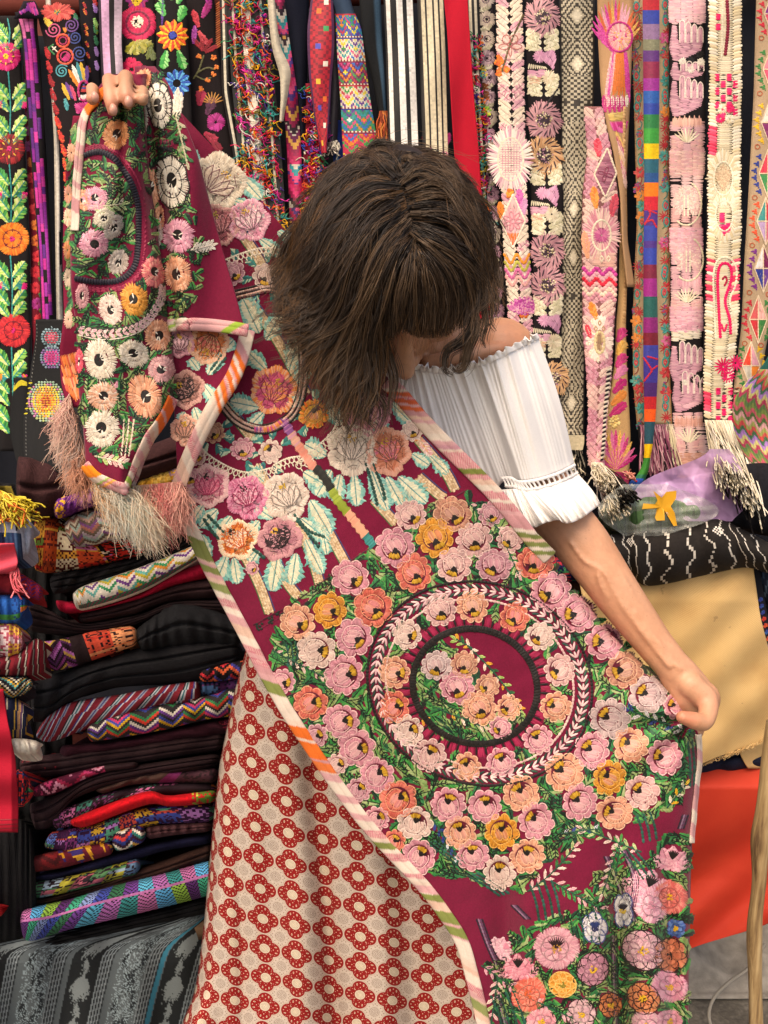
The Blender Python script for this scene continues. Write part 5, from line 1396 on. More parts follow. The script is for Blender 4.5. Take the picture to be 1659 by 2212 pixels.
# ---- teal and cream leaves, big peonies
def tleaf(p0, p1, w, em=None, par=tunic):
    em = em or e
    p0, p1 = np.asarray(p0, float), np.asarray(p1, float); p1 = p0 + (p1 - p0) * 1.22
    em.leaf(p0, p1, w * 1.35, CS('d9d3b2 cdd0b4 e2dabc'), CS('cfd2b8 ddd6b6'), CS('5f9f98 4a8f8c'), z=.3, sp=2.9, slant=.55, edge=CS('7db5a8 5fa39a 93c4b4'))
    em.build('leaf', par)
def peony(c, r, outer, inner, rim, a=pi / 2, core='c89a30', em=None, par=tunic, dark=None):
    em = em or e
    c = np.asarray(c, float)
    em.radial(c, 3, r * .86, np.asarray(CS(outer)) * .45, z=0, h=.1, sp=4.2)
    r = r * 1.12
    OV = np.asarray(CS(outer)); dk = OV.mean(0) * .26; RV = np.asarray(CS(rim)) if rim else OV * 1.04
    edges_ = []
    np_ = random.choice((5, 6, 6)); order = list(range(0, np_, 2)) + list(range(1, np_, 2))
    for k in order:
        b = a + k * 2 * pi / np_ + random.uniform(-.14, .14); u = np.array([cos(b), sin(b)]); v = np.array([-u[1], u[0]])
        hw_ = pi / np_ * random.uniform(1.02, 1.25)
        t = np.linspace(-1, 1, 15); lobes = random.choice((2, 3)); rr0 = r * random.uniform(.90, 1.06)
        rad = rr0 * (1 - .20 * np.abs(t) ** 2.5) * (1 + .07 * np.abs(np.cos(t * lobes * 1.57 + .2)) - .035)
        outerp = np.array([c + (u * cos(x_ * hw_) + v * sin(x_ * hw_)) * q_ for x_, q_ in zip(t, rad)])
        foc = c + u * r * random.uniform(.16, .26)
        poly = np.vstack([outerp, [foc]])
        # two slanting bundles of satin stitch meet down the middle of the petal
        z0 = .35 + .16 * (k % 2); tone = random.uniform(.80, 1.05); m_i = 7
        left = np.vstack([outerp[:m_i + 1], [foc]]); right = np.vstack([outerp[m_i:], [foc]])
        em.fill(left, b + .55, np.clip(OV * tone, 0, 1), sp=2.8, maxlen=r * .42, z=z0, h=.85); em.fill(right, b - .55, np.clip(OV * tone * .96, 0, 1), sp=2.8, maxlen=r * .42, z=z0, h=.85)
        nn = int(r * 1.5 / 2.8); ti = np.linspace(-1, 1, nn); ro = np.interp(ti, t, rad); PP = np.array([c + (u * cos(x_ * hw_) + v * sin(x_ * hw_)) * q_ for x_, q_ in zip(ti, ro)])
        em.add(PP + (foc - PP) * rng.uniform(.18, .34, nn)[:, None], PP + (PP - foc) * rng.uniform(.0, .07, nn)[:, None], 3.5, jit(RV, nn, .07), z0 + .25, h=.8)
        edges_.append((outerp, foc))
    for outerp, foc in edges_:
        em.line(spline([outerp[0] * .9 + c * .1, (outerp[0] + foc) / 2 + rng.normal(0, 1.5, 2), foc]), 2.4, dk, 6, 1.0)
        if random.random() < .7: em.line(spline([foc + (outerp[3] - foc) * .60, foc + (outerp[6] - foc) * .5, foc + (outerp[10] - foc) * .66]), 2.0, dk if not dark else CS(dark), 6, 1.0)
    w_ = np.array([cos(a), sin(a)]); wp = np.array([-w_[1], w_[0]])
    for k in (-2, 2, -1, 1, 0):
        t0 = c + w_ * r * .42; t1 = c - w_ * r * (.44 - .07 * abs(k)) + wp * k * r * .26
        em.leaf(t0 + wp * k * r * .05, t1, r * .40, np.clip(np.asarray(CS(inner)) * (.9 + .05 * abs(k)), 0, 1), z=1.35, sp=2.7, slant=.3)
        for sg in (-1, 1): em.line(spline([t0 + wp * k * r * .05, (t0 + t1) / 2 + wp * (k * r * .08 + sg * r * .15), t1]), 1.8, CS(dark) if dark else dk, 6, 1.75)
    q = c - np.array([cos(a), sin(a)]) * r * .42
    em.dots(q, r * .16, 12, CS(core), 4.2, z=1.5)
    OCC.append((c[0], c[1], r)); em.build('peony', par)
LEAVES = '''430 370 405 330 30|420 400 380 420 34|520 380 556 420 30|500 430 560 460 26|415 450 390 480 24|600 500 642 528 24|560 515 600 545 22|560 720 532 660 40|545 740 505 700 34|575 735 600 690 34|540 775 500 790 30|625 800 640 745 34|632 830 660 800 26|575 800 545 770 30|560 880 510 870 34|620 880 645 860 24|570 890 545 915 24|735 920 715 880 26|705 985 668 965 36|715 1015 690 1060 34|735 1025 725 1072 30|765 1025 770 1080 30|800 1010 830 1085 34|860 1030 910 1075 34|835 1030 862 1080 30|890 980 920 1000 24|845 870 880 905 26|795 905 830 925 26|570 1040 548 1020 26|655 1020 690 1040 36|670 1080 705 1140 40|650 1120 700 1160 30|590 1120 560 1100 26|470 1100 440 1130 28|500 1115 475 1150 30|560 1125 540 1150 28|600 1200 590 1262 34|640 1195 632 1250 32|660 1165 690 1225 30|490 1200 470 1250 32|505 1205 512 1250 26|560 1190 545 1210 22|425 1065 400 1090 24|440 1090 420 1120 22|410 1000 425 975 20|700 1160 705 1190 20|930 985 960 1015 24|405 1125 425 1165 24|455 1205 440 1165 22'''
for q in LEAVES.split('|'):
    a = [float(v) for v in q.split()]; tleaf((a[0], a[1]), (a[2], a[3]), a[4])
TEAL = ['1f6f6a 2a7f78', '17605c 1f6f6a', '2f8a80']
for (c_, r) in (((678, 894), 34), ((585, 976), 32), ((524, 970), 32), ((504, 589), 32), ((575, 597), 36), ((460, 936), 28)):
    for k in range(7):
        a = k * .9 + .3; u = np.array([cos(a), sin(a)])
        if random.random() < .85: e.leaf(np.array(c_) + u * r * .8, np.array(c_) + u * r * 1.55, 20, CS(random.choice(TEAL)), CS('b8c8a8 1f6f6a'), z=.2, sp=2.8); e.build('leaf', tunic)
peony((760, 970), 50, 'dcc8b4 e4d2be d2baa6', 'e2cebc d8c0ae', None, a=pi / 2); peony((838, 974), 46, 'd5805f de9070 cb7452', 'd86a80 e08a84 d8745c', 'dca088', a=1.2); peony((797, 890), 46, 'cf8590 d8959c c47884', 'dca0a4 cf8894', None)
peony((592, 846), 46, 'd85a80 e06a78 cc4a72', 'e8804a e89a5c d86a80', 'e88a3c eab088', a=1.9, dark='8a1c3c'); peony((448, 1049), 42, 'd8909a d07a8c e0a8a8', 'cf5c78 d87a8c', 'e4b8b4', a=1.6, core='2a1a14', dark='9a3050'); peony((532, 1073), 42, 'd07a98 dc92a8 c86888', 'e0a8b4 d0708c', None, a=1.3, core='2a1a14', dark='8a2048'); peony((619, 1073), 47, 'd6c2b2 e0d0c0 ccb5a4', 'dccaba d0b8a8', None, a=1.2, core='c8a030'); peony((513, 1165), 41, 'e07a34 e8924a da6828', 'eed8c0 e8a06a', 'f0d8b8', a=1.0, core='1a1412', dark='c04a1a'); peony((603, 1163), 43, 'b87a82 c68a90 aa6c78', '2a1a1c c48a90 3a2428', 'c98f92', a=1.0, core='d0a030', dark='1c1214'); peony((470, 394), 56, 'dccbb4 e6d8c2 d2bfa6', 'e0ccb8 d8c0a8', None, a=2.4, core='d8a84a', dark='7a4a50'); peony((473, 484), 42, 'b8686c c4787a ac5c62', 'cf8a88 b8686c', 'cf9a90', a=1.3, core='b89a40'); peony((538, 476), 44, 'd88aa0 e2a0b0 e8b8bc', 'e0a0b0 ecccc8', None, a=1.2, core='d0a040')
rose((678, 894), 32, 'y', em=e, dirv=np.array([-.2, -1.])); rose((585, 976), 28, 'w', em=e, dirv=np.array([-.3, -1.])); rose((524, 970), 27, 'k', em=e, dirv=np.array([.3, 1.])); rose((504, 590), 28, 'm', em=e, dirv=np.array([.2, 1.])); rose((575, 598), 32, 'w', em=e, dirv=np.array([-.2, .8])); rose((460, 934), 26, 't', em=e); rose((545, 1227), 15, 'k', em=e); rose((890, 930), 24, 'w', em=e); rose((410, 1030), 26, 'k', em=e); rose((425, 985), 20, 'p', em=e)
for k in range(16):
    a = k * 2 * pi / 16; e.add([(678 + cos(a) * 20, 894 + sin(a) * 21)], [(678 + cos(a + .1) * 32, 894 + sin(a + .1) * 33)], 5, CS('ee7c26 f08c3a e86c1c'), 1.2)
e.build('orange_rim', tunic)
for (a, b, w) in (((880, 915), (905, 950), 22), ((905, 945), (925, 975), 18), ((870, 900), (860, 875), 16), ((850, 850), (875, 890), 22)): e.leaf(a, b, w, CS('e87a2c f0a05a'), CS('ecdcc0 e8b030'), sp=2.8); e.build('bud', tunic)
e.leaf((905, 945), (930, 985), 22, CS('e8d4cc dcb0b8'), CS('d88aa0 e8c8c4')); e.build('bud', tunic)
# dark teal stem strokes and the pieced ribbon
for pts in ([(635, 1110), (665, 1145), (702, 1160)], [(640, 1122), (672, 1160), (690, 1182)], [(790, 1000), (805, 1050), (815, 1092)], [(805, 1000), (825, 1050), (832, 1080)], [(440, 1120), (460, 1150), (475, 1165)], [(448, 1112), (470, 1135), (485, 1150)], [(410, 420), (420, 450), (440, 470)], [(545, 1185), (560, 1195), (572, 1206)]): e.curve(pts, 8, CS('123f36 1a4f44'), 9, .6, h=1.4)
e.build('stems', tunic)
def pieced(pts, w, cols, seg=22):
    p = spline(pts, 10); s_ = np.concatenate([[0], np.cumsum(np.linalg.norm(np.diff(p, axis=0), axis=1))]); t = np.arange(0, s_[-1], 3.0)
    P = np.stack([np.interp(t, s_, p[:, 0]), np.interp(t, s_, p[:, 1])], 1); d = np.gradient(P, axis=0); d /= np.linalg.norm(d, axis=1, keepdims=True); q = np.stack([-d[:, 1], d[:, 0]], 1)
    for i in range(len(P)):
        k = min(len(cols) - 1, int(t[i] / s_[-1] * len(cols))); wob = w * .5 * (1 + .15 * sin(t[i] * .4))
        e.add([P[i] - q[i] * wob], [P[i] + q[i] * wob + d[i] * 3], 4.6, CS(cols[k]), .9, h=1.0)
    e.build('pieced_braid', tunic)
pieced([(612, 908), (640, 955), (672, 1002), (700, 1030), (728, 1078), (760, 1118), (806, 1178)], 20, ['8a4a8c b06a9a', 'c98a9a d8a08a', 'e0907a dc8570', 'e0907a e09a84', '1c1a16 2a2620', '1c1a16 242019', '8a9a2c 9fae3c', '8a9a2c', 'e0a080 dc9478', 'e0a080', '1f7a74 2a8a84'])
# collar: double band of black and pink thread round the neck opening
NECK = spline([(500, 640), (540, 630), (590, 622), (632, 650), (650, 700), (656, 770), (654, 835), (640, 882), (615, 910), (580, 926), (545, 925), (508, 906), (480, 875)], 8)
nd = np.gradient(NECK, axis=0); nd /= np.linalg.norm(nd, axis=1, keepdims=True); nq = np.stack([-nd[:, 1], nd[:, 0]], 1)
for o, w, c_ in ((-9, 5, '17110f 241a16'), (-4, 4.4, 'c9a094 d8b4a4 b8887c'), (.5, 4, '4a2a2c 2a1c1a'), (5, 5, 'd8a898 e0b8a4 c9947f'), (10, 3.4, '2a1a18 6a2a34')): e.line(NECK + nq * o, w, CS(c_), 5, .7, h=1.1)
e.build('collar_band', tunic)
for pts in ([(549, 927), (585, 926), (612, 908)],): e.curve(pts, 14, CS('c84a80 d8844a 8a4a90 d88a98'), 4, .9)
e.build('collar_knots', tunic)
# crochet lace
def lace(pts, n, w=9):
    p = spline(pts, 10); s_ = np.concatenate([[0], np.cumsum(np.linalg.norm(np.diff(p, axis=0), axis=1))]); t = np.linspace(0, s_[-1], n)
    P = np.stack([np.interp(t, s_, p[:, 0]), np.interp(t, s_, p[:, 1])], 1); d = np.gradient(P, axis=0); d /= np.linalg.norm(d, axis=1, keepdims=True); q = np.stack([-d[:, 1], d[:, 0]], 1)
    e.line(P, 3.4, CS('d8c8b0 e2d4be'), 6, .8)
    for i in range(n):
        a = np.linspace(.3, 2 * pi - .3, 10); c_ = P[i] + q[i] * w
        e.line(c_ + (q[i] * w * .9)[None] * -np.cos(a)[:, None] + (d[i] * w * .7)[None] * np.sin(a)[:, None], 2.6, CS('d8c8b0 e2d4be cbb89c'), 4, .9)
        e.add([c_ + q[i] * w], [c_ + q[i] * w * 1.9 + d[i] * random.uniform(-4, 4)], 2.6, CS('ddcfb8'), .9)
    e.build('lace_edging', tunic)
lace([(478, 565), (520, 548), (570, 535), (612, 540)], 14, 7); lace([(405, 905), (430, 960), (470, 995), (530, 1020), (590, 1010)], 22, 7); lace([(640, 1000), (690, 960), (722, 925), (740, 870), (745, 830)], 20, 8); lace([(590, 1005), (620, 990), (650, 985)], 7, 7)

# ---- striped binding round the edges
def binding(path, width, surf, name='binding', par=tunic, secs=None, tilt=1.1, seedv=0, lift=1.6, label=None):
    p = spline(path, 10); s_ = np.concatenate([[0], np.cumsum(np.linalg.norm(np.diff(p, axis=0), axis=1))]); n = int(s_[-1] / 2.6) + 2; t = np.linspace(0, s_[-1], n)
    P = np.stack([np.interp(t, s_, p[:, 0]), np.interp(t, s_, p[:, 1])], 1); d = np.gradient(P, axis=0); d /= np.linalg.norm(d, axis=1, keepdims=True); q = np.stack([-d[:, 1], d[:, 0]], 1)
    nu = 13; u = np.linspace(-1, 1, nu)
    X = P[:, None, :] + q[:, None, :] * (u * width / 2)[None, :, None]
    ripple = .5 * np.sin(t / 9.) + .4 * np.sin(t / 23.)
    hgt = lift * (1 - u[None] ** 4) + .7 * np.exp(-((u[None] + .1) / .15) ** 2) * -1 + ripple[:, None] * .5 + .3
    V = surf.lift(X[..., 0].ravel(), X[..., 1].ravel(), hgt.ravel() * .001)
    T, U = np.meshgrid(t, u, indexing='ij'); sd = T + U * width * .5 * tilt
    base = np.broadcast_to(C('d8c4b4'), T.shape + (3,)).copy()
    r_ = np.random.default_rng(seedv)
    bounds = np.cumsum(r_.uniform(9, 30, int(s_[-1] / 9) + 12)); kinds = r_.choice(6, len(bounds) + 1, p=[.38, .2, .2, .12, .05, .05])
    kk = kinds[np.searchsorted(bounds, sd.ravel() + 30)].reshape(T.shape)
    cs = CS('d9c8b8 d2a8a0 cc9a9a d6bfae c08a8c d4b09c')
    base = np.asarray(cs)[kk]
    hatch = ((sd / 3.0).astype(int) % 2 == 0)
    base[(kk == 1) & hatch] = C('c06a78')
    if secs:
        for (a, b, c_) in secs:
            m = (sd > a * s_[-1]) & (sd < b * s_[-1])
            base[m] = C(c_)
    F = grid_faces(n, nu)
    o = mesh(name, V, F, M_PLAIN, par, col=base.reshape(-1, 3), solid=.0016, label=label)
    em = Emb(surf); em.line(P + q * width * -.04, 1.7, CS('4a3030 6a4a44'), 7, 1.2, h=.3); st = em.build('topstitch', o)
    return o
LB = [(396, 1118), (425, 1182), (446, 1226), (492, 1312), (538, 1398), (566, 1452), (612, 1532), (664, 1612), (728, 1704), (806, 1804), (898, 1902), (950, 1968), (990, 2032), (1012, 2105), (1028, 2170), (1046, 2250)]
binding([(x + 7, y) for x, y in LB], 27, mainS, secs=[(.035, .075, '7c8148'), (.085, .1, '7c8148'), (.118, .135, '808650'), (.30, .325, '7c8446'), (.385, .41, 'dc6a2a'), (.415, .45, 'dc6a2a'), (.455, .475, 'd8703a'), (.62, .635, '7c8446'), (.735, .75, '7c8446'), (.77, .795, '7c8446'), (.80, .82, '7c8446'), (.93, .95, '848a54')], seedv=2)
RB_ = [(836, 824), (868, 856), (905, 900), (960, 958), (1010, 1008), (1060, 1058), (1110, 1116), (1150, 1166), (1185, 1204)]
binding(RB_, 33, mainS, secs=[(.06, .085, 'c85a36'), (.1, .125, 'c85a36'), (.14, .165, 'cc6038'), (.36, .385, 'c08a94'), (.50, .535, '727a3a'), (.86, .89, '787f46'), (.91, .94, '787f46'), (.96, .985, '7c8448')], seedv=5)
EDGE = [(x - 3, y) for x, y in [(1510, 1585), (1512, 1640), (1506, 1700), (1500, 1760), (1495, 1820)]]
binding(EDGE, 9, mainS, seedv=9)

# ------------------------------------------------------------------ the end of the tunic folded over her raised hand
FOLD = [(140, 298), (200, 306), (280, 312), (400, 326), (500, 336), (620, 352), (700, 366), (820, 376)]
LL_ROWS = [(160, 236, 330), (180, 218, 326), (215, 196, 320), (260, 176, 318), (330, 164, 322), (420, 156, 330), (520, 152, 342), (620, 152, 358), (700, 164, 370), (800, 168, 377), (850, 170, 374), (900, 177, 360), (960, 182, 328), (1010, 184, 302), (1040, 212, 290), (1062, 262, 281)]
_ll = smooth_edges(LL_ROWS)
def Y_left(x, y):
    l, r = edges_at(_ll, y)
    u = np.clip((x - l) / np.maximum(r - l, 1), -.2, 1.2)
    Yv = .885 + .03 * np.abs(u - .45) ** 2 * 2.2 + .022 * np.clip((u - .84) / .16, 0, 1) ** 2
    top = np.exp(-np.clip(y - 165, 0, 900) / 60.)
    Yv = Yv + top * (.045 + .012 * np.sin(x / 13.)) + .006 * np.sin(u * 9 + y / 60.) * np.clip((y - 250) / 200, 0, 1) * .6 + .004 * np.sin(y / 47 + x / 30)
    # a shallow fold down the lobe
    Yv = Yv + .014 * np.exp(-((x - (262 + (y - 250) * .02)) / 10) ** 2) * np.exp(-np.clip(y - 250, 0, 500) / 200.)
    return Yv
RL_ROWS = [(143, 292, 330), (160, 290, 352), (200, 296, 374), (240, 300, 390), (330, 312, 426), (430, 322, 452), (560, 334, 486), (650, 348, 512), (694, 360, 524), (706, 364, 528)]
_rl = smooth_edges(RL_ROWS)
def Y_right(x, y):
    l, r = edges_at(_rl, y)
    u = np.clip((x - l) / np.maximum(r - l, 1), -.2, 1.2)
    return .912 + .035 * (u - .55) ** 2 * (1 + (u < .3) * .8) + .030 * np.exp(-np.clip(y - 143, 0, 900) / 40.) + .010 * np.sin(u * 7 + y / 70) * np.clip((y - 160) / 200, 0, 1) * .7 + .012 * np.exp(-((x - (322 + (y - 200) * .12)) / 9) ** 2)
TR_ROWS = [(700, 364, 532), (716, 365, 538), (740, 367, 534), (800, 372, 510), (880, 376, 462), (960, 380, 424), (1020, 383, 400), (1048, 385, 392)]
def Y_tri(x, y):
    return .935 + .006 * np.sin(x / 40.) + .006 * np.sin((x + y) / 37.) + .02 * np.clip((740 - y) / 60, 0, 1)
# the back of the cloth, just seen left of the fold
BK_ROWS = [(250, 158, 200), (330, 146, 185), (430, 138, 180), (560, 135, 185), (680, 138, 190), (760, 128, 190), (830, 132, 190), (880, 146, 186)]
bkS = Sheet(BK_ROWS, lambda x, y: .925 + .004 * np.sin(y / 30.) + 0 * x)
strip(bkS, 'inner_fold', tunic, C('7c1636'), M_PLAIN, nu=8, solid=.002)
e = Emb(bkS)
for y in range(265, 700, 13):
    p = bkS.p(random.uniform(-.8, -.1), y); g = random.choice(GREENS); L = random.uniform(16, 30)
    e.leaf((p[0] + 6, p[1] - L * .5), (p[0] - 4, p[1] + L * .5), 13, CS(g[0]), CS(g[1]), sp=3)
for y, c_ in ((330, 'e0a080 eab898'), (420, 'e29a78 dca08c'), (470, 'd9a58c e8c0a0'), (540, 'e0905c e4a078'), (600, 'd9c0a8'), (690, 'e0b49c')): e.radial(bkS.p(-.55, y), 2, 17, CS(c_), M=np.array([[.6, 0], [0, 1.2]]), z=.6)
e.fill([(130, 770), (165, 760), (180, 800), (182, 850), (165, 868), (140, 840)], 1.3, CS('e8783a ee8a4c d8583a e89a70'), z=.5)
e.build('inner_stitching', tunic, kind='stuff')

llS = Sheet(LL_ROWS, Y_left); strip(llS, 'hanging_end', tunic, C(MAROON), M_MAROON, nu=44, step=6, solid=.0022)
rlS = Sheet(RL_ROWS, Y_right); strip(rlS, 'hanging_fold', tunic, C(MAROON), M_MAROON, nu=44, step=6, solid=.0022)
trS = Sheet(TR_ROWS, Y_tri); strip(trS, 'turned_back_corner', tunic, C(MAROON), M_MAROON, nu=30, step=6, solid=.0022)

OCC2 = []
def anem(c, rx, ry, cols, core='17120f', em=None, outline=None, rays='e8e0d0', rot=0., name='flower', occ=None):
    """an open flower: a thick ring of satin petals round a dark eye"""
    em = em or e
    rx, ry = rx * 1.13, ry * 1.1
    R = np.array([[cos(rot), -sin(rot)], [sin(rot), cos(rot)]]); M = R @ np.array([[rx, 0], [0, ry]]); m = (rx + ry) / 2; Mn = M / m
    ph = random.uniform(0, 6)
    c0 = np.array(c) + (m * .06 * cos(ph), m * .08 * sin(ph)); em.radial(c0, 1, m * .42, C(core), z=.25, h=.3, M=Mn, sp=3, jag=.2)
    em.radial(c0, m * .30, m * .58, np.asarray(CS(cols)) * .96, lob=5, amp=.2, ph=ph, slant=.3, z=.9, M=Mn, sp=2.8, h=.8, jag=.08)
    em.radial(c, m * .50, m * .99, CS(cols), lob=8, amp=.09, ph=ph, slant=random.uniform(-.2, .2), z=.5, M=Mn, sp=2.9, h=.9, jag=.04)
    em.ring(c, m * .70, 2.0, np.asarray(CS(cols)).mean(0) * .6, z=1.0, M=Mn, seg=6, lob=8, amp=.08, ph=ph + .4, h=.2)
    if outline:
        em.ring(c, m * 1.0, 3.0, C(outline), lob=8, amp=.09, ph=ph, z=1.0, M=Mn, seg=6)
        for q in range(10):
            a = ph + q * 2 * pi / 10; b = Mn @ (np.array([cos(a), sin(a)]) * m); em.line([np.array(c) + b * .42, np.array(c) + b], 2.8, C(outline), 7, 1.1)
        em.ring(c, m * .62, 2.8, C(outline), z=1.1, M=Mn, seg=6)
    for q in range(3):
        a = random.uniform(0, 6.3); b = Mn @ (np.array([cos(a), sin(a)]) * m * .42); em.add([np.array(c) + b * .2], [np.array(c) + b], 2.4, CS(rays), 1.2)
    (occ if occ is not None else OCC2).append((c[0], c[1], m)); em.build(name, tunic)
WH, PK, PE, GY = 'ded0bc e6dac8 d2c2ac', 'd99aac e2aab6 cf889c', 'e0a07c e8b292 d89270', 'bfb0a4 cabeb2 b0a094'
e = Emb(llS)
anem((251, 291), 25, 31, 'e29a68 e8a878 da8c58', rot=.3); anem((206, 430), 26, 24, PK); anem((203, 526), 28, 28, PK, rays='1c1614'); anem((182, 432), 16, 22, PE); anem((245, 490), 17, 28, GY, rot=.5); anem((256, 566), 20, 26, GY, rot=.25); anem((331, 588), 22, 30, 'd86a6c e07a78 e8a08c', rot=-.2); anem((290, 648), 26, 33, 'd8923a e0a04a cc8530', rot=-.3); anem((239, 668), 22, 32, 'd8bcae e2cabc', rot=-.2); anem((341, 724), 26, 31, PE); anem((217, 776), 31, 42, WH, rot=-.15); anem((289, 764), 31, 27, WH, rot=.5); anem((349, 798), 26, 27, 'cf9a9a d9a8a4 c08888'); anem((223, 856), 30, 29, 'e2b298 ead0ba dca080'); anem((313, 856), 32, 44, PE, rot=-.35); anem((221, 926), 33, 37, WH, rot=.1); anem((225, 470), 18, 22, 'd8ccb4 e2d8c0', rot=1.0); anem((178, 640), 13, 26, 'dca0a4'); anem((172, 780), 8, 24, 'd8485c e06070'); anem((280, 215), 14, 22, 'd89a70 e2a87c')
e.curve([(176, 338), (212, 328), (245, 341), (271, 374), (288, 407), (298, 446), (299, 496), (298, 533), (290, 577), (258, 605), (206, 609), (162, 601)], 14, CS('191524 1f1a2a 141020'), 6, .6, h=2.2); e.build('black_ring', tunic)
ring = spline([(178, 326), (212, 316), (250, 326), (282, 364), (302, 402), (312, 446), (314, 500), (311, 545), (300, 590), (262, 621), (206, 625), (170, 618)], 5)
for i in range(len(ring) - 1): e.fill([ring[i] * .96 + ring[i + 1] * .04 + (0, -4), ring[i + 1] * .9 + ring[i] * .1 + (0, -4), ring[i + 1] * .9 + ring[i] * .1 + (1, 6), ring[i] * .96 + ring[i + 1] * .04 + (1, 6)], .4 + i * .05, CS('a02448 8e1c40'), sp=3, z=.4)
e.build('blanket_stitch', tunic)
def sprigL(p0, p1, n, cols=('d8c8b0 e6dcc4', '8fae58 b8cc84', '2c7a40')): sprig(p0, p1, list(cols), n=n, L=18, w=8, em=e, stem='c8c0a0')
sprigL((205, 985), (270, 1000), 6, ('e0b0a8 ead0c0', '9fb868 c0d088', '2f8a45', 'd8a8a0')); sprigL((195, 450), (262, 440), 5, ('d8c8b0 e6dcc4', 'b8c890'))
for k in range(3): e.curve([(268 + k * 11, 905), (266 + k * 9, 950), (262 + k * 8, 985)], 4, CS('d8c0a8 e2ccb4'), 8, .5)
for p in ((246, 830), (254, 822), (240, 822), (250, 838)): e.leaf((248, 850), p, 8, CS('d88aa4 e0a0b0'))
e.build('stems', tunic)
cl = spline([(170, 712), (222, 722), (278, 714), (317, 692), (345, 652), (352, 620)], 4)
for i in range(len(cl) - 1):
    p = cl[i]; d = cl[i + 1] - p; d /= np.linalg.norm(d); q = np.array([-d[1], d[0]])
    for s_ in (-1, 1): e.leaf(p, p + d * 12 + q * s_ * 8, 8, CS('d8a8b0 e6c8c0 dcb8b0'), z=.7, sp=2.6)
e.line(cl + (0, 12), 3, CS('e0d0c0'), 7, .6); e.line(cl + (0, -11), 3, CS('2a3a2a'), 7, .6); e.build('arrow_chain', tunic)
reg = np.array([(214, 220), (300, 200), (318, 300), (326, 420), (345, 600), (368, 720), (374, 850), (330, 940), (296, 980), (200, 980), (176, 900), (170, 700), (158, 520), (168, 340)])
def exr(P):
    r_ = spline([(176, 332), (212, 322), (248, 334), (276, 368), (296, 404), (306, 446), (307, 500), (303, 545), (294, 584), (260, 613), (206, 617), (162, 610)], 6)
    return np.min(np.hypot(P[:, None, 0] - r_[None, :, 0], P[:, None, 1] - r_[None, :, 1]), 1) < 19
green_fill(reg, 2600, OCC2, exr, em=e, sz=(18, 30)); e.build('leaf_stitching', tunic, kind='stuff')
binding([(212, 218), (186, 250), (176, 300), (170, 370), (166, 440), (164, 500)], 15, llS, secs=[(0, .12, 'e0742c')], seedv=21, tilt=.8)
binding([(186, 1004), (212, 1032), (246, 1046), (276, 1060)], 20, llS, secs=[(0, .3, 'e88424'), (.45, .5, '8fae50'), (.56, .62, 'e8a04a')], seedv=22); binding([(372, 858), (352, 900), (322, 945), (296, 1000), (276, 1054)], 22, llS, secs=[(.05, .2, 'e0662a'), (.24, .34, 'e06a2c'), (.94, 1, '8fae50')], seedv=23)
binding([(262, 178), (238, 192), (214, 212), (204, 228)], 18, llS, secs=[(0, 1, 'e0702c')], seedv=24)

e = Emb(rlS); OCC3 = []
anem((344, 228), 24, 46, 'e0d6c4 e8e0d0', outline='17120f', rot=-.1, occ=OCC3); anem((371, 393), 32, 52, 'e0d6c4 e8e0d0 d6cab8', outline='17120f', rot=-.15, occ=OCC3); anem((326, 405), 16, 38, PE, rot=-.1, occ=OCC3); anem((385, 510), 30, 34, PK, rot=-.2, occ=OCC3); anem((338, 500), 13, 30, GY, occ=OCC3); anem((384, 592), 26, 37, PE, rot=-.2, occ=OCC3); anem((306, 250), 12, 44, 'cfc6b6 dcd4c4', occ=OCC3); anem((345, 470), 10, 24, PE, occ=OCC3)
anem((308, 172), 16, 22, 'e0946c e8a680', occ=OCC3, rot=.6)
for (a, b) in (((375, 250), (385, 190)), ((382, 262), (392, 200))): e.leaf(a, b, 14, CS('ddd0ba e6dcc8')); e.build('leaf', tunic)
sprig((380, 250), (404, 350), ['b8b090 c8c0a0', 'a8a888', '2a6a3c'], n=4, L=18, em=e, stem='b8b090'); sprig((412, 540), (455, 530), ['d8c8b8 e4d8c8', 'e8e0d0'], n=5, L=16, em=e, stem='d8c8b8'); sprig((400, 640), (372, 690), ['9fb868 c0d088', 'd8c0a8', '2f8a45'], n=4, L=17, em=e)
e.line(spline([(338, 318), (360, 322), (372, 328)]), 8, CS('17131c'), 6, .5)
for k in range(5): e.fill([(336 + k * 8, 300), (342 + k * 8, 300), (343 + k * 8, 316), (337 + k * 8, 316)], 1.4, CS('98204a'), sp=3)
e.build('blanket_stitch', tunic)
green_fill(np.array([(300, 160), (345, 165), (375, 230), (400, 330), (412, 440), (440, 540), (430, 640), (395, 690), (366, 690), (345, 560), (326, 400), (308, 260)]), 900, OCC3, None, em=e, sz=(18, 30))
e.build('leaf_stitching', tunic, kind='stuff')
binding([(364, 704), (400, 700), (450, 702), (500, 708), (534, 714)], 24, rlS, secs=[(.02, .08, '8fae50'), (.76, .88, '8aa83c')], seedv=31)

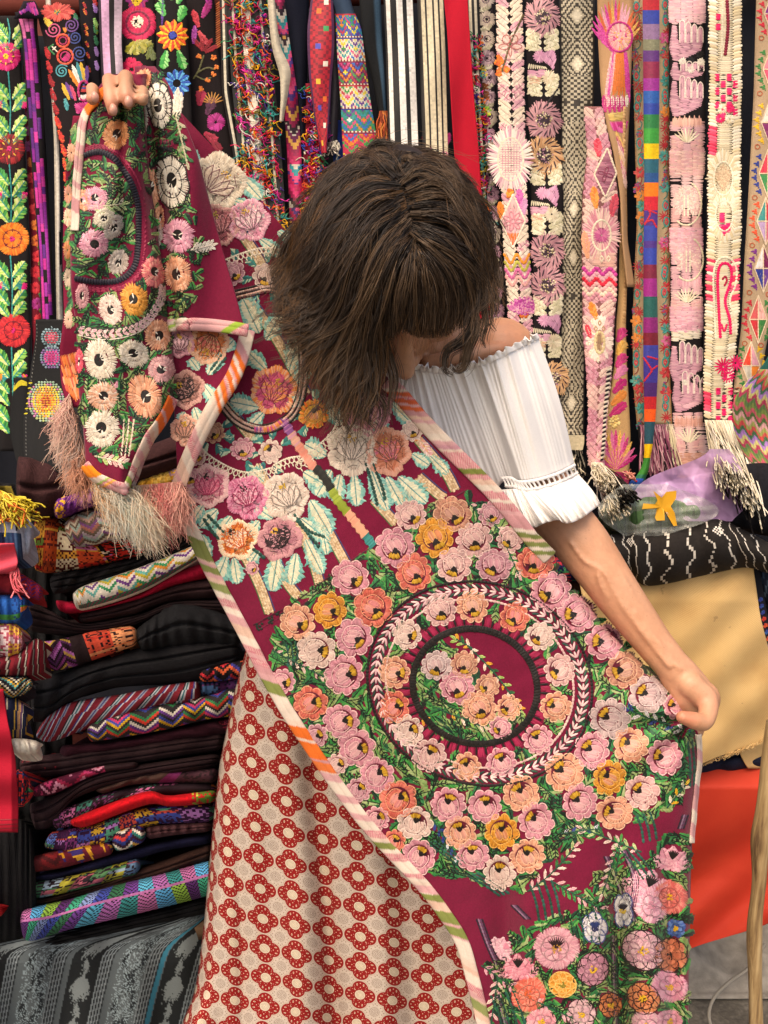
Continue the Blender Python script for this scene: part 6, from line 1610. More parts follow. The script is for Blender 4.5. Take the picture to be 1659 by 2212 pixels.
e = Emb(trS); OCC4 = []
_o = OCC; OCC = OCC4
peony((452, 742), 40, 'd8743c e08a54', 'e0a078 d86a5c', 'e8b898', a=-1.2, em=e); peony((388, 742), 30, 'cf8a96 dca0a8', 'e0b0b4', None, em=e); peony((402, 842), 38, '7a5048 9a6a60 c08a7c', '3a2424 b08078', 'c8968a', a=.6, em=e, dark='1c1212'); peony((400, 930), 30, 'dca088 e4b49c', 'd89a84', None, em=e)
for q in ((430, 790, 440, 760, 26), (450, 810, 470, 770, 28), (440, 830, 460, 860, 26), (480, 760, 500, 740, 24), (420, 880, 430, 910, 24), (400, 890, 392, 905, 18), (430, 800, 415, 780, 22)): tleaf(q[:2], q[2:4], q[4], em=e)
for pts in ([(455, 800), (470, 780), (480, 765)], [(462, 806), (478, 786), (488, 772)]): e.curve(pts, 7, CS('123f36 1a4f44'), 9, .6)
e.build('stems', tunic); OCC = _o
binding([(536, 716), (522, 770), (500, 822), (462, 880), (428, 945), (400, 1010), (388, 1046)], 30, trS, secs=[(.16, .2, 'dd6a2c'), (.23, .27, 'e06c2c'), (.3, .34, 'dd6a2c'), (.37, .41, 'e0702c'), (.44, .47, 'dd6a2c')], seedv=41)

# pale feathery fringe at the lower end
def fluff(p0, p1, q0, q1, n, cols, Y, r=.0005, spread=12, wob=.009, k=10, name='feather_fringe'):
    n = int(n * 2.3); a = rng.uniform(0, 1, n)
    A = np.array(p0) * (1 - a)[:, None] + np.array(p1) * a[:, None]; B = np.array(q0) * (1 - a)[:, None] + np.array(q1) * a[:, None] + rng.normal(0, spread, (n, 2))
    tt = np.linspace(0, 1, k); ln = rng.uniform(.45, 1, n)[:, None]
    Q = A[:, None] * (1 - tt[None] * ln)[..., None] + B[:, None] * (tt[None] * ln)[..., None]
    P = at(Q[..., 0], Q[..., 1], Y + rng.normal(0, .012, (n, 1)) * tt[None] + .004 * rng.normal(0, 1, (n, 1)))
    ph = rng.uniform(0, 6, (n, 3))
    for ax in range(3): P[..., ax] += wob * np.sin(ph[:, ax:ax + 1] + tt[None] * rng.uniform(2, 6, (n, 1))) * tt[None]
    R = r * (1.0 - .75 * tt[None] ** 2) * np.ones((n, 1))
    g = np.clip(np.round(a * len(cols) + rng.normal(0, .8, n)), 0, len(cols) - 1).astype(int)
    tubes(name, P, R, np.clip(np.asarray([C(q) for q in cols])[g] * (1 + rng.normal(0, .08, (n, 1))), 0, 1), M_YARN, tunic, m=3)
fluff((150, 850), (186, 990), (118, 950), (176, 1090), 900, ['d8a898', 'cfa89a', 'd8b8a4', 'c8b0a4', 'dca890', 'd89a7c'], .925, spread=14)
fluff((200, 1030), (290, 1058), (262, 1130), (350, 1180), 1500, ['e0b48c', 'e4d6c0', 'e0dac8', 'dcd8c8', 'd0d8c8', 'e2d4c0', 'e4cfb4'], .91, spread=20)
fluff((285, 1050), (392, 1040), (320, 1170), (395, 1130), 1300, ['e0d8bc', 'e8c8ac', 'e0a890', 'd98a80', 'd87a78', 'd89088', 'e0a898'], .925, spread=18)
for (a, b, cpt, c1) in (((330, 1100), (385, 1175), (352, 1140), 'e4d4b0'), ((290, 1090), (320, 1160), (300, 1130), 'e8dcc0'), ((380, 1095), (372, 1150), (382, 1120), 'e0b8a0')):
    pass

# ------------------------------------------------------------------ the woman
person = thing('person', 'woman with wavy brown hair looking down, in a white off shoulder blouse and printed skirt', 'person', at(850, 2212, 1.15) * np.array([1, 1, 0]))

sk = NT('skin')
n1 = sk.noise(9, 4); n2 = sk.noise(160, 3)
colr = sk.ramp(n1, [(.25, C('b5805f')), (.5, C('c49070')), (.75, C('cc9c7e'))])
def blush(col, pt, rad, f):
    g = sk.n('ShaderNodeNewGeometry'); d = sk.n('ShaderNodeVectorMath', operation='DISTANCE'); sk.l(g.outputs['Position'], d.inputs[0]); d.inputs[1].default_value = tuple(float(v) for v in pt)
    return sk.mix(sk.math('MULTIPLY', sk.math('SUBTRACT', 1.0, sk.math('DIVIDE', d.outputs['Value'], rad), clamp=True), f), col, C('c26a52'))
for pt, rad, f in ((at(1476, 1550, .93), .022, .9), (at(1534, 1520, .955), .02, .35), (at(203, 210, .865), .014, .7), (at(243, 236, .865), .014, .7), (at(276, 220, .865), .014, .7), (at(940, 770, .94), .03, .6), (at(1090, 725, 1.08), .05, .25)): colr = blush(colr, pt, rad, f)
nb_ = sk.noise(38, 3); colr = sk.mix(sk.math('MULTIPLY', sk.math('GREATER_THAN', sk.noise(230, 2), .70), .25), colr, C('8f5a3e'))
colr = sk.mix(1.0, colr, sk.math('MULTIPLY_ADD', nb_, .3, .85), 'MULTIPLY')
colr = sk.mix(1.0, colr, sk.math('MULTIPLY_ADD', n2, .24, .88), 'MULTIPLY')
sk.l(colr, sk.b.inputs['Base Color'])
sk.b.inputs['Roughness'].default_value = .48
sk.b.inputs['Subsurface Weight'].default_value = .08
sk.b.inputs['Subsurface Radius'].default_value = (1.0, .35, .2)
sk.b.inputs['Subsurface Scale'].default_value = .006
sk.bump(sk.math('ADD', sk.noise(420, 3), sk.noise(150, 3)), .3, .0010)

BV, BF = [], []
def add_geo(V, F):
    b = sum(len(v) for v in BV); BV.append(np.asarray(V)); BF.append(np.asarray(F) + b)
def limb(pts, rad, flat=None, m=16, k=6):
    """a tapering closed tube through world points"""
    P = spline(pts, k) if len(pts) > 2 else np.linspace(pts[0], pts[1], k)
    R = np.interp(np.linspace(0, 1, len(P)), np.linspace(0, 1, len(rad)), rad)
    T = np.gradient(P, axis=0); T /= np.linalg.norm(T, axis=1, keepdims=True)
    # rounded ends
    a = np.array([1.0, .8, .45]); 
    P = np.vstack([[P[0] - T[0] * R[0] * q for q in a], P, [P[-1] + T[-1] * R[-1] * q for q in a[::-1]]]); R = np.concatenate([[R[0] * .08, R[0] * .6, R[0] * .89], R, [R[-1] * .89, R[-1] * .6, R[-1] * .08]]); T = np.vstack([[T[0]] * 3, T, [T[-1]] * 3])
    ref = np.array([0, 1.0, .01]); s = np.cross(T, ref); s /= np.linalg.norm(s, axis=1, keepdims=True) + 1e-9; b = np.cross(T, s)
    th = np.arange(m) * 2 * pi / m
    fl = (1, 1) if flat is None else flat
    V = P[:, None] + R[:, None, None] * (s[:, None] * np.cos(th)[None, :, None] * fl[0] + b[:, None] * np.sin(th)[None, :, None] * fl[1])
    n = len(P); idx = np.arange(n * m).reshape(n, m); nx = np.roll(idx, -1, 1)
    F = np.stack([idx[:-1], nx[:-1], nx[1:], idx[1:]], -1).reshape(-1, 4)
    caps = [[idx[0, (m - i) % m], idx[0, (m - i - 1) % m], idx[0, (m - i - 2) % m], idx[0, (m - i - 2) % m]] for i in range(0)]
    V = V.reshape(-1, 3)
    c0, c1 = len(V), len(V) + 1
    V = np.vstack([V, P[0], P[-1]])
    F = np.vstack([F, [[c0, idx[0, (i + 1) % m], idx[0, i], c0] for i in range(m)], [[c1, idx[-1, i], idx[-1, (i + 1) % m], c1] for i in range(m)]])
    add_geo(V, F)
def ball(c, r, rot=None, m=20):
    u = np.linspace(0, pi, m // 2 + 1)[1:-1]; th = np.arange(m) * 2 * pi / m
    S = np.stack([np.outer(np.sin(u), np.cos(th)), np.outer(np.sin(u), np.sin(th)), np.outer(np.cos(u), np.ones(m))], -1)
    V = np.vstack([S.reshape(-1, 3), [0, 0, 1], [0, 0, -1]]) * np.asarray(r)
    if rot is not None: V = V @ np.asarray(rot).T
    n = len(u); idx = np.arange(n * m).reshape(n, m); nx = np.roll(idx, -1, 1)
    F = np.stack([idx[:-1], idx[1:], nx[1:], nx[:-1]], -1).reshape(-1, 4)
    t0, t1 = n * m, n * m + 1
    F = np.vstack([F, [[t0, idx[0, i], idx[0, (i + 1) % m], t0] for i in range(m)], [[t1, idx[-1, (i + 1) % m], idx[-1, i], t1] for i in range(m)]])
    add_geo(V + np.asarray(c), F)
A = lambda x, y, Y: np.array(at(x, y, Y))
# torso, hips, legs
limb([A(845, 730, 1.13), A(840, 860, 1.155), A(835, 1050, 1.17), A(832, 1250, 1.24), A(830, 1450, 1.30)], [.070, .125, .118, .105, .145], flat=(1.15, .72), m=24)
hip = A(830, 1450, 1.30)
for sx in (-1, 1):
    limb([hip + (sx * .08, 0, -.02), hip + (sx * .085, -.01, -.42), hip + (sx * .09, .02, -.82)], [.08, .052, .038]); limb([hip + (sx * .09, .03, -.84), hip + (sx * .10, -.10, -.87)], [.035, .028])
limb([A(620, 745, 1.15), A(845, 742, 1.14), A(1070, 775, 1.125)], [.052, .06, .046], flat=(1, .9))
ball(A(1080, 768, 1.125), (.050, .05, .05)); ball(A(605, 745, 1.15), (.056, .054, .056))
limb([A(870, 735, 1.12), A(862, 680, 1.08)], [.052, .055])
for sx, x in ((-1, 985), (1, 1060)): limb([A(925, 785, 1.07), A(1000, 772, 1.068), A(1080, 755, 1.08)], [.011, .012, .010])
# head bent forward: u up the crown, f out of the face
tb = radians(60); up_ = np.array([.03, -sin(tb), cos(tb)]); fc = np.array([.10, -cos(tb), -sin(tb)]); fc /= np.linalg.norm(fc); rt = np.cross(fc, up_); rt /= np.linalg.norm(rt); up_ = np.cross(rt, fc)
HR = np.stack([rt, fc, up_], 1); hc = A(858, 575, 1.015)
def hp(x, y, z): return hc + HR @ np.array([x, y, z])
ball(hp(0, -.008, .02), (.076, .092, .088), HR); ball(hp(0, .035, -.045), (.058, .055, .07), HR); ball(hp(0, .055, -.1), (.028, .026, .022), HR)
limb([hp(0, .085, .0), hp(0, .098, -.03), hp(0, .112, -.048)], [.008, .011, .0125]); ball(hp(-.011, .098, -.05), (.009, .010, .008), HR); ball(hp(.011, .098, -.05), (.009, .010, .008), HR)
limb([hp(-.045, .075, .018), hp(0, .088, .02), hp(.045, .075, .018)], [.010, .011, .010])
limb([hp(-.022, .083, -.073), hp(0, .092, -.071), hp(.022, .083, -.073)], [.005, .007, .005]); limb([hp(-.02, .082, -.083), hp(0, .089, -.085), hp(.02, .082, -.083)], [.005, .008, .005])
for sx in (-1, 1): ball(hp(sx * .042, .062, -.035), (.024, .02, .022), HR); ball(hp(sx * .03, .068, -.004), (.016, .014, .010), HR); ball(hp(sx * .079, -.01, -.02), (.008, .018, .03), HR)
# her left arm, reaching down to the cloth
sh, el, wr = A(1075, 790, 1.13), A(1200, 1105, 1.088), A(1462, 1450, .992)
limb([sh, A(1120, 930, 1.118), el], [.046, .039, .036], flat=(1, 1))
limb([el, A(1262, 1182, 1.062), A(1335, 1285, 1.033), A(1410, 1386, 1.01), wr], [.0385, .0365, .0305, .0245, .0222], flat=(1, .95), m=20)
ball(A(1216, 1118, 1.10), (.036, .034, .036))
# veins and tendons
ARX = spline([(1205, 1105), (1262, 1182), (1335, 1285), (1410, 1386), (1462, 1450)], 10); ARY = np.interp(np.linspace(0, 1, len(ARX)), [0, .25, .5, .75, 1], [1.088, 1.062, 1.033, 1.01, .992]); ARR = np.interp(np.linspace(0, 1, len(ARX)), [0, .25, .5, .75, 1], [.0385, .0365, .0305, .0245, .0222])
def on_arm(x, y, sink):
    k = np.argmin(np.hypot(ARX[:, 0] - x, ARX[:, 1] - y)); d = np.hypot(ARX[k, 0] - x, ARX[k, 1] - y) / FL * ARY[k]
    return A(x, y, ARY[k] - ARR[k] * .95 * math.sqrt(max(.02, 1 - min(1, d / ARR[k]) ** 2)) + sink)
for pts, r in (([(1232, 1172), (1262, 1212), (1290, 1226), (1308, 1240), (1322, 1268), (1350, 1318), (1385, 1362)], .0026), ([(1290, 1226), (1296, 1262), (1312, 1292)], .0020), ([(1340, 1300), (1370, 1342), (1408, 1392), (1446, 1440)], .0036), ([(1372, 1322), (1410, 1372), (1440, 1412), (1470, 1446)], .0032), ([(1300, 1178), (1340, 1236), (1372, 1290)], .0020)):
    q = spline(pts, 6); limb([on_arm(x, y, .0013) for x, y in q[::3]], [r * .7, r, r * .8], m=8)
# hand: palm, four fingers behind the cloth, thumb over its edge
limb([wr, A(1488, 1492, .990), A(1506, 1528, .992)], [.0245, .029, .027], flat=(1.0, .78), m=18)
ball(A(1526, 1510, .982), (.017, .018, .022))
limb([A(1490, 1478, .975), A(1522, 1508, .968), A(1530, 1524, .958)], [.017, .016, .0125])
limb([A(1531, 1524, .958), A(1527, 1548, .945), A(1517, 1560, .936), A(1498, 1556, .930), A(1474, 1549, .9275)], [.0125, .0112, .0112, .0108, .0082], m=14)
for i, (x, y, l) in enumerate(((1510, 1540, 1.0), (1500, 1552, 1.08), (1488, 1556, 1.0), (1476, 1554, .8))):
    b = A(x, y, .995 + i * .004); limb([b, b + np.array([-.004, -.004, -.026 * l]), b + np.array([-.022 * l, -.010, -.04 * l]), b + np.array([-.042 * l, -.008, -.034 * l])], [.0105, .0095, .0085, .006], m=12)
# her right arm, raised behind the cloth
rs, re, rw = A(605, 755, 1.15), A(408, 800, 1.19), A(296, 330, 1.015)
limb([rs, A(500, 790, 1.18), re], [.048, .042, .036]); limb([re, A(365, 600, 1.12), A(318, 430, 1.05), rw], [.039, .036, .027, .0225])
limb([rw, A(284, 300, .995), A(268, 262, .968)], [.022, .027, .024], flat=(1.25, .62), m=18)
for (x0, x1, y1, yt, r, xm) in ((204, 200, 191, 213, .0058, 199), (238, 236, 173, 241, .0064, 240), (274, 272, 166, 224, .0064, 273), (306, 308, 196, 210, .0058, 308)):
    limb([A(x0 * .5 + 134, 268, .968), A(x0, 228, .958), A(x1, y1 + 6, .925), A(x1, y1 + 4, .900), A(x1, y1 + 16, .880), A(xm, (y1 + yt) / 2 + 12, .869), A(xm + 3, yt, .868)], [r * 1.1, r * 1.0, r * 1.12, r * 1.16, r * 1.0, r * 1.08, r * .82], m=14)
limb([A(284, 285, .975), A(316, 262, .955), A(324, 232, .950)], [.013, .010, .007])
V = np.vstack(BV); F = np.vstack(BF)
body = mesh('body', V, F[F[:, 3] != F[:, 0]], sk.m, person, col=C('c98a62'), F3=F[F[:, 3] == F[:, 0]][:, :3])
rm = body.modifiers.new('one_skin', 'REMESH'); rm.mode = 'VOXEL'; rm.voxel_size = .0025; rm.use_smooth_shade = True
sm = body.modifiers.new('soften', 'SMOOTH'); sm.factor = .5; sm.iterations = 5
# fingernails on the raised hand
nl = NT('fingernail'); nl.b.inputs['Base Color'].default_value = (*C('d49a86'), 1); nl.b.inputs['Roughness'].default_value = .3
for (x, y, Yn, r) in ((203, 208, .8612, .0042), (243, 235, .8606, .0044), (276, 218, .8606, .0044)):
    c_ = A(x, y, Yn); th = np.linspace(0, 2 * pi, 14, endpoint=False)
    ring_ = c_ + np.stack([np.cos(th) * r * .85, .0016 * np.cos(th) ** 2 + .0008 * np.abs(np.sin(th)), np.sin(th) * r * 1.15], 1); b_ = ring_ + (0, .0025, 0)
    Vn = np.vstack([ring_, b_, [c_ + (0, -.0006, 0)]]); Fn = [[i, (i + 1) % 14, 14 + (i + 1) % 14, 14 + i] for i in range(14)]; F3n = [[28, (i + 1) % 14, i] for i in range(14)]
    mesh('fingernail', Vn, Fn, nl.m, person, F3=F3n)

# ---- skirt
SK_ROWS = [(1150, 580, 1080), (1300, 548, 1110), (1400, 532, 1140), (1500, 505, 1180), (1650, 474, 1230), (1800, 458, 1270), (2000, 440, 1320), (2100, 428, 1340), (2150, 418, 1350), (2212, 392, 1365), (2330, 368, 1390)]
_sk = smooth_edges(SK_ROWS)
def Y_skirt(x, y):
    l, r = edges_at(_sk, y); u = (x - l) / (r - l) * 2 - 1
    g = np.clip((y - 1250) / 500, .15, 1.2) * .42
    Yv = 1.07 + .045 * np.abs(np.clip(u, -1.1, 1.1)) ** 4 + .10 * np.clip((np.abs(u) - .93) / .07, 0, 1.5) ** 2
    def fold(x0, x1, w, a, sgn=1): 
        xc = x0 + (x1 - x0) * (y - 1500) / 700; d = (x - xc) / w
        return a * np.exp(-d * d) * (1 + .5 * np.tanh(d * 2 * sgn))
    Yv = Yv + g * (fold(672, 735, 30, .050, -1) - fold(600, 640, 44, .020) + fold(555, 600, 30, .014) - fold(775, 815, 50, .026) + fold(850, 905, 40, .024, -1) - fold(930, 1010, 60, .02) + .008 * np.sin(x / 31 + y / 140) + fold(505, 520, 16, .016) + fold(1010, 1090, 40, .03))
    return Yv + .05 * np.clip((y - 2090) / 130, 0, 1) * np.clip((470 - x) / 60, 0, 1) * -.6
skS = Sheet(SK_ROWS, Y_skirt)
nr, nu = 150, 150
yy = np.linspace(1150, 2330, nr); uu = np.linspace(-1, 1, nu); YY, UU = np.meshgrid(yy, uu, indexing='ij')
XY = skS.xy(UU, YY); V = skS.pos(XY[..., 0], YY)
# the print follows the cloth: lengths measured along its broad shape, a little of the folds taken in
Ysm = 1.07 + .045 * np.abs(UU) ** 4
Vs = at(XY[..., 0], XY[..., 1], Ysm * .7 + V[..., 1] * .3)
du = np.linalg.norm(np.diff(Vs, axis=1), axis=2); su = np.concatenate([np.zeros((nr, 1)), np.cumsum(du, 1)], 1); ic = nu // 2; su = su - su[:, ic:ic + 1]
dv = np.linalg.norm(np.diff(at(XY[:, ic, 0] * 0 + 830, yy, 1.07), axis=0), axis=1); sv = np.concatenate([[0], np.cumsum(dv)])[:, None] + 0 * su
PER = .0512
UVx = (su + .05 * sv) / PER + .35; UVy = (sv - .2 * su) / PER + .1
pk = NT('printed_cotton')
ax_, ay_ = pk.attr('UVX').outputs['Fac'], pk.attr('UVY').outputs['Fac']
m_ = pk.math
def band(d, lo, hi): return m_('MULTIPLY', m_('GREATER_THAN', d, lo), m_('LESS_THAN', d, hi))
def hyp(a, b): return m_('SQRT', m_('ADD', m_('MULTIPLY', a, a), m_('MULTIPLY', b, b)))
def lt(a, b): return m_('LESS_THAN', a, b)
x_ = m_('SUBTRACT', m_('FRACT', ax_), .5); y_ = m_('SUBTRACT', m_('FRACT', ay_), .5)
xa, ya = m_('ABSOLUTE', x_), m_('ABSOLUTE', y_); mx, mn = m_('MAXIMUM', xa, ya), m_('MINIMUM', xa, ya)
dl = m_('MINIMUM', m_('SUBTRACT', hyp(m_('SUBTRACT', mx, .236), mn), .244), m_('SUBTRACT', hyp(xa, ya), .325))
CR, RD, BR = C('bfb0a2'), C('8a1a19'), C('5a4338')
col = pk.mix(0.0, CR, CR)
# medallion at the corners of the cell
gx, gy = m_('SUBTRACT', .5, xa), m_('SUBTRACT', .5, ya); rmd = hyp(gx, gy)
th_ = m_('ARCTAN2', gy, gx)
dash = m_('GREATER_THAN', m_('SINE', m_('MULTIPLY', th_, 30.)), -.25)
rings = m_('MULTIPLY', m_('GREATER_THAN', m_('SINE', m_('MULTIPLY', rmd, 140.)), .05), lt(rmd, .185))
col = pk.mix(m_('MULTIPLY', m_('MULTIPLY', rings, dash), .95), col, BR)
for (px, py, a) in ((.235, 0.06, .026), (.06, .235, .026), (.175, .16, .024), (.285, .0, .03), (0., .285, .03)):
    dd = m_('ADD', m_('ABSOLUTE', m_('SUBTRACT', gx, px)), m_('ABSOLUTE', m_('SUBTRACT', gy, py)))
    col = pk.mix(m_('MULTIPLY', band(dd, a * .4, a), .85), col, C('6f5648'))
# outline and red flower
col = pk.mix(lt(dl, .052), col, CR); col = pk.mix(band(dl, .018, .045), col, C('b5a08c')); col = pk.mix(lt(dl, 0.), col, RD)
e1 = hyp(m_('DIVIDE', m_('SUBTRACT', mx, .345), .040), m_('DIVIDE', m_('SUBTRACT', mn, .100), .022))
col = pk.mix(lt(e1, 1.), col, C('d3b8a0')); col = pk.mix(lt(e1, .5), col, C('7c5a48'))
col = pk.mix(lt(hyp(m_('SUBTRACT', mx, .40), mn), .020), col, C('c99a88')); col = pk.mix(lt(hyp(m_('SUBTRACT', mx, .265), mn), .015), col, C('d8bca4'))
p_ = m_('MULTIPLY', m_('ADD', xa, ya), .7071); q_ = m_('MULTIPLY', m_('SUBTRACT', xa, ya), .7071)
e2_ = hyp(m_('DIVIDE', m_('SUBTRACT', p_, .235), .036), m_('DIVIDE', q_, .017)); col = pk.mix(lt(e2_, 1.), col, C('cbb098')); col = pk.mix(lt(e2_, .45), col, C('8d4a3a'))
for (a, b) in ((.24, .17), (.2, .045), (.3, .185)): col = pk.mix(lt(hyp(m_('SUBTRACT', mx, a), m_('SUBTRACT', mn, b)), .010), col, C('d3a898'))
rc = hyp(x_, y_); thc = m_('ARCTAN2', y_, x_)
scal = m_('MULTIPLY', m_('SINE', m_('MULTIPLY', thc, 26.)), .006)
col = pk.mix(lt(m_('ADD', rc, scal), .158), col, C('d6c8b0'))
col = pk.mix(m_('MULTIPLY', m_('MULTIPLY', m_('GREATER_THAN', m_('SINE', m_('MULTIPLY', rc, 170.)), .55), lt(rc, .125)), .8), col, C('7c6450'))
col = pk.mix(m_('MULTIPLY', m_('MULTIPLY', m_('GREATER_THAN', m_('SINE', m_('MULTIPLY', thc, 26.)), .75), band(rc, .06, .165)), .5), col, C('7c6450'))
grain = pk.noise(700, 3); col = pk.mix(1.0, col, m_('MULTIPLY_ADD', grain, .3, .85), 'MULTIPLY')
pk.l(col, pk.b.inputs['Base Color']); pk.b.inputs['Roughness'].default_value = .85; pk.b.inputs['Specular IOR Level'].default_value = .2
pk.bump(grain, .2, .0008)
mesh('skirt', V.reshape(-1, 3), grid_faces(nr, nu), pk.m, person, uv=np.stack([UVx.ravel(), UVy.ravel()], 1), solid=.0018)

# ---- blouse
M_GAUZE = cloth_mat('white_crinkled_gauze', rough=.9, grain=.06, gscale=600, rib=('X', 230), bump=.16, spec=.2)
WHT = C('f6f2ee')
T_ = spline([(640, 800), (760, 790), (852, 776), (880, 790), (920, 800), (960, 804), (1000, 796), (1045, 786), (1085, 768), (1125, 748), (1163, 730)], 12)
B_ = spline([(640, 1220), (760, 1220), (870, 1200), (940, 1160), (1006, 1128), (1056, 1082), (1088, 1040), (1122, 1041), (1159, 1037), (1205, 1023), (1241, 1005)], 12)
def prm(p, n):
    s_ = np.linspace(0, 1, len(p)); q = np.linspace(0, 1, n); return np.stack([np.interp(q, s_, p[:, 0]), np.interp(q, s_, p[:, 1])], 1)
NU, NV = 300, 40
Tq, Bq = prm(T_, NU), prm(B_, NU); vv = np.linspace(0, 1, NV)
G = Tq[None] * (1 - vv)[:, None, None] + Bq[None] * vv[:, None, None]
u_ = np.linspace(0, 1, NU)
# the right outline swells a little below the shoulder
G[..., 0] += (np.sin(vv * pi) * 8)[:, None] * (np.clip((u_ - .8) / .2, 0, 1) ** 2)[None]
xr_ = np.clip((u_ - .70) / .30, 0, 1)
pleat = np.zeros((NV, NU))
r_ = np.random.default_rng(4)
ctrs = np.sort(r_.uniform(.2, 1, 40))
for c_ in ctrs:
    w = r_.uniform(.004, .010); drift = r_.normal(0, .012)
    gr = r_.uniform(.5, 1.2); lenf = r_.uniform(.3, 1.2)
    d = (u_[None] - c_ - drift * vv[:, None]) / (w * (1 + 1.2 * vv[:, None]))
    pleat -= np.exp(-d * d) * gr * (np.exp(-vv / lenf))[:, None]
for c_, gr in ((.55, 1.5), (.62, 1.2), (.69, 2.0), (.76, 1.3), (.83, 2.2), (.9, 1.4)):
    d = (u_[None] - c_ - .02 * vv[:, None]) / (.016 + .012 * vv[:, None]); pleat -= np.exp(-d * d) * gr * (.35 + .65 * np.sin(vv * pi * .8 + .3))[:, None]
front = 1.045 - .012 * np.sin(vv * pi)[:, None] + .0005 * np.sin(u_ * 300 + 3 * np.sin(u_ * 41))[None]
Yb = front + .06 * xr_[None] ** 2.4 - .02 * np.exp(-((u_ - .78) / .12) ** 2)[None] + pleat * .0030 + .028 * np.clip((.45 - u_) / .45, 0, 1)[None]
Vb = at(G[..., 0], G[..., 1], Yb)
# the back of the sleeve
nb = 10; kk = np.linspace(0, 1, nb + 1)[1:]
Gb = G[:, -1:, :].repeat(nb, 1).copy(); Gb[..., 0] -= (kk ** 2 * 110)[None]; Yk = Yb[:, -1:] + .055 * np.sin(kk * pi / 2)[None]
Vb = np.concatenate([Vb, at(Gb[..., 0], Gb[..., 1], Yk)], 1)
blouse = mesh('blouse', Vb.reshape(-1, 3), grid_faces(NV, NU + nb), M_GAUZE, person, col=WHT, solid=.001)
# frill above the elastic
nf = 420; Tf = prm(T_, nf); sF = np.arange(nf)
wv = np.sin(sF * .42 + 1.4 * np.sin(sF * .11)) * (.7 + .5 * np.sin(sF * .05)); hF = np.linspace(0, 1, 7)
Xf = Tf[:, None, 0] + 0 * hF[None]; dn = np.gradient(Tf, axis=0); dn /= np.linalg.norm(dn, axis=1, keepdims=True); nrm = np.stack([dn[:, 1], -dn[:, 0]], 1)
Pf = Tf[:, None, :] + nrm[:, None, :] * (hF[None, :, None] * (13 + 4 * np.sin(sF * .31) + 3 * wv)[:, None, None] - 2)
uf = np.linspace(0, 1, nf); Yf_ = np.interp(uf, u_, Yb[0])[:, None] - .002 + (wv * .0085)[:, None] * hF[None] ** 1.2 - .004 * hF[None]
mesh('neckline_frill', at(Pf[..., 0], Pf[..., 1], Yf_).reshape(-1, 3), grid_faces(nf, 7)[:, ::-1], M_GAUZE, blouse, col=WHT, solid=.0014)
# open lattice band of the sleeve and the ruffle under it
Bl = spline([(1084, 1033), (1104, 1033), (1122, 1041), (1159, 1037), (1205, 1023), (1241, 1005)], 10); Rl = spline([(1092, 1050), (1112, 1052), (1134, 1058), (1168, 1053), (1212, 1039), (1247, 1021)], 10)
def YB(x, off=0.): return np.interp(x, [1080, 1110, 1160, 1210, 1245], [1.03, 1.018, 1.022, 1.05, 1.10]) + off
for Lp in (Bl, Rl):
    P = at(Lp[:, 0], Lp[:, 1], YB(Lp[:, 0], -.002))[None]; tubes('band_cord', P, .0021, WHT, M_GAUZE, blouse, m=6)
bt = np.concatenate([np.linspace(.02, .3, 5), np.linspace(.36, .985, 14)])
for q in bt:
    a = np.array([np.interp(q, np.linspace(0, 1, len(Bl)), Bl[:, k]) for k in (0, 1)]); b = np.array([np.interp(q, np.linspace(0, 1, len(Rl)), Rl[:, k]) for k in (0, 1)])
    tt = np.linspace(0, 1, 6)[:, None]; Q = a * (1 - tt) + b * tt; Q[:, 0] += np.sin(tt[:, 0] * pi) * 1.0
    tubes('lattice_bar', at(Q[:, 0], Q[:, 1], YB(Q[:, 0], -.003))[None], np.array([[.0026, .0018, .0015, .0015, .0018, .0026]]), WHT, M_GAUZE, blouse, m=6)
R2 = spline([(1082, 1058), (1100, 1056), (1120, 1056), (1136, 1060), (1168, 1056), (1212, 1042), (1249, 1024)], 10); B2 = spline([(1090, 1125), (1120, 1128), (1142, 1132), (1155, 1140), (1180, 1129), (1207, 1124), (1224, 1131), (1252, 1121), (1276, 1103), (1293, 1090)], 10)
n2_ = 220; Rq, Bq2 = prm(R2, n2_), prm(B2, n2_); v2 = np.linspace(0, 1, 22)
G2 = Rq[None] * (1 - v2)[:, None, None] + Bq2[None] * v2[:, None, None]; s2 = np.arange(n2_)
G2[..., 0] += (np.sin(v2 * pi * .8) * 7)[:, None] * (np.clip(s2 / n2_ * 2 - 1, -.3, 1))[None]
w2 = np.sin(s2 * .19 + 1.1 * np.sin(s2 * .045)) + .5 * np.sin(s2 * .47)
Y2 = YB(Rq[:, 0])[None] - .004 - .022 * np.sin(v2 * pi * .6)[:, None] + (w2[None] * .0075) * (.25 + v2[:, None] ** .8) 
Vr = at(G2[..., 0], G2[..., 1], Y2)
Gb2 = G2[:, -1:, :].repeat(8, 1).copy(); k8 = np.linspace(0, 1, 9)[1:]; Gb2[..., 0] -= (k8 ** 2 * 100)[None]; Vr = np.concatenate([Vr, at(Gb2[..., 0], Gb2[..., 1], Y2[:, -1:] + .07 * np.sin(k8 * pi / 2)[None])], 1)
mesh('sleeve_ruffle', Vr.reshape(-1, 3), grid_faces(22, n2_ + 8), M_GAUZE, blouse, col=WHT, solid=.001)

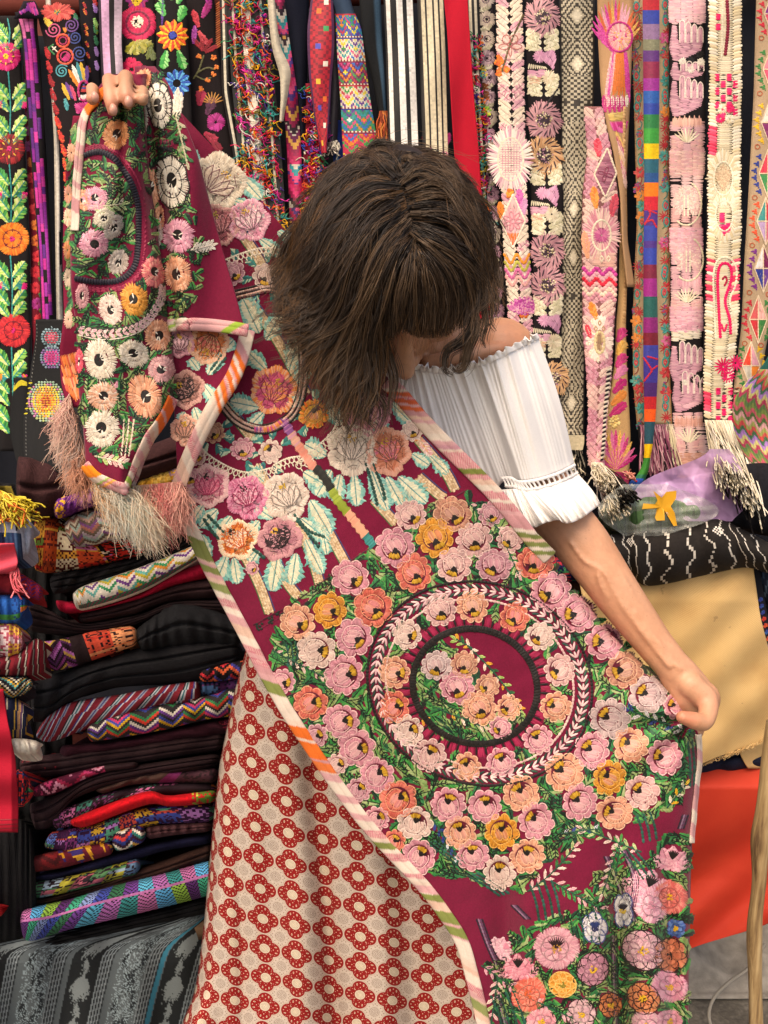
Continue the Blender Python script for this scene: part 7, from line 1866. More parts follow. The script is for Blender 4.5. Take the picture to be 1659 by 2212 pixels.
# ---- necklace
nk = thing('necklace', 'thin silver chain necklace hanging over the white blouse neckline', 'necklace', at(880, 800, 1.03))
ml = NT('silver'); ml.b.inputs['Base Color'].default_value = (.55, .5, .43, 1); ml.b.inputs['Metallic'].default_value = 1; ml.b.inputs['Roughness'].default_value = .35
cp = spline([(896, 768), (890, 790), (880, 815), (870, 845), (858, 880)], 14)
for i in range(0, len(cp) - 1, 1):
    a = np.linspace(0, 2 * pi, 9); d = cp[i + 1] - cp[i]; d /= np.linalg.norm(d); q = np.array([-d[1], d[0]])
    L_ = cp[i] + d * np.cos(a)[:, None] * 2.8 + q * np.sin(a)[:, None] * (1.9 if i % 2 else .8)
    tubes('link', at(L_[:, 0], L_[:, 1], 1.022 + (.0012 if i % 2 else -.0006) * np.sin(a))[None], .0005, (.5, .5, .5), ml.m, nk, m=4)

# ---- hair
hm = NT('brown_hair')
hcol = hm.attr('Col').outputs['Color']
hm.l(hcol, hm.b.inputs['Base Color']); hm.b.inputs['Roughness'].default_value = .5; hm.b.inputs['Specular IOR Level'].default_value = .42
hm.b.inputs['Anisotropic'].default_value = .5
u = np.linspace(0, pi, 25); th = np.linspace(0, 2 * pi, 41)
S = np.stack([np.outer(np.sin(u), np.cos(th)), np.outer(np.sin(u), np.sin(th)), np.outer(np.cos(u), np.ones(41))], -1)
Vh = A(850, 522, 1.012) + S.reshape(-1, 3) * np.array([.098, .106, .102]) * (1 + .03 * np.sin(S[..., 0] * 9 + S[..., 2] * 7).reshape(-1, 1))
hair = mesh('hair', Vh, grid_faces(25, 41), hm.m, person, col=C('241a14'))
def Yh(x, y):
    s = ((x - 848) / 228) ** 2 + ((y - 560) / 245) ** 2
    Yv = 1.012 - .128 * np.sqrt(np.clip(1 - s, 0, 1))
    t = np.clip((y - 470) / 270, 0, 1); lim = 1.012 - .085 * t * t * (3 - 2 * t)
    K = 70.; return -np.log(np.exp(-K * Yv) + np.exp(-K * lim)) / K + .004
GUIDES = [  # side, polylines traced from the parting out to the tips
 'L 860 372 800 345 742 368 694 430 655 505 615 560', 'L 863 385 790 378 722 428 672 500 640 560 605 592', 'L 868 400 782 415 704 486 664 556 628 612 640 650',
 'L 872 415 792 446 732 518 692 588 645 645 612 668', 'L 876 430 802 476 750 556 712 636 660 690 618 700', 'L 880 450 820 500 778 580 742 664 690 720 645 745',
 'L 884 470 832 530 792 620 762 700 716 760 690 830', 'L 888 488 846 545 815 630 790 720 760 800 730 870', 'L 890 505 856 560 828 650 806 745 800 830 778 905',
 'B 892 515 868 575 848 640 842 700 838 745', 'B 893 522 882 585 868 650 866 712', 'B 894 528 896 590 890 660 890 722', 'B 894 530 912 590 916 660 914 730', 'B 894 528 930 588 942 655 938 728', 'B 893 520 950 585 972 650 966 722', 'B 892 512 965 570 1000 630 1000 700',
 'R 889 500 962 540 1015 590 1035 650 1012 705', 'R 887 480 962 500 1018 550 1046 610 1058 660', 'R 885 455 960 455 1020 505 1048 570 1060 640', 'R 880 430 952 412 1012 452 1046 525 1062 600', 'R 874 405 935 372 992 405 1030 470 1055 550', 'R 866 385 910 345 960 360 1008 410 1038 480', 'T 861 372 895 330 945 332 990 370 1020 420', 'T 859 370 870 322 905 308 950 330 985 362', 'T 858 368 842 322 815 308 860 300 905 312', 'T 858 368 815 325 770 322 722 358 688 410', 'L 859 370 805 338 752 352 705 400 668 470 640 520',
]
GD = {}
seq = []
for g in GUIDES:
    a = g.split(); p = np.asarray([float(v) for v in a[1:]]).reshape(-1, 2); p[:, 1] += 20 * np.clip((430 - p[:, 1]) / 110, 0, 1); p[:, 0] += 8 * np.clip((660 - p[:, 0]) / 60, 0, 1); sp = prm(spline(p, 8), 18); seq.append(sp)
ring_order = [8, 7, 6, 5, 4, 3, 2, 1, 0, 26, 25, 24, 23, 22, 21, 20, 19, 18, 17, 16, 15, 14, 13, 12, 11, 10, 9, 8]
k = 18; tt = np.linspace(0, 1, k)
BROWN = CS('231913 2d2119 3a2b1f 1c140f 483524 5d4630 231a14')
def strands(n, pick_, dens=1., lenr=(.55, 1.06), wave=11., lift=(0, .016), cols=BROWN, r=.00042, tipspread=1., w_=None):
    out, oc = [], []
    for _ in range(n):
        A_, B_ = pick_()
        a = random.random(); q = A_ * (1 - a) + B_ * a
        L = random.uniform(*lenr) * (.70 if (q[-1][0] < 840 and q[-1][1] > 640) else .88 if q[-1][0] < 680 else 1); q = prm(q, 40); m = max(6, int(40 * min(L, 1))); q = prm(q[:m], k)
        if L > 1: q = q + (q[-1] - q[-4]) * (np.clip(tt - .75, 0, 1) * (L - 1) * 8)[:, None]
        d = np.gradient(q, axis=0); d /= np.linalg.norm(d, axis=1, keepdims=True) + 1e-9; nq = np.stack([-d[:, 1], d[:, 0]], 1)
        # locks: strands of one bundle wander together
        b = int(a * 6); ph = (hash((id(A_), b)) % 628) / 100.
        fq = 6.5 + (b % 4) * 1.3; off = wave * np.sin(ph + tt * fq) * tt ** 1.1 * tipspread + 2.2 * np.sin(ph * 3 + random.uniform(0, 1.5) + tt * random.uniform(8, 20)) * tipspread * tt ** .5 + random.gauss(0, 3.0) + random.gauss(0, 9.0) * tt ** 2 * tipspread
        q = q + nq * off[:, None]
        lf = random.uniform(*lift) + .009 * math.sin(ph * 3)
        Yv = Yh(q[:, 0], q[:, 1]) - (lf + .004 * np.sin(ph + tt * 6)) * np.clip(tt * 5, .3, 1)
        q = q + np.array([random.gauss(0, 7), random.gauss(0, 5)]) * (1 - tt)[:, None] ** 2
        out.append(at(q[:, 0], q[:, 1], Yv))
        base = cols[(b * 5 + int(ph * 10)) % len(cols)] if random.random() < .65 else cols[random.randrange(len(cols))]
        f = random.uniform(.8, 1.2); tipc = np.clip(tt - .3, 0, 1)[:, None]
        oc.append(np.clip(base * f * (1 - tipc) + (base * .7 + C('5d4632') * .3) * f * tipc, 0, 1))
    return np.asarray(out), np.asarray(oc)
def pick_ring():
    i = random.randrange(len(ring_order) - 1); return seq[ring_order[i]], seq[ring_order[i + 1]]
def pick_left():
    i = random.randrange(0, 9); return seq[ring_order[i]], seq[ring_order[i + 1]]
P1, C1 = strands(5200, pick_ring, cols=BROWN * .8)
P2, C2 = strands(700, pick_left, wave=18, lift=(.0, .02), lenr=(.5, .9))
# the dark fringe over the brow hangs straighter
bi = [15, 14, 13, 12, 11, 10, 9]
def pick_bang():
    i = random.randrange(len(bi) - 1); return seq[bi[i]], seq[bi[i + 1]]
P3, C3 = strands(1500, pick_bang, wave=2.5, lift=(.002, .014), cols=CS('2a1e17 33251b 241a14 3d2b1e'), lenr=(.9, 1.03), tipspread=.6)
# hanging wavy locks
LOCKS = [([(700, 640), (672, 720), (690, 800), (720, 860), (700, 905)], 26, 240), ([(735, 660), (720, 750), (752, 820), (742, 900), (765, 940)], 28, 260), ([(770, 680), (782, 760), (760, 840), (790, 900), (822, 935)], 26, 260), ([(800, 690), (822, 770), (808, 840), (830, 890), (800, 960)], 22, 230), ([(820, 690), (835, 760), (850, 820), (842, 880), (850, 930)], 18, 160), ([(660, 600), (630, 660), (652, 720), (690, 745), (660, 790)], 26, 220), ([(640, 560), (610, 610), (630, 660), (665, 690), (640, 735)], 24, 200), ([(655, 480), (618, 530), (606, 590), (640, 620)], 22, 200), ([(1000, 640), (1025, 690), (1000, 735), (965, 760), (962, 800), (985, 815)], 14, 200), ([(1010, 650), (1030, 705), (1012, 750), (1002, 790), (985, 800), (975, 780)], 12, 170), ([(1040, 600), (1068, 640), (1060, 690), (1075, 720)], 14, 90), ([(1030, 640), (1050, 690), (1042, 730), (1052, 755)], 12, 80), ([(730, 560), (690, 590), (640, 622), (605, 612)], 14, 150), ([(710, 470), (655, 535), (618, 570), (588, 592), (600, 618)], 16, 130), ([(700, 540), (648, 600), (612, 640), (600, 672), (622, 690)], 16, 120), ([(690, 610), (640, 680), (628, 730), (650, 770)], 14, 110), ([(1030, 470), (1058, 540), (1072, 600), (1062, 650), (1085, 680)], 14, 110), ([(1010, 400), (1050, 470), (1066, 520), (1060, 560)], 12, 90), ([(880, 545), (800, 525), (752, 560), (738, 620), (745, 690)], 12, 130), ([(875, 610), (840, 650), (812, 700), (815, 745)], 9, 80)]
NFIX = len(LOCKS)
ASH = CS('1d1510 261c15 31251c 3f3024 4e3d2e 221913 18120e')
for zz in range(400):
    i_ = random.randrange(len(ring_order) - 1) if zz < 230 else random.randrange(0, 7); A_, B_ = seq[ring_order[i_]], seq[ring_order[i_ + 1]]; a_ = random.random(); q_ = A_ * (1 - a_) + B_ * a_
    bang = 9 <= ring_order[i_] <= 15 and 9 <= ring_order[i_ + 1] <= 15
    q_ = prm(q_, 20); st_ = random.choice((0, 0, 0, 1, 2, 4)) if zz < 230 else random.choice((5, 7, 9, 11)); q_ = q_[st_:]
    t_ = np.linspace(0, 1, len(q_)); dd_ = np.gradient(q_, axis=0); dd_ /= np.linalg.norm(dd_, axis=1, keepdims=True); nn_ = np.stack([-dd_[:, 1], dd_[:, 0]], 1)
    amp = random.uniform(2, 5) if bang else random.uniform(9, 22) if zz < 230 else random.uniform(12, 24); ph_ = random.uniform(0, 6.28)
    q_ = q_ + nn_ * (amp * (np.sin(ph_ + t_ * random.uniform(6, 12)) - math.sin(ph_)) * t_ ** .9)[:, None] + np.array([random.gauss(0, 6), random.gauss(0, 5)])
    if not bang:
        ext = random.uniform(-.1, .35) if zz < 230 else random.uniform(.0, .7); dirn = dd_[-1] * cos(.9) + nn_[-1] * random.choice((-1, 1)) * sin(.9); Lq = np.linalg.norm(q_[-1] - q_[0])
        if ext > .05: q_ = np.vstack([q_, q_[-1] + dd_[-1] * ext * Lq * .35 + dirn * ext * Lq * .15, q_[-1] + dirn * ext * Lq * .55])
    if zz > 385: random.seed(zz * 7)
    LOCKS.append(([tuple(z) for z in q_], random.uniform(5, 12) if zz < 230 else random.uniform(3.5, 9), random.randint(32, 60) if zz < 230 else random.randint(18, 36)))
OUT, OCO = [], []
for li, (pts, w, n) in enumerate(LOCKS):
    n = int(n * (.42 if li < 8 else .7 if li < NFIX else 1)); rise = random.uniform(.0, .020) if not (NFIX + 200 < li < NFIX + 228) else .02
    q0 = prm(spline(pts, 10), k); d = np.gradient(q0, axis=0); d /= np.linalg.norm(d, axis=1, keepdims=True); nq = np.stack([-d[:, 1], d[:, 0]], 1)
    ph = random.uniform(0, 6); base = ASH[random.randrange(len(ASH))] if not (NFIX + 200 < li < NFIX + 228) else C('5c4733')
    for _ in range(n):
        o = random.gauss(0, .42) * w; sprd = .55 + .6 * np.sin(np.clip(tt * 1.25, 0, 1) * pi * .8) - .35 * tt ** 2 + random.gauss(0, .35) * tt ** 2
        q = q0 + nq * (o * sprd + random.gauss(0, 2.0) * np.sin(tt * random.uniform(3, 9) + ph))[:, None]
        m = random.uniform(.55, 1.0); q = prm(q[:max(5, int(k * m))], k)
        Yv = .006 * np.sin(tt * random.uniform(5, 9) + ph) * tt + np.minimum(Yh(q[:, 0], q[:, 1]), .985 if li < NFIX else 2) - (.012 if li < NFIX else .003 + rise) * np.clip(tt * 4, .4, 1) + random.gauss(0, .004) - .004 * np.sin(tt * 7 + ph)
        OUT.append(at(q[:, 0], q[:, 1], Yv)); f = random.uniform(.75, 1.25)
        OCO.append(np.clip(base * f * (1 - tt[:, None] * .5) + C('49382a') * f * tt[:, None] * .5, 0, 1))
# fly-away hairs
FO, FC = [], []
for _ in range(900):
    A_, B_ = pick_ring() if random.random() < .4 else pick_left(); a = random.random(); q = prm(A_ * (1 - a) + B_ * a, k); d = np.gradient(q, axis=0); nq = np.stack([-d[:, 1], d[:, 0]], 1) / (np.linalg.norm(d, axis=1, keepdims=True) + 1e-9)
    q = q + nq * (random.gauss(0, 26) * tt ** 1.5 + random.gauss(0, 8) * np.sin(tt * 6))[:, None]; q = q + (q[-1] - q[-3]) * (tt ** 3)[:, None] * random.uniform(-.3, 2.0)
    FO.append(at(q[:, 0], q[:, 1], Yh(q[:, 0], q[:, 1]) - .018 * tt - random.uniform(0, .012))); FC.append(np.broadcast_to(C('6b4c30') * random.uniform(.7, 1.3), (k, 3)))
taper = (1 - .55 * np.clip((tt - .6) / .4, 0, 1))[None]
for nm, P_, C_, r in (('hair_strands', np.concatenate([P1, P2]), np.concatenate([C1, C2]), .00042), ('hair_fringe', P3, C3, .00040), ('hair_locks', np.asarray(OUT), np.asarray(OCO), .00034), ('flyaway_hair', np.asarray(FO), np.asarray(FC), .00022)):
    tubes(nm, P_, r * taper, C_, hm.m, hair, m=3, kind='stuff')

# ------------------------------------------------------------------ stall tables
def table(label, x0, x1, y0, y1, zt):
    t = thing('stall_table', label, 'table', ((x0 + x1) / 2, (y0 + y1) / 2, 0))
    wd = NT('stall_wood'); wn_ = wd.noise(30, 4); wd.l(wd.ramp(wn_, [(.3, C('4a3524')), (.7, C('7a5c40'))]), wd.b.inputs['Base Color']); wd.b.inputs['Roughness'].default_value = .8
    n = 4; dy = (y1 - y0) / n
    for i in range(n):
        V, F = box(x0, x1, y0 + i * dy + .003, y0 + (i + 1) * dy - .003, zt - .025, zt); mesh('plank', V, F, wd.m, t, smooth=False)
    for x in (x0 + .04, x1 - .04):
        for y in (y0 + .04, y1 - .04):
            V, F = box(x - .025, x + .025, y - .025, y + .025, 0, zt - .027); mesh('leg', V, F, wd.m, t, smooth=False)
    return t
zl = float(at(230, 2030, 1.30)[2]); table('wooden stall table under the stack of folded cloths', -1.15, -.22, 1.34, 1.78, zl - .01)
zr_ = float(at(1450, 1262, 1.46)[2]); table('wooden stall table under the beige cloth', .34, 1.25, 1.52, 1.80, zr_ - .012)

# ------------------------------------------------------------------ folded cloths
def Yst(x, y): return 1.225 + .15 * np.asarray(x, float) / 440 + .03 * (np.asarray(y, float) - 1500) / -500 * .3
def tri(i, p): return np.abs((i % p) - p / 2)
def P_plain(c):
    cc = C(c); return lambda i, j, ni, nj: np.broadcast_to(cc, i.shape + (3,))
def P_stripes(seq, w=1.0, slope=0.):
    cs = []; 
    for q in seq.split(): c, n = q.split('*') if '*' in q else (q, '1'); cs += [C(c)] * int(n)
    cs = np.array(cs); return lambda i, j, ni, nj: cs[(np.floor(i / w + slope * j)).astype(int) % len(cs)]
def P_zig(ground, cols, per=10, w=2, gap=2, row=None):
    g = C(ground); cs = CS(cols)
    def f(i, j, ni, nj):
        d = np.floor((j + tri(i, per)) / w).astype(int); o = cs[(d + (i // per) * 3) % len(cs)].copy(); o[(d % (gap + 1)) == gap] = g; o[(j < 1) | (j >= nj - 1)] = g; return o
    return f
def P_fig(ground, cols, bw=9, sc=1.0, dens=.62, seedv=0, mirror=True):
    """blocky brocade figures, each block its own motif, mirrored like the woven animals and plants"""
    g = C(ground); cs = CS(cols); r_ = np.random.default_rng(seedv)
    mot = (r_.uniform(0, 1, (16, 24, 6)) < dens); colt = r_.integers(0, len(cs), (16, 24, 6)); cb = r_.integers(0, len(cs), (64,))
    def f(i, j, ni, nj):
        b = i // bw; k = i % bw; k = np.minimum(k, bw - 1 - k) if mirror else k
        jj = (j * 1).astype(int) % 24; kk = np.clip(k, 0, 5)
        m = mot[b % 16, jj, kk]; o = np.broadcast_to(g, i.shape + (3,)).copy()
        mix_ = colt[b % 16, jj // 3, 0] ; idx = np.where((jj // 4 + b) % 3 == 0, mix_, cb[b % 64]); o[m] = cs[idx % len(cs)][m]
        return o
    return f
def P_tri(ground, cols, per=11):
    g = C(ground); cs = CS(cols)
    def f(i, j, ni, nj):
        b = i // per; k = np.abs(i % per - per // 2); h = (nj - j) * per * .5 / max(nj, 1); o = np.broadcast_to(g, i.shape + (3,)).copy(); m = np.where(b % 2 == 0, k < h * .9, k > per * .5 - h * .6); o[m] = cs[((b * 2 + (j // 3) % 2) % len(cs))][m]; return o
    return f
def P_split(*parts):
    """(fraction, pattern) along the length"""
    def f(i, j, ni, nj):
        o = np.zeros(i.shape + (3,)); s = i / max(ni, 1); lo = 0
        for hi, p in parts:
            m = (s >= lo) & (s < hi); o[m] = np.asarray(p(i, j, ni, nj))[m]; lo = hi
        return o
    return f

def folded(label, top, bot, pat, name='folded_cloth', cat='folded cloth', group='stack of folded cloths', bulge=.028, cell=(4.6, 4.2), bead=.0007, layers=1, back=.22, mat=None, Yf=None, dY=0., seedv=0, wr=.004, loopend=True):
    Yf = Yf or Yst
    T, B = spline(top, 10), spline(bot, 10)
    L = np.linalg.norm(np.diff(T, axis=0), axis=1).sum(); Hh = np.mean(np.linalg.norm(prm(T, 20) - prm(B, 20), axis=1)) * (1.45 if Yf is Yst else 1.3)
    ni, nj = max(6, int(L / cell[0])), max(3, int(Hh / cell[1]))
    ns, nv = 2 * ni + 1, 2 * nj + 1
    Tq, Bq = prm(T, ns), prm(B, ns); s = np.linspace(0, 1, ns); v = np.linspace(0, 1, nv)
    q1 = np.clip(s * L / 15, 0, 1) if loopend is True else np.ones(ns); q2 = np.clip((1 - s) * L / 15, 0, 1) if loopend is not None else np.ones(ns); qq = np.minimum(q1, q2); end = 1 - np.sqrt(np.clip(1 - (1 - qq) ** 2, 0, 1))
    vv = .5 - .5 * np.cos(np.pi * (.08 + .84 * v)); vv = (vv - vv[0]) / (vv[-1] - vv[0])
    v_eff = vv[:, None] * (1 - end)[None] + (.5 * end)[None] + 0 * s[None]
    G = Tq[None] * (1 - v_eff)[..., None] + Bq[None] * v_eff[..., None]
    r_ = np.random.default_rng(seedv + int(top[0][1]))
    prof = np.sqrt(np.clip(1 - (2 * vv - 1) ** 2, 0, 1)) ** .8
    wob = sum(a * np.sin(s * f + p) for a, f, p in zip((1, .6, .4), r_.uniform(5, 22, 3), r_.uniform(0, 6, 3)))
    cre = sum(a * np.sin(s[None] * f + p + v[:, None] * q) for a, f, p, q in zip((1, .8, .5), r_.uniform(15, 50, 3), r_.uniform(0, 6, 3), r_.uniform(-4, 4, 3)))
    lay = np.zeros((nv, ns))
    for k in range(1, layers):
        d = (vv[:, None] - k / layers - .03 * wob[None] * .5) / (.05 / max(1, layers * .5)); lay += np.exp(-d * d) * .010
    Yg = Yf(G[..., 0], G[..., 1]) + dY - (bulge * prof)[:, None] * (1 - .6 * end)[None] + .006 * wob[None] * .4 + wr * .35 * cre + lay + .022 * end[None]
    Ib, Jb = (np.arange(ns) % 2), (np.arange(nv) % 2)
    Yg = Yg - bead * Jb[:, None] * Ib[None]
    Vf = at(G[..., 0], G[..., 1], Yg)
    bk = np.array([0., back * .6, 0.])
    bs = (1 - end)[None, :, None]; Vt = Vf[:1] + bs * (bk + np.array([0, 0, -.10 * back / .22])); Vbk = Vf[-1:] + bs * (bk - np.array([0, 0, .02]))
    V = np.concatenate([Vt, Vf, Vbk], 0)
    F = grid_faces(nv + 2, ns)
    I, J = np.meshgrid(np.arange(ni), np.arange(nj)); cc = np.asarray(pat(I, J, ni, nj), float)
    cc = np.clip(cc * (1 + r_.normal(0, .09, (nj, ni, 1))), 0, 1)
    fc = np.repeat(np.repeat(cc, 2, 0), 2, 1); fc = np.concatenate([fc[:1], fc, fc[-1:]], 0).reshape(-1, 3)
    t = thing(name, label, cat, V.reshape(-1, 3).mean(0), group)
    o = mesh('cloth', V.reshape(-1, 3), F, mat or M_WEAVE, t, fcol=fc)
    return t
DK = dict(mat=M_WOOL, bead=0., wr=.007)
BRK = 'c8281f d8502c 8a2a1c e0a040 c86a9a 6a8a3a e0d0b0'
folded('brown maroon wool cloth folded under the black rose embroidered blouse', [(34, 985), (90, 990), (180, 992), (280, 975), (420, 925)], [(36, 1106), (100, 1118), (190, 1082), (300, 1042), (420, 1012)], P_plain('3d2526'), dY=-.02, layers=2, bulge=.05, **DK)
folded('rolled purple, yellow and pink striped cloth end under the brown wool', [(112, 1080), (150, 1064), (190, 1052), (236, 1046)], [(118, 1124), (150, 1114), (188, 1098), (236, 1092)], P_fig('6a2a7c', 'd8a02a 7a3a8c b87aa0 e0b23a 5a2068', bw=7, seedv=3), dY=-.045, bulge=.035)
folded('golden yellow woven cloth showing behind the fringe of the tunic', [(292, 1040), (335, 1020), (372, 1010), (430, 998)], [(298, 1078), (340, 1066), (390, 1054), (430, 1042)], P_split((.7, P_fig('c8963a', 'd8aa4a e0b85c b8842c a07a8a', seedv=5)), (1, P_plain('8a6a80'))), dY=-.03)
folded('pale pastel cloth with fine woven diamonds, its corner turned to the front', [(136, 1134), (164, 1110), (230, 1096), (300, 1088), (370, 1084)], [(148, 1172), (182, 1182), (270, 1160), (330, 1146), (370, 1138)], P_zig('6a5a4c', 'c8bca4 b0a0a8 98b0a4 c09a8a d0c8b4 7a4a7c a86a5c', per=8, w=2, gap=2), dY=-.04, cell=(4, 3.6))
folded('red brocade cloth woven with birds and plants, black towards the right end', [(70, 1122), (110, 1114), (150, 1132), (200, 1160), (311, 1150), (408, 1118)], [(72, 1230), (110, 1238), (200, 1224), (311, 1198), (408, 1172)], P_split((.58, P_fig('5a1a14', BRK + ' 9c3a1c b8481f', bw=11, dens=.72, seedv=7)), (.76, P_fig('17120f', 'c8281f e0c8b0 a86ab0 c83a4c', bw=8, dens=.45, seedv=8)), (1, P_plain('161313'))), layers=1, bulge=.04)
folded('black cotton cloth folded above the white one with green diamonds', [(104, 1244), (200, 1224), (311, 1199), (414, 1150)], [(112, 1284), (170, 1274), (280, 1236), (418, 1182)], P_plain('1d1b1d'), layers=3, **DK)
folded('white cloth bordered with green, orange and purple woven diamonds', [(155, 1284), (185, 1264), (300, 1226), (434, 1172)], [(164, 1318), (196, 1316), (310, 1278), (440, 1204)], P_split((.11, P_plain('d8d0c0')), (1, lambda i, j, ni, nj: np.where((j < nj * .62)[..., None], P_zig('ddd6c8', '2a8a5a d88a3a ddd6c8 6a3a80 ddd6c8 5aa8a0 b8a83a ddd6c8', per=8, w=2, gap=5)(i, j, ni, nj), np.where((j < nj * .8)[..., None], np.where(((i + j) % 3 == 0)[..., None], C('8a3a54'), C('3a6a54')), C('dcd5c6'))))), dY=-.02, cell=(4, 3.6))
folded('crimson wool cloth below the white diamond bordered one', [(118, 1296), (150, 1300), (200, 1314), (300, 1282), (380, 1236), (470, 1208)], [(126, 1318), (152, 1326), (210, 1318), (310, 1292), (390, 1262), (470, 1246)], P_plain('a81634'), **DK)
folded('dark brown wool cloth folded below the crimson one', [(165, 1326), (260, 1304), (340, 1276), (400, 1258), (480, 1248)], [(172, 1348), (280, 1330), (360, 1302), (480, 1290)], P_plain('2f1e20'), layers=2, **DK)
folded('near black brown cloth in two thick folds above the pink and orange brocade', [(54, 1296), (110, 1320), (172, 1346), (300, 1326), (380, 1298), (500, 1296)], [(58, 1364), (160, 1374), (270, 1358), (370, 1324), (505, 1332)], P_plain('2a1e20'), layers=4, **DK)
folded('cloth with a purple zigzag and an orange bird brocade, folded above black wool', [(80, 1386), (130, 1380), (200, 1364), (296, 1350)], [(98, 1452), (150, 1444), (220, 1420), (302, 1392)], P_split((.42, P_zig('2a1420', '8a3a7c b86ab0 c8a04a 5a2a5c 2a1420', per=16, w=2, gap=3)), (.56, P_plain('2a1a1c')), (.97, P_fig('2a1418', 'd8503a e0784a e89a6a c83a2c', bw=13, dens=.78, seedv=12)), (1, P_plain('c8a080'))), dY=-.02, cell=(4.4, 3.8))
folded('soft black cloth humped over the right end of the orange bird brocade', [(290, 1362), (330, 1332), (370, 1306), (440, 1310), (520, 1342)], [(302, 1408), (350, 1400), (430, 1396), (520, 1402)], P_plain('202124'), dY=-.01, bulge=.045, layers=2, **DK)
folded('large black wool cloth sagging across the middle of the stack', [(66, 1468), (150, 1446), (240, 1420), (320, 1396), (520, 1374)], [(68, 1560), (100, 1556), (150, 1518), (250, 1486), (420, 1474), (520, 1440)], P_plain('1e1e21'), bulge=.05, layers=3, **DK)
folded('small dark piece with a red and blue zigzag beside the printed skirt', [(430, 1444), (480, 1432), (540, 1424)], [(428, 1474), (480, 1472), (530, 1464)], P_zig('1c1418', 'c8303a 3a3a8a d8603a 1c1418', per=8, w=2), dY=-.03)
folded('red cloth striped in blue, grey and white, slumping to the left', [(96, 1552), (150, 1518), (260, 1500), (360, 1480), (432, 1470)], [(74, 1590), (110, 1602), (200, 1570), (320, 1532), (438, 1512)], P_stripes('7a1f2c*4 8a8a98 3a4a7a 8a8a98 7a1f2c*4 1c1c24 a8a8b0 2a6a70 a8a8b0 7a1f2c*3 2a3a80 c0c0c8', slope=.1), dY=-.02, cell=(3.4, 4.2))
folded('dark navy brocade with faded turquoise leaves beside the skirt', [(425, 1472), (480, 1468), (530, 1462)], [(430, 1508), (480, 1500), (525, 1492)], P_fig('1c1830', '3a5a80 5a2a5c 2a3a6a', seedv=15), dY=-.01)
folded('charcoal cloth with bold zigzags in yellow, green, red and white', [(186, 1562), (260, 1538), (360, 1518), (440, 1504), (522, 1476)], [(190, 1604), (260, 1594), (360, 1576), (440, 1556), (522, 1546)], P_zig('332e30', 'd8a82a 332e30 2a7a4a c83a2c 332e30 e0d8c8 6a3a8a c83a6a 3a4aa0', per=12, w=2, gap=3), dY=-.02, cell=(4.4, 3.6))
folded('dark maroon cloth pressed thin under the bold zigzag one', [(128, 1610), (260, 1598), (440, 1562), (522, 1548)], [(130, 1642), (300, 1614), (470, 1588), (522, 1576)], P_split((.75, P_plain('361620')), (1, P_fig('361620', '8a2a3c c8a04a 5a2a3c', seedv=17))), **DK)
folded('brown black cloth with faint red shuttle shapes at its left end', [(38, 1640), (150, 1624), (300, 1606), (490, 1580)], [(48, 1682), (150, 1674), (300, 1648), (482, 1620)], P_split((.28, P_fig('2c171b', '8a2430 2c171b 6a1a24', bw=14, dens=.35, seedv=18)), (1, P_plain('2c1a1d'))), layers=3, wr=.006, bead=.0003)
folded('cloth with a raspberry and pink diamond band in its left half', [(62, 1704), (110, 1684), (210, 1656), (300, 1644)], [(68, 1722), (120, 1714), (215, 1672), (300, 1660)], P_split((.7, P_zig('5a1430', 'c03a6a a8284c d890a8 5a1430', per=10, w=2, gap=2)), (1, P_plain('2f1c20'))), dY=-.02)
folded('dark chocolate cloth rolled at its left end', [(60, 1738), (120, 1716), (200, 1674), (300, 1652), (480, 1626)], [(74, 1794), (112, 1784), (170, 1722), (300, 1686), (472, 1658)], P_plain('2b1c1f'), dY=-.005, bulge=.04, layers=3, **DK)
folded('thin brown cloth with a magenta stripe near the skirt', [(200, 1706), (300, 1674), (380, 1664), (474, 1658)], [(220, 1716), (300, 1694), (470, 1692)], P_split((.62, P_plain('46302a')), (.72, P_plain('7a2a5c')), (1, P_fig('2a1a1e', '4a2a34', seedv=19))), dY=-.015, wr=.006, bead=.0003)
folded('dark cloth with scattered orange and pink stars', [(104, 1762), (150, 1742), (220, 1716), (300, 1697), (365, 1692), (470, 1692)], [(118, 1790), (160, 1782), (230, 1744), (320, 1722), (470, 1716)], P_fig('2a1a22', 'd8742c c86a9a 2a1a22 3a7a6a 7a3a6a 2a1a22', bw=10, dens=.40, seedv=21), dY=-.01)
folded('bright scarlet cloth rolled along the stack, green brocade at its right end', [(150, 1772), (180, 1758), (260, 1727), (322, 1709), (362, 1718), (414, 1713), (470, 1706)], [(154, 1784), (186, 1786), (262, 1757), (326, 1737), (366, 1742), (416, 1739), (468, 1732)], P_split((.82, P_plain('c8101e')), (1, P_fig('c01a22', '8aa03a c8c04a 5a7a2a', seedv=22))), dY=-.04, bulge=.035, mat=M_PLAIN, bead=.0003)
folded('purple brocade cloth with rows of small woven animals', [(106, 1798), (150, 1790), (200, 1782), (260, 1760), (330, 1742), (466, 1734)], [(92, 1832), (150, 1840), (230, 1822), (330, 1784), (464, 1776)], P_fig('38183c', '3a4a9a 8a3a7a c84a3a e0b03a 4a9a7a b87ac0 5a7ac0 4a1a44', bw=9, dens=.55, seedv=23), dY=-.015, cell=(4, 3.6))
folded('mid brown cloth folded beside the small geometric patch', [(310, 1786), (380, 1780), (460, 1776)], [(316, 1814), (380, 1804), (458, 1796)], P_plain('55363a'), dY=-.02, layers=2, **DK)
folded('small patch of white, gold and teal geometric brocade', [(240, 1800), (280, 1786), (314, 1782)], [(244, 1842), (282, 1832), (318, 1816)], P_zig('3a1a30', 'e0b03a e8e0d0 2a7a70 c83a3a 2a3a80', per=9, w=2), dY=-.03)
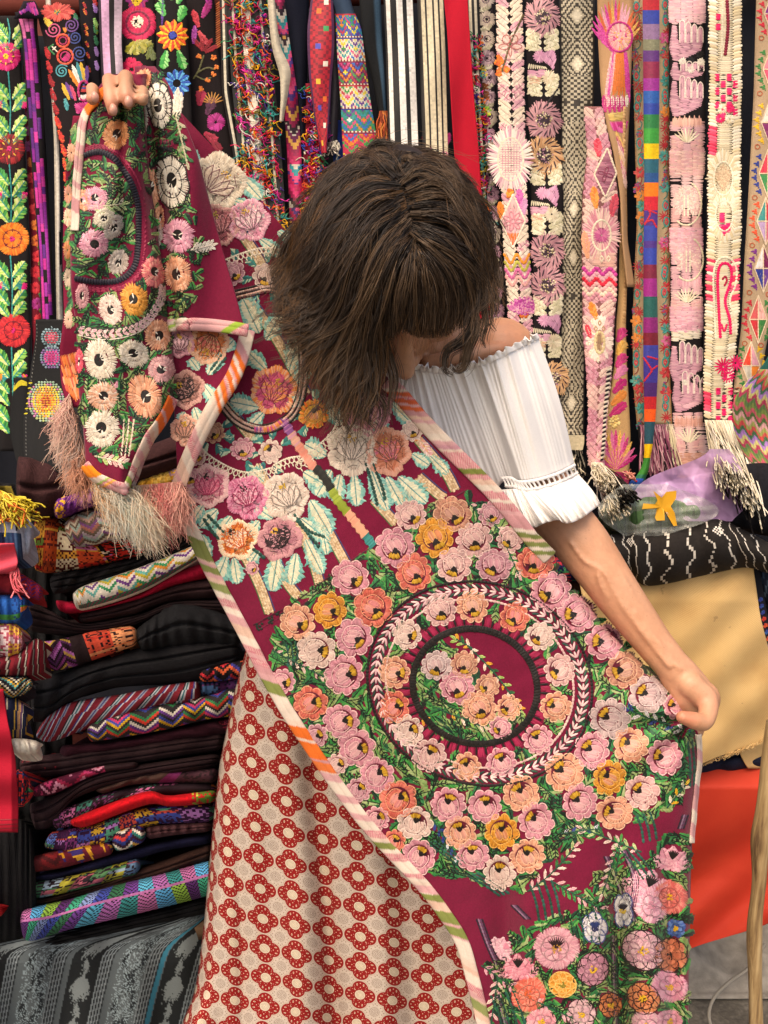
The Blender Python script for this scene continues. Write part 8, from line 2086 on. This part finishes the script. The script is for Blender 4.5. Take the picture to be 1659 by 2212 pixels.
folded('dark red cloth with a row of golden triangles', [(38, 1858), (110, 1840), (180, 1826), (244, 1818)], [(44, 1888), (120, 1878), (200, 1858), (246, 1844)], P_split((.38, P_zig('4a1418', '7a1c20 5a181c', per=10, w=3)), (1, P_tri('6a1a2a', 'd8962a e0a83a 3a2a6a', per=10))), dY=-.02)
folded('navy blue cloth, a thin dark line between the brocades', [(54, 1892), (150, 1876), (240, 1846), (350, 1818), (460, 1798)], [(58, 1908), (150, 1894), (250, 1872), (350, 1840), (458, 1822)], P_plain('171730'), **DK)
folded('cloth of blurred green and blue blocks with touches of pink', [(56, 1908), (150, 1892), (230, 1872), (304, 1852)], [(60, 1944), (120, 1934), (200, 1914), (304, 1888)], P_fig('2a1c24', '4a7a50 5a7a9a 3a6a4a 8aa0b0 b05a6a a8a03a', bw=8, dens=.7, seedv=26, mirror=False), dY=-.015)
folded('brown cloth lying over the blue and pink chevron one', [(42, 1948), (150, 1926), (250, 1894), (350, 1860), (460, 1820)], [(46, 1964), (150, 1944), (300, 1910), (458, 1860)], P_plain('38241f'), layers=2, **DK)
folded('black cloth with chevron blocks in turquoise, pink, green and violet', [(38, 1966), (150, 1942), (250, 1912), (350, 1888), (462, 1856)], [(48, 2026), (72, 2032), (150, 2008), (280, 1978), (400, 1948), (460, 1932)], lambda i, j, ni, nj: np.where((np.abs(j - nj * .42) < 1)[..., None], C('b06aa0'), np.where((((j + tri(i, 8) * (1 if True else -1)).astype(int) % 3) == 2)[..., None], C('15131a'), CS('b86aa0 4aa0d0 8ab84a 5a2a6c 2a9a7a 7a90c0 3a4aa0 2a6a4a 6a3a8a 4aa8c8 b06ab0 2a8a8a')[(i // 8 + (j > nj * .42) * 3) % 12])), dY=-.03, bulge=.04, cell=(3.8, 3.4))
folded('black cloth at the very bottom of the stack', [(60, 2034), (150, 2012), (300, 1978), (460, 1936)], [(78, 2052), (200, 2026), (320, 2000), (455, 1972)], P_plain('121214'), layers=3, **DK)
folded('black wool bundle at the left foot of the stack', [(-30, 1760), (40, 1768), (74, 1800)], [(-30, 2034), (40, 2030), (84, 1990)], P_plain('141416'), dY=.0, bulge=.06, loopend=False, **DK)
folded('small scarlet roll at the left edge near the stack\'s foot', [(-30, 1952), (6, 1956)], [(-30, 1980), (8, 1982)], P_plain('b8141c'), dY=-.08, mat=M_PLAIN, bead=0, loopend=False)

folded('black cloth heap added to darken the gap between the stack and the left edge pile', [(-30, 1040), (60, 1050), (160, 1080)], [(-30, 2040), (60, 2040), (150, 2030)], P_plain('1a1a1c'), dY=.13, bulge=.05, layers=7, back=.1, **DK)  # dark backing added so the gap behind both piles reads as deep shade
# ---- the pile at the left edge, nearer to us
LE = dict(group='pile at the left edge', dY=-.08, loopend=False, back=.045)
folded('pale blue grey cotton cloth with a dark dashed line at the left edge', [(-30, 1108), (30, 1106), (76, 1134)], [(-30, 1206), (40, 1210), (70, 1192)], lambda i, j, ni, nj: np.where(((i > ni * .46) & (i < ni * .53) & (j < nj * .4))[..., None], C('20222c'), np.where(((j > nj * .45) & (i < ni * .62))[..., None], P_stripes('2a4a70 3a5a80 2a3a60 4a6a90')(i, j, ni, nj), C('aab4c8'))), mat=M_PLAIN, bead=.0002, **LE)
folded('dark red sleeve with blue violet cross stitching at the left edge', [(-30, 1212), (40, 1236), (96, 1270)], [(-30, 1276), (50, 1288), (90, 1300)], P_split((.5, P_plain('7a1420')), (1, P_zig('9a1c24', '3a2070 9a1c24 5a2480', per=6, w=1, gap=2))), **LE)
folded('cloth with a large blue satin flower and green leaf at the left edge', [(-30, 1288), (30, 1284), (62, 1292)], [(-30, 1344), (30, 1348), (58, 1326)], P_fig('1a3a7a', '1c5fb0 2470c4 1a4f9a 3a8a4a e0803a', bw=14, dens=.85, seedv=41), **LE)
folded('pink and white woven cloth at the left edge', [(-30, 1348), (30, 1346), (54, 1372)], [(-30, 1414), (26, 1420), (52, 1402)], P_fig('a84a5c', 'd8a0a8 e0c8c8 c86a7a 7aa06a e0b04a', bw=8, dens=.65, seedv=42), **LE)
folded('maroon cloth with fine grey stripes bending over at the left edge', [(-30, 1424), (40, 1408), (76, 1380), (102, 1390)], [(-30, 1458), (50, 1460), (102, 1452)], P_stripes('6a1422*3 8a8a80 2a1a1c 6a1422*3 c0b8a8 2a1a1c 7a1824*2', slope=-.15), cell=(3.2, 4), **LE)
folded('dark cloth beaded in small rows of yellow, turquoise and pink at the left edge', [(-30, 1464), (40, 1460), (74, 1468)], [(-30, 1504), (30, 1508), (68, 1492)], P_zig('1c1a24', 'c89a3a 3a8a8a b85a8a 1c1a24 c8c0a8 4a6a3a', per=20, w=1, gap=2), **LE)
folded('navy cloth with yellow, tan and violet stripes at the left edge', [(-30, 1508), (30, 1506), (62, 1534)], [(-30, 1596), (30, 1604), (60, 1584)], P_stripes('1c2440*3 c8a03a 1c2440*2 a8805a*3 4a2a5c*2 c0b8a0 1c2440*2', slope=.1), cell=(3.2, 4), **LE)
folded('white cotton cloth end poking out at the left edge', [(18, 1594), (50, 1595), (90, 1602)], [(22, 1628), (60, 1632), (86, 1627)], P_plain('d8d2c4'), group='pile at the left edge', dY=-.09, mat=M_PLAIN, bead=0, back=.03)
folded('dark cloth end with green and red curls behind the hanging red cloth', [(28, 1660), (56, 1668), (72, 1700)], [(30, 1740), (50, 1742), (74, 1720)], P_fig('1c2034', '2a7a4a b82a2c 2a3a80 8a2a3c', bw=8, dens=.6, seedv=44), group='pile at the left edge', dY=-.05)

def sheetthing(label, rows, Yf, col, mat, name, cat, nu=40, step=5, solid=.002, fn=None, group=None, part='cloth', kind=None):
    s = Sheet(rows, Yf)
    t = thing(name, label, cat, s.pos((rows[-1][1] + rows[-1][2]) / 2, rows[-1][0]), group)
    strip(s, part, t, C(col) if isinstance(col, str) else col, mat, nu=nu, step=step, solid=solid, fn=fn)
    return s, t
s, t = sheetthing('crimson cloth hanging over the front of the left edge pile', [(1490, -40, 6), (1560, -40, 16), (1640, -40, 34), (1740, -40, 40), (1798, -40, 39)], lambda x, y: 1.10 + .006 * np.sin(y / 16) + .01 * np.clip((x - 25) / 15, 0, 1), 'a3122a', M_PLAIN, 'hanging_cloth', 'cloth')
e = Emb(s); 
for y in (1772, 1782, 1790): e.line([(-30, y), (38, y - 2)], 2.5, C('7a0c1c'), 8)
e.build('hem_line', t)
s, t = sheetthing('coral pink cloth end with torn threads at the left edge', [(1176, -40, 30), (1200, -40, 36), (1222, -40, 40), (1240, -40, 30)], lambda x, y: 1.115 + .012 * np.sin(y / 9 + x / 30), 'cf4a5c', M_PLAIN, 'torn_cloth', 'cloth')
fringe(s, t, [(20, 1232), (38, 1222)], [(30, 1290), (58, 1268)], 14, 'd8606c e07a80', spread=8, Y0=1.115, Y1=1.10)
s, t = sheetthing('yellow knotted shawl fringe at the left edge above the pale blue cloth', [(1050, -40, 20), (1080, -40, 34), (1116, -40, 40)], lambda x, y: 1.15 + .01 * np.sin(x / 8) + 0 * y, '6a5c1c', M_PLAIN, 'fringed_shawl', 'shawl')
fringe(s, t, [(-20, 1050), (24, 1070)], [(-10, 1112), (60, 1120)], 150, 'c8b43a d8c44a b09a2c e0cc60 c86a2c', spread=9, Y0=1.14, Y1=1.12, wob=.007)
fringe(s, t, [(0, 1060), (20, 1080)], [(50, 1095), (84, 1112)], 60, 'c8b43a d8c44a b09a2c', spread=7, Y0=1.14, Y1=1.13, wob=.007)

# ---- black blouse with embroidered roses lying on top of the stack
s, t = sheetthing('black blouse with a pink and a yellow rose, draped on top of the stack', [(690, 76, 140), (720, 78, 160), (800, 66, 190), (900, 50, 215), (985, 50, 230), (1012, 56, 215), (1020, 64, 150)], lambda x, y: 1.245 + .012 * np.sin(x / 40) + .02 * np.clip((70 - x) / 20, 0, 1) + .008 * np.sin(y / 60) - .03 * np.clip((y - 700) / 300, 0, 1), '1f2021', M_PLAIN, 'embroidered_blouse', 'blouse')
e = Emb(s)
def brose(c, rx, ry, bands):
    for k, cs in enumerate(bands):
        f0 = 1 - k / len(bands)
        for y in np.arange(-ry * f0, ry * f0, 5.2):
            w = rx * f0 * math.sqrt(max(0, 1 - (y / (ry * f0)) ** 2)); n = max(1, int(2 * w / 6))
            xs = np.linspace(-w, w, n + 1)
            for i in range(n): e.add([(c[0] + xs[i] + .6, c[1] + y)], [(c[0] + xs[i + 1] - .6, c[1] + y + 1)], 4.6, CS(cs), .3 + k * .4)
    e.build('rose', t)
brose((112, 728), 24, 22, ['7a9aa0 8aa8b0 5a7a80', 'b83a4c c84a5c', 'd8607c e07a8a']); brose((112, 772), 26, 26, ['8a6aa0 7a90a0', 'c83a7c d84a8c', 'a82a6a']); brose((100, 866), 40, 46, ['b8c47a 98b0a0 c07aa0 8aa890', 'd8b82a e0c83a d89a2a', 'e0a02a d8702a', 'a83a1c 8a2a1c'])
for y in range(828, 905, 11): e.add([(62 - (y - 828) * .15, y)], [(70 - (y - 828) * .15, y - 1)], 3, C('d0c02a'))
e.build('whip_stitch', t)
for y in range(700, 1000, 8): e.add([(s.p(-.93, y)[0], y)], [(s.p(-.92, y)[0], y + 4)], 1.8, C('6a6a66'))
e.build('seam_stitch', t)
s, t = sheetthing('black cotton sleeve hanging left of the rose embroidered blouse', [(815, 34, 76), (860, 26, 70), (930, 20, 66), (1000, 36, 74), (1016, 44, 72)], lambda x, y: 1.27 + .01 * np.sin(x / 12) + 0 * y, '1a1b1c', M_PLAIN, 'black_sleeve', 'sleeve')
e = Emb(s)
for k in range(8): e.line(spline([(30, 838 + k), (44, 822 + k * 1.5), (58, 826 + k)]), 1.8, C('c8b82a'), 6, .4)
e.build('yellow_threads', t)

# ---- grey ikat cloth over the table front
def ikat(u, y):
    x = (u + 1) / 2 * 480 - 24
    xx = x - (y - 1990) * -.16   # the stripes lean with the drape
    n = np.sin(y * .35 + x * .9) * 2 + np.sin(y * .11 + x * .3) * 3 + rng.normal(0, 2.2, np.shape(y))
    c = np.broadcast_to(C('525b5e'), (len(x), 3)).copy()
    p = (xx % 96)
    stripe = ((p > 60) & (p < 84)); c[stripe] = C('23282b'); lines = stripe & (((p - 60) % 6) < 2.6); c[lines] = C('7d888c')
    yy = (y + n * 1.6 - 2010) % 96
    hw = np.where(yy < 60, np.abs(np.sin(yy / 60 * pi)) * 20, np.abs(np.sin((yy - 60) / 36 * pi)) * 7)
    cell = p < 60; inside = np.abs(p - 30) + n * .9 < hw
    dark = cell & ~inside & (np.floor(xx / 96) % 2 == 0); c[dark] = C('1a1e20'); c[cell & inside & (np.floor(xx / 96) % 2 == 0)] = C('727b7c')
    k2 = cell & (np.floor(xx / 96) % 2 == 1); bl = np.sin((y + n * 3) * .06) * 8; c[k2 & (np.abs(p - 20 - bl) < 5)] = C('1c2124'); c[k2 & (np.abs(p - 44 + bl) < 6)] = C('20262a'); c[k2 & (np.sin(y * .13 + n * .6) > .6) & (np.abs(p - 30) < 28)] = C('84959a')
    band_ = (xx > 372) & (xx < 382); c[band_] = C('2a7086')
    return c
s = Sheet([(1960, 420, 462), (1985, 330, 460), (2005, 190, 458), (2025, 60, 456), (2040, -20, 454), (2060, -60, 452), (2150, -60, 440), (2280, -60, 430)], lambda x, y: 1.235 + .15 * x / 440 - .05 * np.clip((y - 1960) / 120, 0, 1) ** .6 + .008 * np.sin(x / 50 + y / 90) + .005 * np.sin(x / 17))
t = thing('ikat_cloth', 'blue grey and black ikat cloth hanging over the front of the stall table', 'cloth', s.pos(200, 2200))
strip(s, 'cloth', t, None, M_PLAIN, nu=230, step=2.2, fn=ikat)

# ------------------------------------------------------------------ the right hand stall
def Yr(x, y): return 1.46 + 0 * np.asarray(x, float)
def wavy(i, j, ni, nj):
    w = np.sin(j * .5 + i * .13) * 1.2 + np.sin(j * .23) * 1.0
    k = (i + np.round(w)).astype(int) % 9
    o = np.where((k == 0)[..., None], C('cfc9be'), C('221e1c')).copy()
    m = ((np.abs((i % 46) - 23) + np.abs(j - nj * .28) * 1.4) < 4.4) & ((i + j) % 2 == 0) & (i > ni * .08); o[m] = C('d8d2c8')
    return o
folded('black cloth with thin wavy white stripes and small white woven stars', [(1300, 1160), (1345, 1150), (1400, 1140), (1493, 1127), (1556, 1121), (1598, 1140), (1680, 1182)], [(1330, 1236), (1364, 1240), (1398, 1266), (1493, 1250), (1595, 1228), (1640, 1232), (1680, 1246)], wavy, Yf=Yr, dY=-.03, bulge=.07, cell=(3.6, 3.6), wr=.012, group='cloths on the right hand stall', bead=.0003)
folded('pink, yellow and orange striped cloth end left of her forearm', [(1130, 1150), (1180, 1140), (1250, 1130)], [(1150, 1200), (1200, 1198), (1265, 1196)], P_fig('c8628c', 'd8a03a c8508c e08a9a 8a5aa8 d8743a', bw=12, dens=.8, seedv=51, mirror=False), Yf=Yr, group='cloths on the right hand stall')
folded('navy embroidered cloth end left of her forearm', [(1140, 1200), (1200, 1198), (1275, 1198)], [(1160, 1262), (1220, 1258), (1290, 1250)], P_fig('1f2050', '2a2a6a 3a8a5a c83a4a 1f2050 2a3a80', bw=9, dens=.4, seedv=52), Yf=Yr, dY=.005, group='cloths on the right hand stall')
folded('dark navy cloth showing under the ragged beige one', [(1430, 1632), (1520, 1636), (1600, 1632), (1690, 1622)], [(1430, 1678), (1520, 1676), (1600, 1664), (1690, 1656)], P_plain('1c1f30'), Yf=Yr, dY=.01, group='cloths on the right hand stall', loopend=False, **DK)
folded('black bundle in the shade behind the long cream fringe', [(1570, 1008), (1640, 1000), (1700, 1006)], [(1560, 1130), (1640, 1150), (1700, 1168)], P_plain('1d1d22'), Yf=Yr, dY=.06, bulge=.05, group='cloths on the right hand stall', loopend=False, **DK)
folded('dark blue plaid cloth end at the far right of the black striped cloth', [(1590, 1168), (1640, 1190), (1700, 1210)], [(1600, 1262), (1650, 1300), (1700, 1330)], P_stripes('1a2030*3 2a3a50 1a2030*2 4a5a6a', slope=.3), Yf=Yr, dY=.04, group='cloths on the right hand stall', loopend=False)
BEI = [(1218, 1236, 1626), (1250, 1250, 1631), (1330, 1266, 1642), (1400, 1290, 1660), (1500, 1360, 1682), (1570, 1400, 1690), (1594, 1420, 1662), (1610, 1430, 1618), (1626, 1440, 1574), (1640, 1450, 1538), (1652, 1460, 1504)]
def Ybei(x, y): return 1.425 - .02 * np.clip((y - 1218) / 80, 0, 1) + .010 * np.sin(x / 75 + y / 160) + .0025 * np.sin((x - y * .6) / 42 + 2 * np.sin(y / 70)) + .004 * np.sin((x + y) / 23.)
bm = NT('stained_beige_cotton'); a_ = bm.noise(9, 4); b_ = bm.noise(45, 5); w_ = bm.n('ShaderNodeTexWave', wave_type='BANDS', bands_direction='DIAGONAL'); w_.inputs['Scale'].default_value = 150; w_.inputs['Distortion'].default_value = 1.5
tc_ = bm.n('ShaderNodeTexCoord'); bm.l(tc_.outputs['Object'], w_.inputs['Vector'])
cb_ = bm.ramp(a_, [(.25, C('bb935c')), (.5, C('cda971')), (.75, C('d6b47c'))]); cb_ = bm.mix(bm.math('MULTIPLY', bm.math('GREATER_THAN', b_, .71), .45), cb_, C('8a6a42')); cb_ = bm.mix(1.0, cb_, bm.math('MULTIPLY_ADD', w_.outputs['Fac'], .12, .9), 'MULTIPLY')
bm.l(cb_, bm.b.inputs['Base Color']); bm.b.inputs['Roughness'].default_value = .9; bm.bump(bm.math('ADD', w_.outputs['Fac'], a_), .3, .0015)
s, t = sheetthing('stained beige cotton cloth with a ragged hem, hanging over the right hand stall', BEI, Ybei, 'd9b67e', bm.m, 'beige_cloth', 'cloth', nu=90)
fringe(s, t, [(1500, 1650), (1540, 1638), (1580, 1624), (1625, 1607), (1664, 1592)], [(1500, 1656), (1541, 1645), (1582, 1631), (1628, 1613), (1668, 1598)], 160, 'd9b67e c8a068 e0c08a', spread=2, r=.0005, k=5, Y0=1.405, Y1=1.405, wob=.001, name='frayed_hem')
s, t = sheetthing('smaller beige cloth end hanging behind the ragged beige one', [(1560, 1588, 1720), (1620, 1596, 1720), (1648, 1606, 1700), (1660, 1620, 1652)], lambda x, y: 1.445 + .012 * np.sin(x / 26) + 0 * y, 'cfa878', bm.m, 'beige_cloth', 'cloth')
s, t = sheetthing('narrow embroidered border strip hanging at the right of the beige cloth', [(1225, 1628, 1640), (1320, 1640, 1656), (1400, 1656, 1676), (1480, 1670, 1690)], lambda x, y: 1.452 + 0 * x, '1c1c24', M_PLAIN, 'border_strip', 'cloth')
e = Emb(s)
for y in range(1300, 1470, 14): e.leaf(s.p(-.8, y), s.p(.3, y - 8), 8, CS(random.choice(('c83a2c d8602c', '2a3a8a 2a5aa0', 'c83a2c'))))
e.build('stitching', t)
om = NT('orange_tablecloth'); on_ = om.noise(7, 3); om.l(om.ramp(on_, [(.3, C('b02a19')), (.7, C('c43b25'))]), om.b.inputs['Base Color']); om.b.inputs['Roughness'].default_value = .65; om.b.inputs['Specular IOR Level'].default_value = .3; om.bump(om.noise(220, 3), .2, .001)
s, t = sheetthing('orange red tablecloth hanging in slack folds under the beige cloth', [(1640, 1440, 1740), (1700, 1440, 1740), (1960, 1440, 1720), (1996, 1440, 1664), (2012, 1440, 1612), (2030, 1440, 1548), (2048, 1440, 1492), (2054, 1440, 1470)], lambda x, y: 1.47 - .05 * np.clip((y - 1640) / 60, 0, 1) + .016 * np.sin((y + x * .5) / 58) * np.clip((y - 1700) / 200, 0, 1) + .008 * np.sin((y * 1.2 + x) / 27) * np.clip((y - 1760) / 200, 0, 1), 'd0402a', om.m, 'orange_tablecloth', 'tablecloth', nu=60, solid=.0015)
# green and pink woven cloth at the right edge
def gp(u, y):
    x = 1640 + u * 60; d = (y * .9 - x * .55)
    pal = CS('7a8a4a c85a6a 4a6a3a d8a0a0 9aa05a c84a4c 3a6a4a a87ac0 c8c07a b03a5a 5a7a4a')
    k = np.floor(d / 9 + .8 * np.sin(x * .3)).astype(int) % len(pal); c = pal[k].copy(); c[(np.floor(x * .5) % 3 == 0)] *= .72; return c
s, t = sheetthing('green, pink and red woven cloth hanging at the right edge', [(798, 1646, 1720), (830, 1606, 1720), (870, 1582, 1720), (930, 1586, 1720), (980, 1606, 1720), (1015, 1630, 1720), (1034, 1660, 1720)], lambda x, y: 1.55 + .012 * np.sin((x + y) / 40), None, M_WEAVE, 'woven_cloth', 'cloth', nu=60, step=2.6, fn=gp)
s, t = sheetthing('teal cloth corner above the green and pink woven cloth', [(770, 1662, 1720), (800, 1640, 1720), (850, 1598, 1720), (880, 1610, 1720)], lambda x, y: 1.57 + 0 * x, '1f5a52', M_PLAIN, 'teal_cloth', 'cloth')
# leaf green pleated cloth inside the clear bag
folded('green ribbed cloth inside the clear plastic bag', [(1296, 1100), (1350, 1078), (1430, 1070), (1520, 1085)], [(1310, 1140), (1360, 1156), (1430, 1148), (1520, 1126)], P_stripes('3f5f38*3 2c4628 4a6a40*2 55754a', slope=.12), Yf=Yr, dY=-.03, bulge=.05, cell=(4, 6), group='cloths on the right hand stall', wr=.008)
def plastic(name, hexc, alpha, rough):
    k = NT(name); k.b.inputs['Base Color'].default_value = (*C(hexc), 1); k.b.inputs['Roughness'].default_value = rough; k.b.inputs['Alpha'].default_value = alpha; k.b.inputs['Specular IOR Level'].default_value = .6
    k.bump(k.noise(60, 4), .35, .004); return k.m
def crumple(x, y, a, f, sd):
    r_ = np.random.default_rng(sd); z = 0
    for q in range(9):
        th_ = r_.uniform(0, pi); w = f * r_.uniform(.5, 2.2); z = z + (np.abs(((x * cos(th_) + y * sin(th_)) / w + r_.uniform(0, 1)) % 2 - 1) - .5) * r_.uniform(.4, 1)
    return a * z
PB = [(970, 1536, 1570), (985, 1524, 1590), (1004, 1476, 1598), (1018, 1428, 1604), (1040, 1386, 1610), (1060, 1368, 1614), (1085, 1372, 1616), (1105, 1420, 1606), (1126, 1500, 1576)]
s, t = sheetthing('crumpled translucent purple plastic bag lying under the fringes', PB, lambda x, y: 1.40 + crumple(x, y, .009, 46, 3) + crumple(x, y, .002, 24, 13), 'c09ac8', plastic('purple_plastic', 'c39acb', .78, .28), 'plastic_bag', 'plastic bag', nu=130, step=2, solid=0, part='film')
CB = [(1046, 1352, 1430), (1066, 1312, 1500), (1096, 1288, 1560), (1124, 1296, 1545), (1146, 1330, 1470), (1158, 1356, 1420)]
s, t = sheetthing('clear plastic bag printed with a yellow bird shape, over green cloth', CB, lambda x, y: 1.375 + crumple(x, y, .006, 40, 8) + crumple(x, y, .003, 14, 18), 'c8ccc4', plastic('clear_plastic', 'c9cdc4', .30, .18), 'clear_bag', 'plastic bag', nu=130, step=2, solid=0, part='film')
ypoly = np.array([c6(*q) for q in ((985, 1530), (1040, 1552), (1075, 1530), (1112, 1522), (1108, 1560), (1082, 1606), (1104, 1650), (1130, 1712), (1104, 1716), (1062, 1640), (1048, 1690), (1006, 1696), (1000, 1686), (1014, 1632), (980, 1640), (912, 1622), (922, 1602), (1000, 1592), (1008, 1566))])
cen = ypoly.mean(0); Vp = np.vstack([s.lift(ypoly[:, 0], ypoly[:, 1], np.full(len(ypoly), .006)), [s.lift(cen[0], cen[1], .006)]]); n_ = len(ypoly)
ym = NT('yellow_print'); ym.b.inputs['Base Color'].default_value = (*C('e0a42c'), 1); ym.b.inputs['Roughness'].default_value = .4
mesh('yellow_print', Vp, None, ym.m, t, F3=[[n_, (i + 1) % n_, i] for i in range(n_)], col=C('e0a42c'))

# ------------------------------------------------------------------ rough wooden pole, sacking and cord at the lower right
pl = thing('wooden_pole', 'crooked weathered wooden pole standing at the right edge', 'pole', at(1634, 2212, 1.22) * np.array([1, 1, 0]))
wm = NT('weathered_wood'); tcw = wm.n('ShaderNodeTexCoord'); mp = wm.n('ShaderNodeMapping'); mp.inputs['Scale'].default_value = (60, 60, 5); wm.l(tcw.outputs['Object'], mp.inputs['Vector'])
nw = wm.noise(1.6, 6, mp.outputs[0], .6); wm.l(wm.ramp(nw, [(.3, C('5a4028')), (.46, C('967a52')), (.62, C('b89c70')), (.8, C('c8b088'))]), wm.b.inputs['Base Color']); wm.b.inputs['Roughness'].default_value = .75; wm.bump(nw, .6, .004)
pp = spline([(1672, 1560), (1656, 1690), (1642, 1800), (1640, 1900), (1630, 2000), (1631, 2100), (1634, 2260), (1636, 2500)], 10)
P = at(pp[:, 0], pp[:, 1], 1.22)
R = .0118 + .0008 * np.sin(np.linspace(0, 23, len(pp))) + .002 * np.exp(-((np.linspace(0, 1, len(pp)) - .3) / .05) ** 2)
tubes('shaft', P[None], R[None], C('a08860'), wm.m, pl, m=16)
gs = NT('grey_sacking'); ng = gs.noise(24, 5); gs.l(gs.ramp(ng, [(.3, C('6a645c')), (.7, C('9a948a'))]), gs.b.inputs['Base Color']); gs.b.inputs['Roughness'].default_value = .9; gs.bump(gs.noise(300, 3), .4, .002)
X, Yg_ = np.meshgrid(np.linspace(.45, 1.5, 70), np.linspace(1.62, 2.3, 50)); Z = .05 + .06 * np.clip((Yg_ - 1.66) / .15, 0, 1) + .03 * np.sin(X * 13 + Yg_ * 7) + .02 * np.sin(X * 29 - Yg_ * 11); Z = np.where(Yg_ < 1.66, .01 + 0 * Z, Z)
sc_ = thing('sacking', 'crumpled grey sacking lying on the ground under the stall', 'sack', (1, 1.9, 0))
mesh('sheet', np.stack([X, Yg_, Z], -1).reshape(-1, 3), grid_faces(50, 70), gs.m, sc_, col=(.3, .3, .3), solid=.003)
cd = thing('cord', 'pale grey cord curling across the ground by the pole', 'cord', (.7, 1.6, 0))
cp_ = spline([(1652, 2040), (1618, 2090), (1572, 2124), (1540, 2160), (1532, 2200), (1552, 2240), (1600, 2260)], 10)
def ground_at(x, y, z0):
    d = at(x, y, 1.0) - CAM; return CAM + d * ((z0 - CAM[2]) / d[:, 2])[:, None]
tubes('line', ground_at(cp_[:, 0], cp_[:, 1], np.linspace(.13, .01, len(cp_)))[None], .0035, C('8f8a80'), M_PLAIN, cd, m=8)
